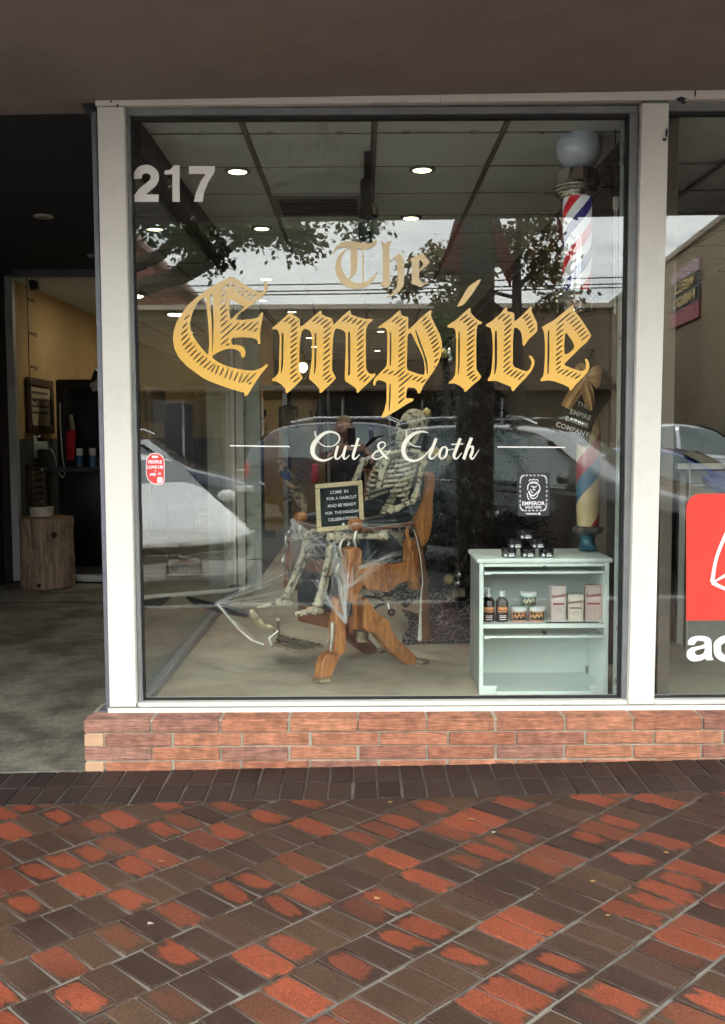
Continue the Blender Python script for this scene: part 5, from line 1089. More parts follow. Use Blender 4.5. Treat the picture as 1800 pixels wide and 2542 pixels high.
# footrest plate, leg pad and brackets
fz = .315
q = [PZ(Z3[0]+x/Z3[2], Z3[1]+y/Z3[2], fz) for x, y in ((735, 1385), (1230, 1500), (930, 1560), (675, 1492))]
b = MB(); b.prism(q, [p-Vector((0, 0, .012)) for p in q]); b.build('footrest_plate', BRASS, chair, bevel=.003)
b = MB()
for k in range(1, 9):
    for a, c, d, e in ((q[0], q[1], q[3], q[2]),): b.tube([a.lerp(c, k/9)+Vector((0, 0, .002)), d.lerp(e, k/9)+Vector((0, 0, .002))], .003, 5)
for k in range(1, 5): b.tube([q[0].lerp(q[3], k/5)+Vector((0, 0, .003)), q[1].lerp(q[2], k/5)+Vector((0, 0, .003))], .003, 5)
b.build('footrest_lattice', IRON, chair)
for ptl in ([q[1], q[1]+Vector((.03, 0, .05)), S(830, 1545, .1)], [q[0], S(690, 1560, .52)+Vector((0, 0, .05))]): MB().tube(ptl, .009, 8).build('footrest_bracket', IRON, chair, smooth=True)
MB().tube([S(x, y, .02) for x, y in ((826, 1545), (824, 1590), (821, 1618))], [.01, .012, .006], 8).build('footrest_strut', IRON, chair, smooth=True)
lp = [(532, 1496), (618, 1517), (622, 1535), (560, 1526), (536, 1506)]
LY = .85
MB().prism([P(x, y, LY) for x, y in lp], [P(x, y, LY)+W*.34 for x, y in lp]).build('calf_pad', LEA, chair, bevel=.012, seg=2)
br = zp('430,1130 470,1120 560,1230 600,1290 640,1270 690,1310 700,1380 640,1340 560,1330 500,1290 450,1220', *Z3)
MB().prism([P(x, y, LY-.02) for x, y in br], [P(x, y, LY-.02)+W*.02 for x, y in br]).build('filigree_bracket', BRASS, chair, bevel=.004)
MB().tube([P(x, y, LY-.03) for x, y in ((540, 1500), (560, 1525), (590, 1560), (625, 1590), (655, 1600))], .006, 8).build('footrest_bracket', IRON, chair, smooth=True)
MB().tube([P(690, 1566, .8), P(668, 1585, .78), P(676, 1605, .76)], .01, 8).build('footrest_bracket', IRON, chair, smooth=True)
# crank under the seat
MB().tube([S(905, 1480, ctr), S(945, 1485, .12), S(962, 1500, .06), S(966, 1512, .05)], .008, 8).build('crank', IRON, chair, smooth=True); MB().ball(S(972, 1520, .05), .022, 12, 8).build('crank_knob', M_BLK, chair, smooth=True); MB().ball(S(1008, 1500, .1), .02, 12, 8).build('crank_knob', M_BLK, chair, smooth=True)
# leather strop hanging on the back post
sp = thing('razor_strop', 'long brown leather strop hanging from the chair back', 'strop', S(1030, 1310, -.05))
sr = zp('800,100 840,90 880,230 905,270 935,480 980,680 965,760 990,930 1000,1370 905,1380 895,900 900,700 870,400', *Z4)
MB().prism([S(x, y, -.05) for x, y in sr], [S(x, y, -.042) for x, y in sr]).build('leather', mat('brown_strop_leather', (.19, .085, .035), .5, var=.25, scale=12), sp, bevel=.002)
MB().tube([S(Z4[0]+x/Z4[2], Z4[1]+y/Z4[2], -.055) for x, y in ((800, 70), (840, 200), (880, 400), (900, 600), (905, 700), (888, 800), (880, 1000), (870, 1380))], [.002, .003, .003, .003, .003, .004, .006, .012], 6).build('canvas_strap', mat('pale_canvas', (.55, .52, .45), .8), sp)
# ================================================================== skeleton sitting in the chair
def m_bone():
    m, n, l, b = nodes('aged_bone'); tc = n.new('ShaderNodeTexCoord')
    nz = n.new('ShaderNodeTexNoise'); nz.inputs['Scale'].default_value = 38; nz.inputs['Detail'].default_value = 5; l.new(tc.outputs['Object'], nz.inputs['Vector'])
    cr = n.new('ShaderNodeValToRGB'); e = cr.color_ramp.elements; e[0].position = .36; e[0].color = (.05, .04, .024, 1); e[1].position = .5; e[1].color = (.5, .45, .32, 1)
    l.new(nz.outputs['Fac'], cr.inputs['Fac']); l.new(cr.outputs['Color'], b.inputs['Base Color'])
    bp = n.new('ShaderNodeBump'); bp.inputs['Strength'].default_value = .5; bp.inputs['Distance'].default_value = .006; l.new(nz.outputs['Fac'], bp.inputs['Height']); l.new(bp.outputs['Normal'], b.inputs['Normal'])
    setp(b, Roughness=.6); return m
BONE = m_bone(); SOCK = mat('bone_hollow', (.008, .007, .006), .9); TOOTH = mat('bone_teeth', (.5, .47, .36), .5)
ske = thing('skeleton', 'posed halloween skeleton sitting in the barber chair', 'skeleton', P(935, 1320, .9))
def xf(mb, M):
    mb.v = [tuple(M @ Vector(v)) for v in mb.v]; return mb
def mirror_ok(): pass
sc_ = P(1022, 1062, .95); Mh = Matrix.Translation(sc_) @ Matrix.Rotation(radians(210), 4, 'Z') @ Matrix.Rotation(radians(-4), 4, 'Y')
b = MB()
def cran(u, v):
    th = u*2*pi; ph_ = v*pi; x, y, z = cos(th)*sin(ph_), sin(th)*sin(ph_), -cos(ph_)
    rx = .098 if x < 0 else .08; X, Y_, Z = x*rx, y*.073*(1-.12*max(0, x)), z*(.085 if z > 0 else .062)
    if x > .3 and z < -.1: X *= .92
    return (X-.012, Y_, Z+.02)
b.grid(cran, 28, 18); xf(b, Mh).build('cranium', BONE, ske, smooth=True)
b = MB(); ring = [(.078, .045, .02), (.086, .0, .03), (.078, -.045, .02)]
sec = [(.072, .052, .028), (.082, .05, .0), (.074, .045, -.03), (.078, .03, -.055)]
vs = []
for x, w_, z in sec: vs += [(x-.05, w_+.01, z), (x-.012, w_, z), (x+.008, w_*.45, z), (x+.011, 0, z), (x+.008, -w_*.45, z), (x-.012, -w_, z), (x-.05, -w_-.01, z)]
b.add(vs, [(i*7+k, i*7+k+1, (i+1)*7+k+1, (i+1)*7+k) for i in range(3) for k in range(6)]); xf(b, Mh).build('face', BONE, ske, smooth=True)
for s_ in (-1, 1):
    xf(MB().ball((.074, s_*.034, .01), .024, 14, 10, (.9, 1.05, .95)), Mh).build('eye_socket', SOCK, ske, smooth=True)
    xf(MB().tube([(.045, s_*.06, -.002), (.02, s_*.074, -.006), (-.015, s_*.07, -.004)], .008, 8), Mh).build('cheekbone', BONE, ske, smooth=True)
    xf(MB().tube([(-.005, s_*.062, -.02), (.005, s_*.058, -.06), (.02, s_*.05, -.088), (.055, s_*.03, -.1), (.072, 0, -.102)], [.014, .014, .013, .012, .013], 8), Mh).build('jaw', BONE, ske, smooth=True)
b = MB(); b.add([(.099, 0, .0), (.094, .013, -.026), (.097, 0, -.03), (.094, -.013, -.026)], [(0, 1, 2), (0, 2, 3)]); xf(b, Mh).build('nose_hole', SOCK, ske)
b = MB()
for k in range(8):
    a = (k-3.5)/3.5*.85
    for zt__, h_ in ((-.063, .009), (-.084, .008)): b.obox((.045+.042*cos(a), .035*sin(a), zt__), (.004, 0, 0), (0, .0042, 0), (0, 0, h_))
xf(b, Mh).build('teeth', TOOTH, ske)
# spine, ribs
top, mid, pel = P(1000, 1102, .98), P(963, 1256, .93), P(930, 1312, .86)
sp_ = spline([tuple(top), tuple(P(1002, 1140, 1.01)), tuple(P(990, 1200, 1.02)), tuple(mid), tuple(pel)], 6)
for i, p in enumerate(sp_): MB().lathe([(.012, -.008), (.021, -.006), (.021, .006), (.012, .008)], p, 10, Vector(sp_[min(i+1, len(sp_)-1)])-Vector(sp_[max(i-1, 0)])).build('vertebra', BONE, ske, smooth=True)
Fd = Vector((-.62, -.78, 0)).normalized(); Sd = Vector((.78, -.62, 0)).normalized()
rt, rb = P(988, 1130, .93), P(958, 1235, .9)
for k in range(9):
    t = k/8; c = rt.lerp(rb, t); w_ = .07+.06*sin(min(1, t*1.25+.25)*pi*.62); d_ = .085+.02*sin(t*pi)
    for s_ in (-1, 1):
        a1 = pi*(.93 if k < 6 else .93-.12*(k-5)); pts = []
        for q in range(11):
            a = .12*pi+(a1-.12*pi)*q/10; pts.append(c + Sd*s_*w_*sin(a) + Fd*(-d_*cos(a)) + Vector((0, 0, .03-.075*(q/10)*(1-.3*t)+.035*max(0, q/10-.7))))
        MB().tube(pts, [.008+.002*sin(q/10*pi) for q in range(11)], 7).build('rib', BONE, ske, smooth=True)
MB().tube([rt+Fd*.088+Vector((0, 0, .0)), rt.lerp(rb, .3)+Fd*.103, rt.lerp(rb, .68)+Fd*.105+Vector((0, 0, -.02))], [.018, .02, .012], 10).build('sternum', BONE, ske, smooth=True)
for s_ in (-1, 1):
    MB().tube([rt+Fd*.085+Vector((0, 0, .005)), rt+Fd*.05+Sd*s_*.08+Vector((0, 0, .03)), rt+Sd*s_*.15+Vector((0, 0, .02))], .009, 8).build('collarbone', BONE, ske, smooth=True)
    b = MB(); o_ = rt-Fd*.07; q = [o_+Sd*s_*.05+Vector((0, 0, .01)), o_+Sd*s_*.15+Vector((0, 0, .02)), o_+Sd*s_*.075+Vector((0, 0, -.11))]; b.prism(q, [p-Fd*.01 for p in q]); b.build('shoulder_blade', BONE, ske, bevel=.004)
def bone(nm, a, c, r=.012, k=2.1, parent=ske):
    a, c = Vector(a), Vector(c); MB().tube([a.lerp(c, t) for t in (0, .04, .1, .2, .5, .8, .9, .96, 1)], [r*q for q in (1.2, k, k*.95, 1.25, 1, 1.25, k*.9, k, 1.2)], 10).build(nm, BONE, parent, smooth=True)
MB().ball(P(1049, 1133, .86), .027, 12, 8).build('shoulder_joint', BONE, ske, smooth=True)
bone('upper_arm', P(1051, 1140, .86), P(1031, 1240, .82), .014); bone('forearm', P(1029, 1243, .82), P(984, 1264, .72), .01, 1.8); bone('forearm', P(1033, 1237, .83), P(986, 1260, .74), .008, 1.6)
bone('upper_arm', P(905, 1137, 1.0), P(862, 1235, .98), .014); bone('forearm', P(862, 1238, .98), P(815, 1258, .86), .01, 1.8)
def hand(o, d, sw, nm='hand'):
    o, d, sw = Vector(o), Vector(d).normalized(), Vector(sw).normalized(); b = MB(); up = d.cross(sw)
    for k in range(5):
        s_ = (k-2)*.011; L = (.045, .075, .085, .078, .062)[k]; q = o+sw*s_*.6; dd = (d+sw*s_*9).normalized()
        b.tube([q, q+dd*L*.4, q+dd*L*.62-up*.004, q+dd*L*.85-up*.012, q+dd*L-up*.02], [.006, .0045, .0055, .0045, .003], 6)
    b.ball(o, .02, 10, 6); b.build(nm, BONE, ske, smooth=True)
hand(P(982, 1263, .72), (-.9, -.3, -.1), (0, .3, .9)); hand(P(814, 1258, .86), (-.6, -.7, -.2), (0, .4, .9))
# pelvis and legs
for s_ in (-1, 1):
    b = MB(); q = [pel+Sd*s_*.02+Vector((0, 0, .05)), pel+Sd*s_*.1+Vector((0, 0, .075)), pel+Sd*s_*.125+Vector((0, 0, .02)), pel+Sd*s_*.085+Vector((0, 0, -.04)), pel+Sd*s_*.03+Vector((0, 0, -.05))]; b.prism(q, [p+Fd*.05 for p in q]); b.build('hip_bone', BONE, ske, bevel=.012, seg=2)
for hx, kn, an, toe in ((P(935, 1325, .98), P(768, 1327, .88), P(708, 1488, .83), (-1, -.25, -.06)), (P(962, 1328, .74), P(826, 1334, .62), P(786, 1508, .62), (-.75, -.7, .04))):
    kn = Vector(kn); an = Vector(an); bone('thigh_bone', hx, kn, .017, 2.0); sw = (an-kn).normalized()
    k0 = kn+sw*.02+Vector((0, 0, -.01)); bone('shin_bone', k0, an, .0145, 1.9); bone('calf_bone', k0+Vector((.03, .02, -.02)), an+Vector((.018, .012, 0)), .008, 1.7)
    MB().ball(kn+Vector((-.012, -.012, .0)), .026, 10, 8).build('kneecap', BONE, ske, smooth=True)
    d = Vector(toe).normalized(); sd_ = d.cross(Vector((0, 0, 1))).normalized(); b = MB(); a0 = an+sw*.015
    b.ball(a0, .026, 10, 8); b.tube([a0-d*.04+Vector((0, 0, -.01)), a0, a0+d*.05], [.016, .024, .022], 8)
    for k in range(5):
        q = a0+d*.045+sd_*(k-2)*.011; L = .105-.012*abs(k-1); e_ = q+d*L+sd_*(k-2)*.008-Vector((0, 0, .012)); b.tube([q, q.lerp(e_, .45)+Vector((0, 0, .006)), q.lerp(e_, .55), q.lerp(e_, .8)+Vector((0, 0, .003)), e_], [.008, .0055, .007, .0055, .004], 6)
    b.build('foot', BONE, ske, smooth=True)

# letter board on the skeleton's lap
lb_ = thing('letter_board', 'black felt letter board in pale frame propped on the skeleton lap', 'letter board', P(845, 1315, .66))
TL, TR, BR, BL = P(782, 1203, .70), P(900, 1193, .70), P(904, 1311, .66), P(788, 1321, .66)
ex = ((TR-TL)+(BR-BL)).normalized(); ez = ((TL-BL)+(TR-BR)).normalized(); nn = ex.cross(ez).normalized(); wd, hd = ((TR-TL).length+(BR-BL).length)/2, ((TL-BL).length+(TR-BR).length)/2; cc = (TL+TR+BL+BR)/4
if nn.y > 0: nn = -nn
FRM = wood('pale_frame_wood', (.52, .42, .22), (.66, .56, .33), .5, 5., (1, 1, 1), 0)
for a_, s_, hw, hh_ in ((ex, 0, wd/2, .0115), (ex, 1, wd/2, .0115)): MB().obox(cc+ez*(hd/2-.0115)*(1 if s_ else -1), ex*hw, nn*.012, ez*.0115).build('frame_rail', FRM, lb_, bevel=.002)
for s_ in (-1, 1): MB().obox(cc+ex*(wd/2-.0115)*s_, ex*.0115, nn*.0118, ez*(hd/2-.0235)).build('frame_stile', FRM, lb_, bevel=.002)
MB().obox(cc, ex*(wd/2-.0235), nn*.004, ez*(hd/2-.0235)).build('felt_panel', mat('black_felt_board', (.014, .022, .02), .9), lb_)
b = MB()
for k in range(6):
    for s_ in (-1, 1): b.ball(cc+ex*(wd/2-.012)*s_+ez*(hd*.4)*(k/2.5-1)+nn*.012, .0022, 6, 4); b.ball(cc+ez*(hd/2-.012)*s_+ex*(wd*.4)*(k/2.5-1)+nn*.012, .0022, 6, 4)
b.build('nail_heads', M_BLK, lb_, kind='stuff')
for s_, z, sz_ in (('COME  IN', .3, .0225), ('FOR A HAIRCUT', .17, .022), ('AND BE READY', .02, .022), ('FOR  THE HOLIDAY', -.13, .0205), ('CELEBRATIONS', -.27, .022)):
    text('lettering', s_, sz_, plane_map(cc+nn*.005+ez*z*hd*1.0+ex*(.012 if z < .3 else .0), ex, ez, nn), M_STW, lb_, .0002, space=.98)
MB().lathe([(.0075, 0), (.0075, .003)], cc+nn*.0045-ez*hd*.38+ex*.015, 14, nn).build('round_badge', M_STW, lb_)
flush()

# cobweb strands over the chair
def m_cob():
    m, n, l, b = nodes('cobweb_fibre'); tr_ = n.new('ShaderNodeBsdfTransparent'); df = n.new('ShaderNodeBsdfDiffuse'); df.inputs['Color'].default_value = (.75, .76, .76, 1)
    mx = n.new('ShaderNodeMixShader'); mx.inputs[0].default_value = .27; l.new(tr_.outputs[0], mx.inputs[1]); l.new(df.outputs[0], mx.inputs[2]); l.new(mx.outputs[0], n['Material Output'].inputs['Surface']); n.remove(b); return m
cw = random.Random(11); b = MB()
def strand(a, c, sag=.01, r=.0009):
    a, c = Vector(a), Vector(c); m = a.lerp(c, .5)+Vector((cw.gauss(0, .008), cw.gauss(0, .008), -sag)); b.tube([a, a.lerp(m, .6), m, m.lerp(c, .5), c], r, 3, False)
def fan(o, ends, n, sp=.02, r=.0009):
    for k in range(n):
        e = Vector(cw.choice(ends)); strand(Vector(o)+Vector((cw.gauss(0, .004), 0, cw.gauss(0, .004))), e+Vector((cw.gauss(0, sp), cw.gauss(0, sp), cw.gauss(0, sp))), .008*cw.random(), r*cw.uniform(.6, 1.4))
tip = P(538, 1497, .83)
fan(tip, [P(688, 1428, .7), P(705, 1480, .75), P(690, 1440, .8), P(720, 1420, .7), P(700, 1500, .8)], 26, .02)
fan(tip, [P(600, 1570, .8), P(640, 1590, .8)], 8, .01, .0012)
fan(P(858, 1545, .5), [P(845, 1440, .55), P(835, 1400, .58), P(855, 1370, .56), P(800, 1470, .6), P(790, 1450, .62), P(860, 1420, .5)], 90, .02, .0009)
fan(P(852, 1465, .5), [P(905, 1420, .5), P(925, 1400, .5), P(880, 1440, .48), P(960, 1375, .5), P(930, 1360, .55)], 18, .02)
fan(P(725, 1290, .95), [P(770, 1400, .8), P(760, 1320, .85), P(740, 1340, .85), P(800, 1380, .7), P(830, 1400, .62), P(745, 1430, .8), P(820, 1330, .64)], 130, .05, .0006)
fan(P(830, 1345, .6), [P(850, 1420, .55), P(870, 1330, .56), P(780, 1330, .7), P(845, 1470, .53), P(815, 1420, .6)], 110, .04, .0006)
fan(P(880, 1300, .58), [P(800, 1330, .66), P(840, 1345, .6), P(960, 1330, .56), P(1005, 1300, .6)], 22, .02, .0008)
fan(P(905, 1140, .95), [P(858, 1250, .9), P(880, 1210, .9), P(990, 1100, .9), P(960, 1120, .88)], 40, .018, .001)
fan(P(890, 1410, .5), [P(985, 1370, .52), P(975, 1385, .5), P(1000, 1380, .52)], 12, .012)
strand(P(965, 1255, .7), P(1005, 1335, .58)); strand(P(930, 1225, .8), P(950, 1245, .8)); strand(P(690, 1428, .72), P(830, 1440, .6), .02); strand(P(1015, 1240, .75), P(1022, 1300, .6))
web = solo(b, 'cobweb', m_cob(), 'stretched white cobweb fibres over the skeleton legs and footrest', 'cobweb', loc=P(850, 1545, .5))

# sash and red garment in the back of the display, left of the letter board
sa = thing('printed_sash', 'tan printed sash hanging diagonally left of the letter board', 'sash', P(740, 1210, 1.6))
q = spline(st('690,1140 712,1155 735,1190 752,1225 762,1265 748,1280 730,1235 708,1195 688,1170'), 2, True)
MB().prism([P(x, y, 1.6) for x, y in q], [P(x, y, 1.62) for x, y in q]).build('cloth', m_stain('printed_sash_cloth', (.28, .2, .11), (.03, .025, .02), 28., lo=.48, hi=.54), sa)
MB().lathe([(.03, 0), (.03, .008)], P(710, 1179, 1.59), 20, (0, -1, 0)).build('round_patch', mat('blue_patch', (.02, .04, .09), .6), sa)
text('lettering', 'SALON', .07, plane_map(P(732, 1207, 1.588), (.45, 0, .89), (-.89, 0, .45), (0, -1, 0)), M_BLK, sa, .001)
solo(MB().prism([P(x, y, 1.8) for x, y in ((775, 1150), (790, 1152), (792, 1198), (770, 1200))], [P(x, y, 1.86) for x, y in ((775, 1150), (790, 1152), (792, 1198), (770, 1200))]), 'red_cloth', mat('dull_red_cloth', (.3, .02, .03), .8), 'small red cloth hanging behind the letter board', 'cloth', loc=P(782, 1200, 1.8), bevel=.01)

# ================================================================== deeper in the shop: mirror frames, panels, sconces
M_FRB = mat('dark_mirror_frame', (.03, .022, .018), .5); M_MIR = mat('old_mirror', (.2, .17, .12), .1, 1.)
bw = 7.0
for (xa, xb, ya, yb2, mt_, nm, lb) in ((556, 600, 958, 1060, M_DARKW, 'wall_panel', 'dark wall panel at the back of the shop left'), (655, 702, 968, 1058, mat('ochre_panel', (.4, .27, .11), .8), 'ochre_panel', 'ochre wall panel between the posts at the back'), (722, 806, 970, 1066, mat('taupe_panel', (.3, .22, .13), .8), 'taupe_panel', 'taupe wall panel behind the word Cut'), (856, 980, 962, 1050, M_DARKW, 'wall_panel', 'black wall panel above the photographer reflection')):
    a, c = P(xa, yb2, bw), P(xb, ya, bw); solo(mbox((a.x, bw, a.z-1.2), (c.x, bw+.05, c.z)), nm, mt_, lb, 'wall panel', loc=(a.x, bw, .08))
for xa, xb in ((702, 712), (812, 818), (964, 970)):
    a, c = P(xa, 1060, bw-.05), P(xb, 962, bw-.05); solo(mbox((a.x, bw-.06, .08), (c.x, bw-.01, c.z)), 'mullion_post', M_ALU, 'slim grey post %s at the back of the shop' % ('left' if xa < 750 else ('in the middle' if xa < 900 else 'on the right')), 'post', 'grey posts at the back')
a, c = P(560, 966, bw-.1), P(985, 955, bw-.1); solo(mbox((a.x, bw-.1, a.z), (c.x, bw-.02, c.z)), 'back_rail', M_DKFR, 'dark horizontal rail across the back of the shop', 'rail', loc=(a.x, bw, a.z))
for (xc, lb) in ((632, 'black wrought iron sconce on the left at the back'), (798, 'black wrought iron sconce behind the word Cut')):
    t = thing('iron_sconce', lb, 'sconce', P(xc, 1040, bw-.12), 0, 'wrought iron sconces')
    b = MB(); q = lambda x, y: P(xc+x, y, bw-.12); ring = [q(*p) for p in ((0, 980), (8, 995), (10, 1015), (16, 1030), (10, 1045), (0, 1052), (-10, 1045), (-16, 1030), (-10, 1015), (-8, 995))]
    b.prism(ring, [p+Vector((0, .03, 0)) for p in ring]); b.build('back_plate', M_BLK, t)
    for s_ in (-1, 1): MB().tube([q(s_*8, 1036), q(s_*20, 1040), q(s_*27, 1032), q(s_*25, 1020)], .012, 6).build('arm', M_BLK, t, smooth=True); MB().tube([q(s_*26, 1034), q(s_*26, 1018)], .016, 8).build('candle', M_BLK, t)
t = thing('framed_mirror', 'arched black framed mirror at the back of the shop', 'mirror', P(715, 1060, bw-.2))
for ring in (((692, 1062), (692, 1012), (698, 1012), (698, 1062)), ((734, 1062), (734, 1012), (740, 1012), (740, 1062)), ((692, 1011), (716, 1003), (740, 1011), (740, 1018), (716, 1010), (692, 1018))): MB().prism([P(x, y, bw-.2) for x, y in ring], [P(x, y, bw-.16) for x, y in ring]).build('frame', M_FRB, t)
MB().prism([P(x, y, bw-.17) for x, y in ((698, 1062), (698, 1017), (716, 1011), (734, 1017), (734, 1062))], [P(x, y, bw-.15) for x, y in ((698, 1062), (698, 1017), (716, 1011), (734, 1017), (734, 1062))]).build('mirror_glass', M_MIR, t)
# barber station seen through the side glass
for (xa, xb, ya, yb2, Y, mt_, nm, lb, cat) in ((415, 470, 1000, 1470, 6.9, M_DARKW, 'black_cabinet', 'tall black cabinet seen through the left part of the window', 'cabinet'), (355, 400, 960, 1050, 6.6, mat('beige_cloth', (.3, .22, .14), .9), 'hanging_coat', 'dull brown coat hanging on the wall behind the left glass', 'coat')):
    a, c = P(xa, yb2, Y), P(xb, ya, Y); solo(mbox((a.x, Y, max(.08, a.z)), (c.x, Y+.3, c.z)), nm, mt_, lb, cat, loc=(a.x, Y, max(.08, a.z)), bevel=.05, seg=3)

# ================================================================== entry passage: stump, bowl, pictures, station
sg = PZ(117, 1458, entry_z(-3, 4.6)); sg.z = entry_z(sg.x, sg.y)+.002
stp = thing('log_stump', 'weathered cut log standing on end beside the entrance', 'log', sg)
rgs = random.Random(4); H_l = P(117, 1283, sg.y).z-sg.z; ns = 40; b = MB(); prof = [1+.05*sin(3*a*2*pi/ns+1)+.03*sin(7*a*2*pi/ns)+rgs.gauss(0, .012) for a in range(ns)]
R_s = .245; vs = []; zs_ = [0, .02, .2, .4, .6, .8, .97, 1]
for zi in zs_:
    for a in range(ns):
        an = 2*pi*a/ns; r = R_s*prof[a]*(1.03-.06*zi+(.05 if zi > .85 else 0))*(1 if .01 < zi < .99 else .97)
        if abs(an-4.35-.35*(1-zi)) < .1: r *= .9
        if abs(zi-.6) < .01 and an > 5.9: r *= 1.12
        vs.append((sg.x+r*cos(an), sg.y+r*sin(an), sg.z+H_l*zi))
m_ = len(zs_); b.add(vs, [(i*ns+k, i*ns+(k+1) % ns, (i+1)*ns+(k+1) % ns, (i+1)*ns+k) for i in range(m_-1) for k in range(ns)]+[tuple(range(ns))[::-1]])
b.build('bark', wood('weathered_bark', (.1, .065, .045), (.4, .29, .21), .9, 5., (6, 6, .8), 0), stp, smooth=True)
b = MB(); b.add(vs[-ns:], [tuple(range(ns))]); b.v = [(x, y, z+.001) for x, y, z in b.v]; b.build('cut_end', wood('cut_wood', (.16, .08, .035), (.34, .18, .08), .85, 8., (1, 1, 1), 0), stp)
for x, y, r in ((134, 1328, .03), (96, 1454, .02)): c = P(x, y, sg.y-.25); MB().ball(c, r, 12, 8, (1, .5, 1)).build('knot', mat('dark_knot', (.035, .02, .016), .9), stp, smooth=True)
b = MB(); cpts = [(84, 1290), (88, 1320), (93, 1345), (97, 1375), (102, 1400), (106, 1430), (110, 1456)]
b.tube([P(x, y, sg.y-.238) for x, y in cpts], .008, 6); b.build('split', SOCK, stp)
bc = Vector((P(104, 1278, sg.y-.02).x, sg.y-.02, sg.z+H_l+.002)); bw_ = thing('pet_bowl', 'cream ceramic bowl standing on the log stump', 'bowl', bc)
MB().lathe([(.095, 0), (.108, .006), (.112, .09), (.112, .098), (.106, .1)], bc, 32).build('bowl', mat('cream_glaze', (.5, .45, .38), .35), bw_, smooth=True)
MB().lathe([(.104, .1005), (.1, .05), (.001, .03)], bc, 28).build('blue_inside', mat('navy_glaze', (.02, .025, .07), .25), bw_, smooth=True)
for (ya, yb2, y0_, y1_, lb) in ((940, 1075, 5.75, 6.6, 'upper narrow framed certificate on the wall inside the entrance'), (1150, 1290, 5.7, 6.35, 'lower framed certificate on the wall above the log stump')):
    zt1 = P(95, ya, 6.1).z; zb1 = P(95, yb2, 6.1).z; t = thing('framed_certificate', lb, 'picture', (-3.42, (y0_+y1_)/2, zb1), 0, 'framed certificates by the entrance')
    for a, c in (((-3.432, y0_, zb1), (-3.4, y1_, zb1+.08)), ((-3.432, y0_, zt1-.08), (-3.4, y1_, zt1)), ((-3.432, y0_, zb1+.081), (-3.4, y0_+.09, zt1-.081)), ((-3.432, y1_-.09, zb1+.081), (-3.4, y1_, zt1-.081))): mbox(a, c).build('frame', mat('dark_walnut', (.05, .026, .015), .5), t, bevel=.004)
    mbox((-3.43, y0_+.09, zb1+.08), (-3.418, y1_-.09, zt1-.08)).build('paper', mat('aged_paper', (.42, .36, .26), .7), t)
    for k in range(5): mbox((-3.4175, y0_+.15, zb1+.2+.07*k), (-3.4165, y1_-.16, zb1+.225+.07*k)).build('print_line', mat('ink', (.08, .07, .06), .7), t)
YSn = 6.2
a, c = P(150, 1450, YSn), P(330, 940, YSn); stn = thing('barber_station', 'tall black barber station with mirror just inside the entrance', 'cabinet', (a.x, YSn, .08))
mbox((a.x, YSn, .08), (c.x, YSn+.4, c.z)).build('carcass', M_BLK, stn, bevel=.03, seg=2)
mbox((a.x+.08, YSn-.012, 1.25), (c.x-.1, YSn-.001, c.z-.1)).build('mirror', mat('dim_mirror', (.06, .06, .065), .15, .9), stn)
mbox((a.x-.05, YSn-.35, P(200, 1160, YSn-.3).z-.05), (c.x, YSn-.013, P(200, 1160, YSn-.3).z)).build('counter', M_BLK, stn, bevel=.006)
zc_ = P(200, 1160, YSn-.3).z
for x, lb in ((198, 'blue spray can with white cap left on the station counter'), (230, 'blue spray can with white cap right on the station counter')):
    p = P(x, 1150, YSn-.25); p.z = zc_+.001; t = thing('spray_can', lb, 'spray can', p, 0, 'spray cans on the station'); MB().lathe([(.034, 0), (.035, .1), (.03, .12)], p, 16).build('can', mat('blue_can', (.04, .14, .28), .3), t, smooth=True); MB().lathe([(.031, .121), (.034, .125), (.034, .19), (.03, .195)], p, 16).build('cap', M_LIDW, t, smooth=True)
q = ((164, 1070), (190, 1068), (185, 1140), (167, 1145)); solo(MB().prism([P(x, y, YSn-.1) for x, y in q], [P(x, y, YSn-.06) for x, y in q]), 'red_apron', mat('red_cloth', (.5, .02, .03), .8), 'bright red cloth hanging on the black station', 'cloth', loc=P(175, 1145, YSn-.1), bevel=.01)
q = ((172, 1030), (180, 1030), (187, 1066), (174, 1068)); solo(MB().prism([P(x, y, YSn-.12) for x, y in q], [P(x, y, YSn-.09) for x, y in q]), 'pale_towel', mat('pale_towel', (.4, .36, .3), .9), 'pale towel strip hanging above the red cloth', 'towel', loc=P(178, 1068, YSn-.1), bevel=.008)
sp2 = thing('hair_dryer', 'white hair dryer on a black holder beside the post', 'hair dryer', P(238, 960, 7.3)); MB().tube([P(228, 962, 6.0), P(246, 955, 6.0), P(262, 950, 6.0)], [.045, .055, .05], 14).build('barrel', M_LIDW, sp2, smooth=True); MB().tube([P(232, 945, 6.02), P(240, 920, 6.0), P(250, 930, 6.0)], .03, 8).build('holder', M_BLK, sp2, smooth=True)
t = thing('wall_outlet', 'white outlet with plugged adapters and a looping cable inside the entrance', 'outlet', P(108, 1105, 5.9)); p = P(106, 1108, 6.0); mbox((-3.433, p.y-.05, p.z-.12), (-3.42, p.y+.05, p.z+.12)).build('plate', M_LIDW, t, bevel=.004); mbox((-3.4195, p.y-.03, p.z-.03), (-3.3, p.y+.03, p.z+.05)).build('adapter', M_LIDW, t, bevel=.006)
MB().tube(spline([tuple(P(x, y, 6.0)) for x, y in ((113, 1113), (128, 1116), (138, 1140), (142, 1165), (155, 1185), (161, 1170), (155, 1130), (150, 1050), (149, 1000))], 5), .006, 6).build('cable', M_LIDW, t, smooth=True)
t = thing('small_speaker', 'small black speaker in the top corner of the entrance', 'speaker', P(84, 706, 5.6)); p = P(84, 706, 5.6); MB().obox(p, (.035, 0, .01), (0, .04, 0), (-.012, 0, .055)).build('case', M_BLK, t, bevel=.006); mbox((p.x-.01, p.y-.01, p.z+.05), (p.x+.01, p.y+.01, p.z+.14)).build('bracket', M_BLK, t)

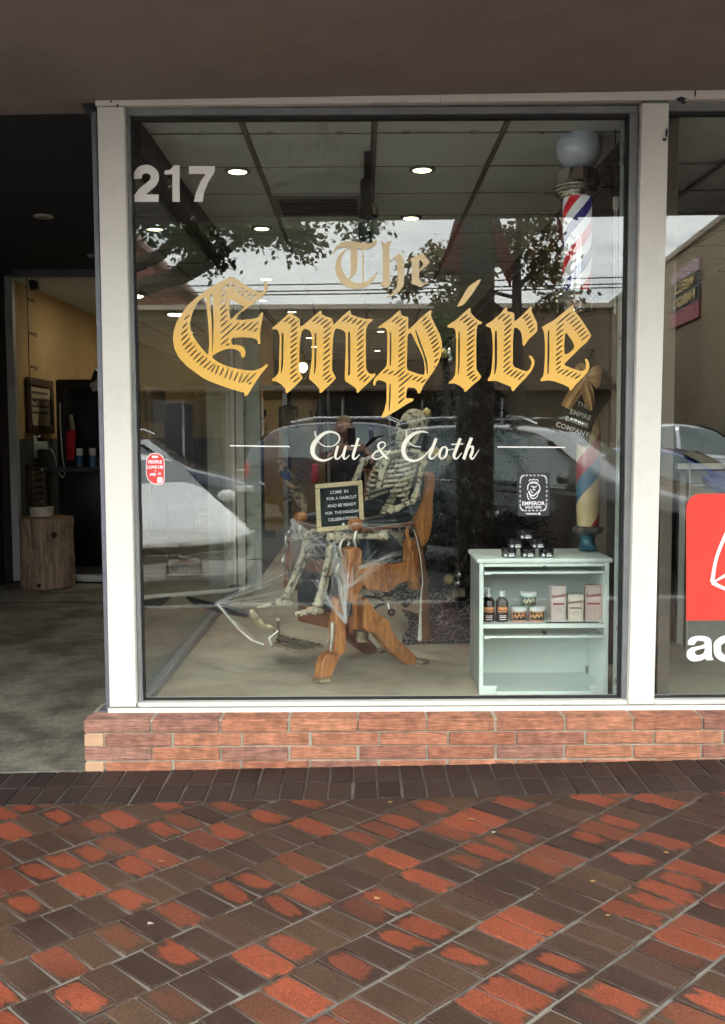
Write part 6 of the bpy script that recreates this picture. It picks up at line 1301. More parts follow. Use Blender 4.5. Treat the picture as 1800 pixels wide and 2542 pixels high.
# neighbour shop interior bits
t = thing('neighbour_counter', 'pale grey framed counter front inside the next shop', 'counter', (2.0, 1.6, .19))
for (xa, xb, ya, yb2) in ((1700, 1715, 1150, 1760), (1682, 1900, 1150, 1165)):
    a, c = P(xa, yb2, 1.3), P(xb, ya, 1.3); mbox((a.x, 1.3, max(.19, a.z)), (c.x, 1.36, c.z)).build('frame', mat('pale_counter_grey', (.5, .5, .46), .6), t)
a, c = P(1677, 1760, 1.5), P(1900, 1170, 1.5); mbox((a.x, 1.5, .19), (c.x, 1.55, c.z)).build('panel', mat('counter_panel', (.32, .33, .31), .6), t)
M_TROF = mat('troffer_glow', (1, .95, .8), .5, emit=(1, .9, .62), estr=.35)
for (x, y, w_, d_, lb) in ((1885, 690, .75, .5, 'first lit ceiling panel of the next shop'), (1640, 780, .5, .6, 'lit ceiling panel of the next shop close to the white post'), (1830, 812, 1., .8, 'lit ceiling panel of the next shop at the right edge'), (1715, 838, 1.2, .8, 'farthest lit ceiling panel of the next shop')):
    p = PZ(x, y, CZ+.01); solo(mbox((p.x-w_/2, p.y-d_/2, CZ-.005), (p.x+w_/2, p.y+d_/2, CZ+.019)), 'ceiling_panel_light', M_TROF, lb, 'ceiling light', 'lit ceiling panels of the next shop', loc=(p.x, p.y, CZ))
flush()
# ================================================================== the street behind the photographer (seen in the glass)
RZ = -.17
def lerp_st(S_, x):
    for a, c in zip(S_, S_[1:]):
        if a[0] >= x >= c[0]:
            t = (x-a[0])/(c[0]-a[0]); return [p+(q-p)*t for p, q in zip(a, c)]
    return S_[0] if x > S_[0][0] else S_[-1]
M_CGL = mat('car_glass', (.12, .155, .16), .03, .25, var=.1, spec=.9, coat=.6); M_TYRE = mat('tyre', (.02, .02, .02), .8); M_RIM = mat('alloy_rim', (.4, .4, .42), .3, .9)
M_LAMPC = mat('headlamp_lens', (.55, .58, .6), .1, .3, coat=.8); M_TAIL = mat('tail_lamp', (.5, .02, .03), .2, coat=.6); M_GRIL = mat('grille_black', (.015, .015, .016), .35)
def car(name, label, loc, ang, paint, kind='sedan', L=4.7, hs=1., suv=False, cat='car', rack=False):
    t = thing(name, label, cat, loc, radians(ang), 'cars parked along the street')
    # x, wl, wm, wb, wt, zb, zm, zbelt, ztop
    S_ = [(0, .30, .32, .30, .22, .32, .46, .62, .66), (-.06, .55, .58, .55, .42, .26, .46, .66, .715), (-.17, .72, .76, .73, .58, .22, .48, .69, .765), (-.38, .8, .85, .82, .66, .2, .5, .75, .835),
          (-.8, .84, .89, .87, .72, .2, .5, .82, .925), (-1.25, .84, .9, .88, .74, .2, .5, .87, 1.0)]
    if suv: S_ += [(-1.95, .84, .92, .89, .62, .22, .52, .92, 1.42), (-2.6, .84, .92, .89, .66, .22, .52, .94, 1.5), (-3.6, .84, .92, .89, .66, .22, .52, .95, 1.49), (-4.25, .84, .92, .88, .62, .24, .52, .96, 1.42), (-4.6, .8, .9, .86, .64, .3, .54, .96, 1.1), (-4.7, .7, .8, .76, .6, .34, .54, .9, .98)]
    elif kind == 'pickup': S_ += [(-1.85, .84, .92, .89, .62, .3, .56, .96, 1.42), (-2.5, .84, .92, .89, .64, .3, .56, .97, 1.5), (-3.1, .84, .92, .89, .62, .3, .56, .97, 1.47), (-3.3, .84, .92, .89, .8, .3, .56, .97, 1.0), (-4.6, .84, .92, .89, .8, .3, .56, .97, 1.0), (-4.7, .8, .88, .85, .7, .34, .56, .95, .98)]
    else: S_ += [(-1.95, .84, .9, .88, .60, .2, .5, .92, 1.38), (-2.6, .84, .9, .88, .62, .2, .5, .93, 1.45), (-3.3, .84, .9, .88, .60, .2, .5, .94, 1.40), (-4.0, .84, .9, .87, .64, .2, .5, .95, 1.10), (-4.5, .82, .88, .84, .68, .24, .5, .9, 1.02), (-4.7, .7, .76, .7, .56, .32, .5, .8, .88)]
    k = L/4.7; S_ = [(s[0]*k,)+s[1:5]+tuple(z*hs for z in s[5:]) for s in S_]
    def sec(s, n=3):
        x, wl, wm, wb, wt, zb, zm, zbt, zt = s; c = .035*wt/.6
        h = [(0, zb), (wl, zb), (wm, zm), (wb+.005, (zm+zbt)/2+.06), (wb, zbt), (wt+.25*(wb-wt), zbt+.78*(zt-zbt)), (wt, zt), (wt*.6, zt+c*.7), (0, zt+c)]
        return [(x, y, z) for y, z in h] + [(x, -y, z) for y, z in h[-2:0:-1]]
    b = MB(); R_ = [sec(s) for s in S_]; n = len(R_[0]); vs = [p for r in R_ for p in r]
    b.add(vs, [(i*n+q, i*n+(q+1) % n, (i+1)*n+(q+1) % n, (i+1)*n+q) for i in range(len(R_)-1) for q in range(n)]+[tuple(range(n)), tuple((len(R_)-1)*n+q for q in range(n))])
    o = b.build('body', paint, t, smooth=True); md = o.modifiers.new('s', 'SUBSURF'); md.levels = 1; md.render_levels = 2
    # side windows
    e_ = -3.95 if suv else (-3.05 if kind == 'pickup' else -3.6)
    cuts = [(-1.52, -2.5), (-2.58, e_ if kind == 'pickup' else -3.35)] + ([(-3.43, -4.1)] if suv else [])
    for xa, xb in cuts:
        for s_ in (-1, 1):
            b = MB()
            def wf_(u, v, xa=xa*k, xb=xb*k, s_=s_):
                x = xa+(xb-xa)*u; q = lerp_st(S_, x); z0, z1 = q[7]+.035, q[8]-.05; z = z0+(z1-z0)*v; tt_ = (z-q[7])/max(.05, q[8]-q[7])
                y = q[3]+(q[4]+.25*(q[3]-q[4])-q[3])*min(1, tt_/.78) if tt_ < .78 else q[4]+.25*(q[3]-q[4])*(1-(tt_-.78)/.22)
                return (x, s_*(y+.004), z)
            b.grid(wf_, 6, 4); b.build('side_window', M_CGL, t, smooth=True)
    for xa, xb, nm in ((-1.3*k, -1.9*k, 'windscreen'), ((-4.3*k, -4.58*k, 'rear_window') if suv else ((-3.12*k, -3.28*k, 'rear_window') if kind == 'pickup' else (-3.4*k, -3.95*k, 'rear_window')))):
        b = MB()
        def gf(u, v, xa=xa, xb=xb):
            x = xa+(xb-xa)*v; q = lerp_st(S_, x); y = (u*2-1)*(q[4]-.02); c = .035*q[4]/.6; return (x, y, q[8]+c*(1-abs(u*2-1)**2)+.006)
        b.grid(gf, 10, 6); b.build(nm, M_CGL, t, smooth=True)
    r = .33*(.5+.5*hs)
    for x in (-.86*k, -3.72*k):
        for s_ in (-1, 1):
            w = MB().lathe([(r-.1, -.1), (r-.02, -.1), (r, -.07), (r, .07), (r-.02, .1), (r-.1, .1)], (x, s_*.815, r), 28, (0, 1, 0)).build('wheel', M_TYRE, t, smooth=True)
            MB().lathe([(r-.11, -.02), (r-.1, .09), (r-.15, .085), (.05, .1), (.001, .1)], (x, s_*.82, r), 20, (0, s_, 0)).build('rim', M_RIM, w, smooth=True)
            MB().lathe([(r+.06, -.01), (r+.06, .012)], (x, s_*.893, r+.01), 28, (0, s_, 0)).build('wheel_arch', M_GRIL, t)
    def fas(nm, y0, y1, za, zb2, mt_, off=.008):
        b = MB()
        def ff(u, v):
            y = y0+(y1-y0)*u; x = -.40*(abs(y)/.86)**5*k+.012; z = (za(y) if callable(za) else za)+((zb2(y) if callable(zb2) else zb2)-(za(y) if callable(za) else za))*v
            return (x+off-.02*abs(z/hs-.55)*2, y, z)
        b.grid(ff, 16, 4); o = b.build(nm, mt_, t, smooth=True); md = o.modifiers.new('s', 'SOLIDIFY'); md.thickness = .012; md.offset = 0; return o
    fas('grille', -.72, .72, lambda y: (.575+.02*abs(y))*hs, lambda y: (.65+.03*abs(y))*hs, M_GRIL); fas('lower_intake', -.58, .58, .27*hs, .36*hs, M_GRIL)
    for s_ in (-1, 1): fas('headlight', s_*.5, s_*.8, lambda y: (.6+.06*abs(y))*hs, lambda y: (.665+.1*abs(y))*hs, M_LAMPC, .006)
    for s_ in (-1, 1): MB().obox((-4.63*k, s_*(.72 if suv else .66), .78*hs), (.06, 0, 0), (0, .12, 0), (0, 0, .16 if suv else .1)).build('tail_lamp', M_TAIL, t, bevel=.02)
    for s_ in (-1, 1): MB().ball((-1.5*k, s_*.98, 1.0*hs), .09, 12, 8, (.6, 1.2, .75)).build('wing_mirror', paint, t, smooth=True)
    if rack:
        for s_ in (-1, 1): MB().tube([(-2.0*k, s_*.6, 1.5*hs), (-2.2*k, s_*.6, 1.57*hs), (-3.5*k, s_*.6, 1.57*hs), (-3.9*k, s_*.6, 1.5*hs)], .018, 8).build('roof_rail', M_CHROME, t, smooth=True)
    for s_ in (-1, 1): MB().tube([(-1.4*k, s_*.9, .9*hs), (-2.5*k, s_*.905, .945*hs), (-3.6*k, s_*.905, .955*hs)], .009, 6).build('waist_trim', M_CHROME, t, smooth=True)
    return t, fas, k, hs
def paint(nm, c, m=.0): return mat(nm, c, .25, m, var=.04, coat=1.)
WHT = paint('white_car_paint', (.74, .76, .76)); NAVY = paint('navy_car_paint', (.012, .02, .055), .3); DARK = paint('charcoal_car_paint', (.014, .017, .022), .3); BLUE = paint('blue_truck_paint', (.006, .016, .055), .3); SILV = paint('pale_pickup_paint', (.6, .64, .68), .2); BLUE2 = paint('bright_blue_paint', (.01, .04, .22), .3)
vw, fas, k, hs = car('white_car', 'white car nosed up to the kerb, reflected at the left of the window', (-1.62, -4.45, RZ), 62, WHT)
M_CH2 = mat('chrome_emblem', (.7, .7, .7), .15, 1.)
b = MB(); R_e = .068; cz = .62
for i in range(24): a, c = 2*pi*i/24, 2*pi*(i+1)/24; b.tube([(.036, R_e*cos(a), cz+R_e*sin(a)), (.036, R_e*cos(c), cz+R_e*sin(c))], .007, 6)
for pts in (((-.034, .058), (-.012, .008), (0, .04), (.012, .008), (.034, .058)), ((-.058, .03), (-.026, -.052), (0, .0), (.026, -.052), (.058, .03))):
    b.tube([(.037, y, cz+z) for y, z in pts], .0065, 6)
b.build('emblem', M_CH2, vw, smooth=True)
pb = MB().obox((.022, 0, .46), (.004, 0, 0), (0, .152, 0), (0, 0, .076)).build('number_plate', mat('plate_white', (.5, .52, .52), .5), vw, bevel=.003)
text('plate_number', '6WYT972', .08, plane_map((.0275, 0, .452), (0, 1, 0), (0, 0, 1), (1, 0, 0)), mat('plate_ink', (.03, .05, .12), .5), vw, .002, space=1.0)
text('plate_state', 'California', .035, plane_map((.0275, 0, .515), (0, 1, 0), (0, 0, 1), (1, 0, 0)), mat('plate_red', (.4, .05, .05), .5), vw, .0005)
for f_ in (-1, 1): fas('plate_frame', -.16 if f_ < 0 else .156, -.156 if f_ < 0 else .16, .38, .54, M_GRIL, .02)
fas('bumper_lip', -.66, .66, .2, .235, WHT, .03); fas('chrome_strip', -.7, .7, lambda y: .572+.02*abs(y), lambda y: .58+.02*abs(y), M_CH2, .016)
car('dark_crossover', 'charcoal crossover with steep windscreen, reflected right of the word Cloth', (3.95, -6.0, RZ), 38, DARK, suv=True, hs=1.17, L=4.8, rack=True)
car('navy_crossover', 'navy crossover reflected at the far left behind the white car', (-1.75, -12.6, RZ), 5, NAVY, suv=True, hs=1.12, L=4.7, rack=True)
car('blue_truck', 'big dark blue off-roader seen from behind, reflected under the big E', (2.95, -15.2, RZ), -2, BLUE, suv=True, hs=1.26, L=5.2, rack=True)
car('pale_pickup', 'pale pickup truck reflected in the neighbour window', (9.6, -17.5, RZ), 2, SILV, 'pickup', L=5.3, hs=1.24, cat='pickup')
car('blue_sedan', 'bright blue sedan reflected behind the red sign', (6.6, -9.6, RZ), 30, BLUE2)
flush()

# trees
def leaf_mat(nm, c, c2):
    m, n, l, b = nodes(nm); ge = n.new('ShaderNodeNewGeometry'); cr = n.new('ShaderNodeValToRGB'); e = cr.color_ramp.elements; e[0].color = rgb(c); e[1].color = rgb(c2); l.new(ge.outputs['Random Per Island'], cr.inputs['Fac']); l.new(cr.outputs['Color'], b.inputs['Base Color']); setp(b, Roughness=.6)
    tl_ = n.new('ShaderNodeBsdfTranslucent'); l.new(cr.outputs['Color'], tl_.inputs['Color']); mx = n.new('ShaderNodeMixShader'); mx.inputs[0].default_value = .25; l.new(b.outputs[0], mx.inputs[1]); l.new(tl_.outputs[0], mx.inputs[2]); l.new(mx.outputs[0], n['Material Output'].inputs['Surface']); return m
BARK = mat('tree_bark', (.045, .036, .03), .9, var=.3, bump=.6, bscale=30)
def tree(label, base, limbs, clumps, lsz, lm, seed):
    rr = random.Random(seed); t = thing('street_tree', label, 'tree', base)
    b = MB()
    for pts, rads in limbs: b.tube(spline([tuple(p) for p in pts], 4), [rads[0]+(rads[1]-rads[0])*i/(4*(len(pts)-1)) for i in range(4*(len(pts)-1)+1)], 9)
    b.build('trunk', BARK, t, smooth=True); b = MB()
    for c, rad, n in clumps:
        c = Vector(c); subs = [(c+Vector((rr.gauss(0, rad[0]*.45), rr.gauss(0, rad[1]*.45), rr.gauss(0, rad[2]*.4)))) for _ in range(max(3, n//70))]
        for _ in range(n):
            s_ = rr.choice(subs); p = s_+Vector((rr.gauss(0, .12), rr.gauss(0, .14), rr.gauss(0, .075)))*(1+rad[0]*.25)
            d = Vector((rr.gauss(0, 1), rr.gauss(0, 1), rr.gauss(-.4, .7))).normalized(); w_ = d.cross(Vector((rr.gauss(0, 1), rr.gauss(0, 1), 1))).normalized(); L = lsz*rr.uniform(.7, 1.3)
            b.add([p, p+d*L*.5+w_*L*.28, p+d*L, p+d*L*.5-w_*L*.28], [(0, 1, 2, 3)])
    b.build('crown', lm, t); return t
LF1 = leaf_mat('evergreen_leaf', (.02, .045, .015), (.055, .09, .03)); LF2 = leaf_mat('autumn_leaf', (.05, .075, .02), (.2, .1, .035)); LF3 = leaf_mat('green_leaf', (.04, .08, .02), (.08, .12, .04))
D1 = 6.3
tree('leafy evergreen street tree whose branches hang into the top left of the reflection', (-5.0, -6.4, RZ), [([(-5.0, -6.4, RZ), (-4.95, -6.35, 1.2), (-4.4, -6.3, 2.3), V(345, 716, D1), V(450, 690, D1), V(540, 640, D1), V(640, 560, D1)], (.17, .025)), ([(-4.95, -6.35, 1.4), (-4.7, -6.3, 2.6), V(335, 660, D1), V(420, 610, D1), V(520, 560, D1)], (.12, .03)), ([(-4.9, -6.4, 1.3), (-5.4, -7.2, 3.2), (-5.6, -8, 5)], (.2, .05)), ([V(400, 700, D1), V(470, 650, D1-.2), V(560, 600, D1-.4)], (.06, .03))],
     [(V(480, 590, D1), (.3, .5, .1), 600), (V(500, 640, D1), (.18, .3, .07), 420), (V(690, 565, D1), (.4, .5, .06), 600), (V(765, 600, D1), (.1, .3, .09), 330), (V(905, 560, D1), (.1, .3, .06), 150), (V(600, 550, D1), (.6, .7, .1), 900), (V(820, 530, D1), (.4, .5, .06), 300), (V(380, 540, D1), (.4, .5, .1), 400), ((-3.2, -7, 4.6), (1.4, 1.0, .5), 2200), ((-1.2, -6.9, 4.7), (1.3, 1.0, .5), 2000), ((-5.4, -7.6, 5.2), (1.4, 1.4, .8), 1500)], .085, LF1, 21)
D2 = 9.6
tb2 = V(1283, 1100, D2)
tree('slim street tree with thinning rusty autumn leaves reflected left of the barber pole', (tb2.x, tb2.y, RZ), [([(tb2.x, tb2.y, RZ), (tb2.x+.03, tb2.y, 1.6), V(1283, 760, D2), V(1285, 600, D2), V(1300, 480, D2)], (.11, .03)), ([V(1285, 800, D2), V(1180, 720, D2), V(1080, 660, D2)], (.035, .01)), ([V(1283, 720, D2), V(1350, 640, D2), V(1400, 580, D2)], (.035, .01)), ([V(1284, 740, D2), V(1120, 700, D2-.2), V(1020, 680, D2-.2)], (.03, .008))],
     [(V(1080, 660, D2), (.3, .5, .28), 520), (V(1020, 700, D2), (.2, .4, .2), 260), (V(1130, 730, D2), (.25, .4, .18), 300), (V(1290, 600, D2), (.42, .5, .3), 620), (V(1360, 680, D2), (.26, .4, .3), 480), (V(1330, 560, D2), (.35, .4, .2), 420), (V(1380, 750, D2), (.22, .4, .16), 260), ((2.2, -14.0+4.2, 5.4), (.9, .9, .6), 900)], .1, LF2, 8)
D3 = 16.
tb3 = V(1110, 1100, D3)
tree('small green tree in front of the tan building, reflected beside the letter p', (tb3.x, tb3.y, RZ), [([(tb3.x, tb3.y, RZ), V(1108, 900, D3), V(1105, 800, D3)], (.1, .04))], [(V(1110, 800, D3), (.35, .5, .35), 900), (V(1090, 860, D3), (.25, .4, .25), 400)], .12, LF3, 5)
# timber canopy post with a red banner skirt
t = thing('timber_post', 'thick timber post with red cloth banners, reflected behind the letter i', 'post', (.98, -4.02, zs(.98)))
D4 = 4.02; a, c = V(1135, 1000, D4), V(1222, 1000, D4)
mbox((a.x, -4.02-.14, zs(1)), (c.x, -4.02+.14, 2.86)).build('post', wood('old_timber', (.022, .014, .009), (.05, .032, .02), .8, 5., (6, 6, 1), 0), t, bevel=.01)
for ring, nm in (([(1128, 548), (1150, 552), (1145, 672), (1093, 668)], 'banner'), ([(1222, 548), (1236, 556), (1276, 640), (1268, 716), (1240, 660)], 'banner'), ([(1378, 520), (1398, 560), (1402, 620), (1390, 590)], 'banner')):
    MB().prism([V(x, y, D4-.2) for x, y in ring], [V(x, y, D4-.17) for x, y in ring]).build(nm, mat('dark_red_cloth', (.09, .01, .014), .8), t)
MB().prism([V(x, y, D4-.16) for x, y in ((1130, 540), (1240, 540), (1262, 610), (1215, 690), (1106, 684))], [V(x, y, D4-.14) for x, y in ((1130, 540), (1240, 540), (1262, 610), (1215, 690), (1106, 684))]).build('sign_board', mat('slate_board', (.03, .035, .04), .7), t)

# buildings across the street
def bldg(nm, label, a, b_): return thing(nm, label, 'building', (a, b_, RZ))
tanb = bldg('tan_building', 'long flat roofed tan building across the street, reflected behind the word Empire', 0, -24)
M_TB = m_stain('tan_stucco', (.115, .083, .05), (.095, .068, .04), .5, rough=.9, amp=.12); M_TBD = mat('dark_window_glass', (.02, .022, .026), .1, spec=.8)  # window glass in one even dark tint
xl_, xr_ = -11., V(1520, 800, 24).x; ht = V(900, 768, 24).z
mbox((xl_, -32, RZ), (xr_, -24, ht)).build('wall', M_TB, tanb); mbox((xl_-.1, -32.1, ht+.005), (xr_+.1, -23.9, ht+.14)).build('parapet_cap', M_FASC, tanb)
mbox((xl_, -24.004, 2.7), (xr_, -23.4, 2.86)).build('awning', mat('brown_awning', (.09, .06, .04), .8), tanb)
xx = xl_+.6; kk = 0
while xx < xr_-2.2:
    w_ = mbox((xx, -24.01, .55), (xx+1.7, -23.97, 2.5)).build('window', M_TBD, tanb); mbox((xx-.05, -23.985, .48), (xx+1.75, -23.95, .545)).build('sill', M_FASC, w_); mbox((xx+.82, -23.968, .555), (xx+.88, -23.955, 2.5)).build('mullion', M_ALU, w_); xx += 2.25
for x in (-6.4, -1.2, 3.4): mbox((x, -23.985, RZ), (x+.03, -23.96, ht-.1)).build('downpipe', M_ALU, tanb)
rr_ = bldg('red_roof_building', 'building with big ribbed red metal roof, reflected at the upper left', -9, -36)
M_RR = mat('red_metal_roof', (.2, .075, .055), .5, var=.1); DR = 34
e1, t1 = V(515, 774, DR), V(322, 580, DR); bl = Vector((-22, -DR, e1.z)); tl2 = Vector((-22, -DR, t1.z+9))
mbox((-22, -50, RZ), (e1.x-.3, -DR-.3, e1.z)).build('wall', M_TB, rr_)
ring = [e1, Vector((e1.x-(t1.x-e1.x)*-4.2, -DR, e1.z+(t1.z-e1.z)*4.2)), Vector((-22, -DR, e1.z))]
MB().prism(ring, [p+Vector((0, -14, 0)) for p in ring]).build('roof', M_RR, rr_)
dd = (t1-e1)
for k_ in range(1, 44):
    o_ = e1+Vector((-.32*k_, .02, 0)); sl_ = .62; Lr = min(16, .32*k_*1.7+.1); MB().tube([o_, o_+Vector((-cos(sl_), 0, sin(sl_))).normalized()*Lr if False else o_+dd.normalized()*min(15, 15)], .05, 4).build('roof_rib', M_RR, rr_) if k_ % 1 == 0 and o_.x > -15 else None
MB().tube([e1+Vector((0, .05, 0)), e1+dd*4], .16, 6).build('rake_trim', mat('brown_trim', (.12, .06, .045), .6), rr_)
wf_b = bldg('bank_building', 'tan bank building with red sign, reflected in the neighbour window', 10.5, -32)
A_, B_ = V(1480, 1100, 44), V(1860, 1100, 20); hb = V(1765, 562, 23.4).z
nrm = Vector((-(B_.y-A_.y), B_.x-A_.x, 0)).normalized(); nrm = nrm if nrm.x < 0 else -nrm
ring = [Vector((A_.x, A_.y, RZ)), Vector((B_.x, B_.y, RZ)), Vector((B_.x, B_.y, hb)), Vector((A_.x, A_.y, hb))]
MB().prism(ring, [p-nrm*9 for p in ring]).build('wall', m_stain('bank_stucco', (.36, .28, .175), (.31, .24, .15), .6, rough=.9, amp=.1), wf_b)
dirw = (B_-A_); dirw.z = 0; LW = dirw.length; dirw.normalize()
def onw(t, z, o=.02): p = Vector((A_.x, A_.y, 0))+dirw*LW*t+nrm*o; return Vector((p.x, p.y, z))
for t_ in (.2, .4, .6, .8): MB().tube([onw(t_, RZ, .0), onw(t_, hb, .0)], .012, 5).build('joint', M_FASC, wf_b)
MB().obox(onw(.5, hb+.08, -.1), dirw*LW*.5, nrm*.2, (0, 0, .08)).build('coping', M_FASC, wf_b)
# sign on the bank wall
def wall_pt(x, y):
    d = ray(x, y); d = Vector((d.x, -d.y, d.z)); c = Vector((CAM.x, -CAM.y, CAM.z)); t_ = (Vector((A_.x, A_.y, 0))-c).dot(nrm)/d.dot(nrm); return c+d*t_
s0_, s1_ = wall_pt(1672, 700), wall_pt(1742, 700); zt2, zb2_ = wall_pt(1742, 634).z, wall_pt(1732, 790).z
sg_ = thing('bank_sign', 'red and black bank sign with gold letters on the tan wall, mirrored', 'sign', (s1_+s0_)/2)
mid_ = (s0_+s1_)/2; hwid = (s1_-s0_).length/2; zh = zt2-zb2_
def sgn(nm, za, zb3, mt_, th, hw=1.): MB().obox(Vector((mid_.x, mid_.y, (za+zb3)/2))+nrm*th/2, dirw*hwid*hw, nrm*th/2, (0, 0, (zb3-za)/2)).build(nm, mt_, sg_)
sgn('top_panel', zb2_+zh*.78, zt2, mat('pale_pink_sign', (.5, .34, .36), .5), .08); sgn('name_panel', zb2_+zh*.27, zb2_+zh*.775, mat('sign_black', (.03, .025, .025), .5), .05); sgn('bottom_panel', zb2_, zb2_+zh*.265, mat('sign_red', (.35, .03, .05), .5), .08)
exs = -dirw if (-dirw).cross(Vector((0, 0, 1))).dot(nrm) > 0 else dirw
M_SGG = mat('sign_gold', (.75, .52, .18), .4)
text('lettering', 'WELLS', zh*.24, plane_map(Vector((mid_.x, mid_.y, zb2_+zh*.65))+nrm*.08, exs*2.0, (0, 0, 1), nrm), M_SGG, sg_, .01, thick=.03); text('lettering', 'FARGO', zh*.24, plane_map(Vector((mid_.x, mid_.y, zb2_+zh*.4))+nrm*.08, exs*2.0, (0, 0, 1), nrm), M_SGG, sg_, .01, thick=.03)
flush()
pw = thing('power_lines', 'thin overhead wires crossing the reflected sky', 'power line', (0, -30, 8)); 
for y0, y1 in ((712, 708), (728, 724), (736, 733)): MB().tube([V(330, y0, 33.8), V(900, y1-4, 33.5), V(1560, y1-20, 33)], .025, 4).build('wire', M_BLK, pw)
sb = V(1000, 745, 26); lp_ = thing('roof_camera', 'small camera pole on the roof of the tan building', 'camera pole', (sb.x, sb.y, ht)); MB().tube([Vector((sb.x, sb.y, ht)), V(1000, 738, 26)], .03, 6).build('pole', M_ALU, lp_); MB().ball(V(991, 752, 26), .09, 10, 8).build('dome', M_ALU, lp_, smooth=True)

# ================================================================== the photographer
ph = thing('person', 'person in dark jacket holding up a phone, reflected beside the word Cut', 'person', (-.17, -4.98, RZ))
X0, Y0 = -.17, -4.98
def skin(nm, pts, edges, mt_, parent, root=0):
    me = bpy.data.meshes.new(nm); og = ORG[parent]; me.from_pydata([Vector(p[:3])-og for p in pts], edges, []); me.materials.append(mt_)
    o = bpy.data.objects.new(nm, me); COL.objects.link(o); o.parent = parent; ORG[o] = og
    o.modifiers.new('k', 'SKIN'); sv = me.skin_vertices[0].data
    for i, p in enumerate(pts): r = p[3]; sv[i].radius = (r, r) if not isinstance(r, tuple) else r; sv[i].use_root = (i == root)
    md = o.modifiers.new('s', 'SUBSURF'); md.levels = 1; md.render_levels = 2
    me.polygons.foreach_set('use_smooth', [True]*len(me.polygons)); return o
SKIN = mat('skin', (.42, .25, .18), .5, var=.1); HAIR = mat('sandy_hair', (.2, .12, .06), .6, var=.3, scale=60); JKT = mat('dark_jacket', (.02, .021, .028), .85, var=.2); TRS = mat('dark_trousers', (.025, .028, .04), .9)
z = lambda h: RZ+h
def fig(g):
    return [(X0, Y0, z(.98), .15+g*3), (X0, Y0, z(1.2), .15+g*4), (X0, Y0, z(1.4), .16+g*4), (X0, Y0, z(1.5), .07+g), (X0, Y0+.01, z(1.6), .055),
            (X0-.19, Y0, z(1.43), .065+g), (X0-.27, Y0+.1, z(1.2), .05+g), (X0-.1, Y0+.26, z(1.48), .035+g*.5),
            (X0+.19, Y0, z(1.43), .065+g), (X0+.3, Y0+.08, z(1.2), .05+g), (X0+.2, Y0+.26, z(1.5), .035+g*.5),
            (X0-.1, Y0, z(.9), .095+g), (X0-.11, Y0+.02, z(.5), .065+g), (X0-.12, Y0, z(.1), .045), (X0-.12, Y0+.13, z(.04), .04),
            (X0+.1, Y0, z(.9), .095+g), (X0+.11, Y0+.02, z(.5), .065+g), (X0+.12, Y0, z(.1), .045), (X0+.12, Y0+.13, z(.04), .04)]
EDG = [(0, 1), (1, 2), (2, 3), (3, 4), (2, 5), (5, 6), (6, 7), (2, 8), (8, 9), (9, 10), (0, 11), (11, 12), (12, 13), (13, 14), (0, 15), (15, 16), (16, 17), (17, 18)]
body = skin('body', fig(0), EDG, SKIN, ph)
jp = fig(.014); jk = [0, 1, 2, 3, 5, 6, 8, 9]; idx = {v: i for i, v in enumerate(jk)}
jp[0] = (X0, Y0, z(.84), .21)
pts = [jp[i] for i in jk]+[Vector(jp[6][:3]).lerp(Vector(jp[7][:3]), .7).to_tuple()+(.045,), Vector(jp[9][:3]).lerp(Vector(jp[10][:3]), .7).to_tuple()+(.045,)]
skin('jacket', pts, [(0, 1), (1, 2), (2, 3), (2, 4), (4, 5), (5, 8), (2, 6), (6, 7), (7, 9)], JKT, ph)
jp[0] = (X0, Y0, z(1.0), .11)
tk = [0, 11, 12, 13, 15, 16, 17]; skin('trousers', [jp[i][:3]+(jp[i][3]+.025,) for i in tk], [(0, 1), (1, 2), (2, 3), (0, 4), (4, 5), (5, 6)], TRS, ph)
hc = Vector((X0, Y0+.03, z(1.7))); b = MB()
def hd(u, v):
    th = u*2*pi; p_ = v*pi; x, y, zz = cos(th)*sin(p_), sin(th)*sin(p_), -cos(p_)
    w_ = .076*(1-.28*max(0, -zz)**1.3); d_ = .097*(1-.2*max(0, -zz)*(1 if y < 0 else .3)); q = Vector((x*w_, y*d_, zz*.118))
    if y > .6: # nose, brow, chin
        q.y += .022*math.exp(-((x/.22)**2+((zz+.12)/.2)**2)) + .006*math.exp(-((zz-.22)/.12)**2) - .012*math.exp(-(((abs(x)-.42)/.16)**2+((zz-.05)/.12)**2)) + .008*math.exp(-((x/.35)**2+((zz+.78)/.15)**2)) + .005*math.exp(-((x/.35)**2+((zz+.45)/.07)**2))
    return hc+q
b.grid(hd, 36, 28); b.build('head', SKIN, ph, smooth=True)
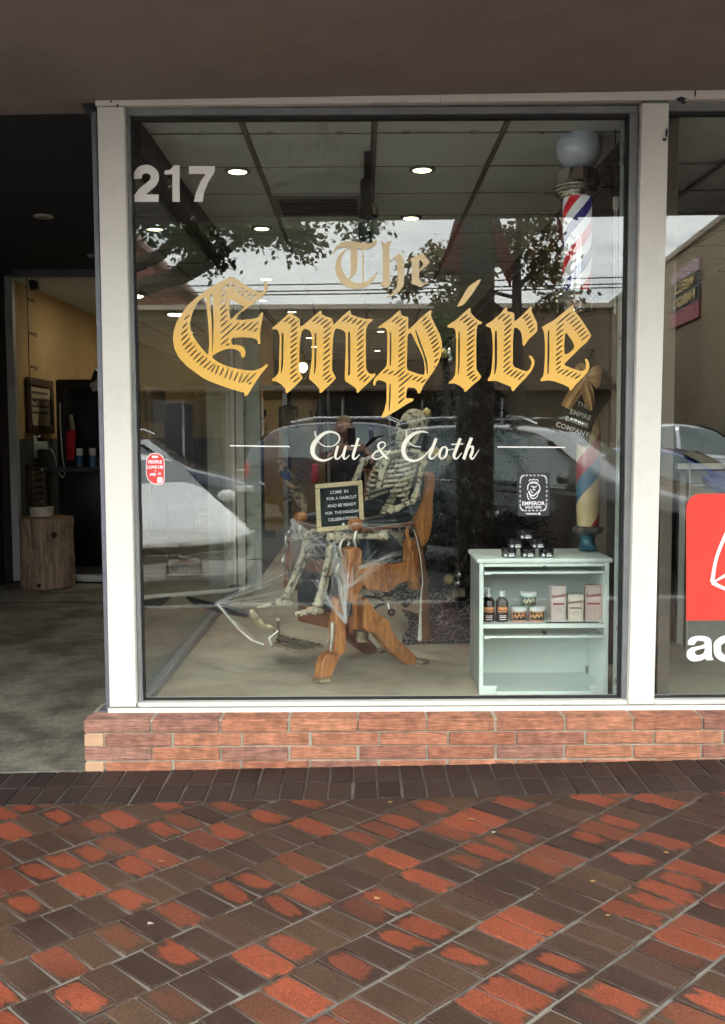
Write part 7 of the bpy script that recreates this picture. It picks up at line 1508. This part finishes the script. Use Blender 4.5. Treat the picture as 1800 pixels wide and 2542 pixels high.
b = MB(); b.grid(lambda u, v: hc+Vector((0, -.008, .012))+(Vector((cos(u*2*pi)*sin((.42+.58*v)*pi*.98)*.083, sin(u*2*pi)*sin((.42+.58*v)*pi*.98)*.104-.012*(1-v), -cos((.42+.58*v)*pi*.98)*.124))) if not (.1 < u < .4 and v < .42) else hc+Vector((cos(u*2*pi)*.06, sin(u*2*pi)*.05, .03)), 36, 14); b.build('hair', HAIR, ph, smooth=True)
for s_ in (-1, 1):
    MB().ball(hc+Vector((s_*.077, -.005, -.005)), .03, 10, 8, (.35, .7, 1)).build('ear', SKIN, ph, smooth=True); MB().ball(hc+Vector((s_*.031, .083, .008)), .012, 10, 8).build('eye', mat('eye', (.25, .25, .25), .2), ph, smooth=True)
MB().obox(hc+Vector((0, .092, -.052)), (.024, 0, 0), (0, .004, 0), (0, 0, .004)).build('mouth', mat('lips', (.3, .12, .1), .5), ph, bevel=.002)
for wr, s_ in ((Vector(fig(0)[7][:3]), -1), (Vector(fig(0)[10][:3]), 1)):
    wr = Vector(wr); pal = wr+Vector((-s_*.03, .04, .03)); p_ = [(*wr, .03), (*pal, .036)]; e_ = [(0, 1)]
    for k_ in range(4):
        a = pal+Vector((-s_*.005, .02, -.03+.021*k_)); m1 = a+Vector((-s_*.035, .02, .006)); m2 = m1+Vector((-s_*.026, -.004, .002)); n_ = len(p_); p_ += [(*a, .011), (*m1, .0095), (*m2, .008)]; e_ += [(1, n_), (n_, n_+1), (n_+1, n_+2)]
    n_ = len(p_); th_ = pal+Vector((-s_*.02, -.025, .015)); p_ += [(*th_, .012), (*(th_+Vector((-s_*.03, 0, .02))), .009)]; e_ += [(1, n_), (n_, n_+1)]
    skin('hand', p_, e_, SKIN, ph)
pc = Vector((X0+.07, -4.7, 1.46)); phn = thing('phone', 'black phone held up in front of the face, in the reflection', 'phone', pc)
mbox((pc.x-.038, pc.y-.004, pc.z-.078), (pc.x+.038, pc.y+.004, pc.z+.078)).build('case', M_GRIL, phn, bevel=.003); mbox((pc.x+.008, pc.y+.0041, pc.z+.035), (pc.x+.034, pc.y+.007, pc.z+.07)).build('lens_bump', M_BLK, phn, bevel=.002)
flush()
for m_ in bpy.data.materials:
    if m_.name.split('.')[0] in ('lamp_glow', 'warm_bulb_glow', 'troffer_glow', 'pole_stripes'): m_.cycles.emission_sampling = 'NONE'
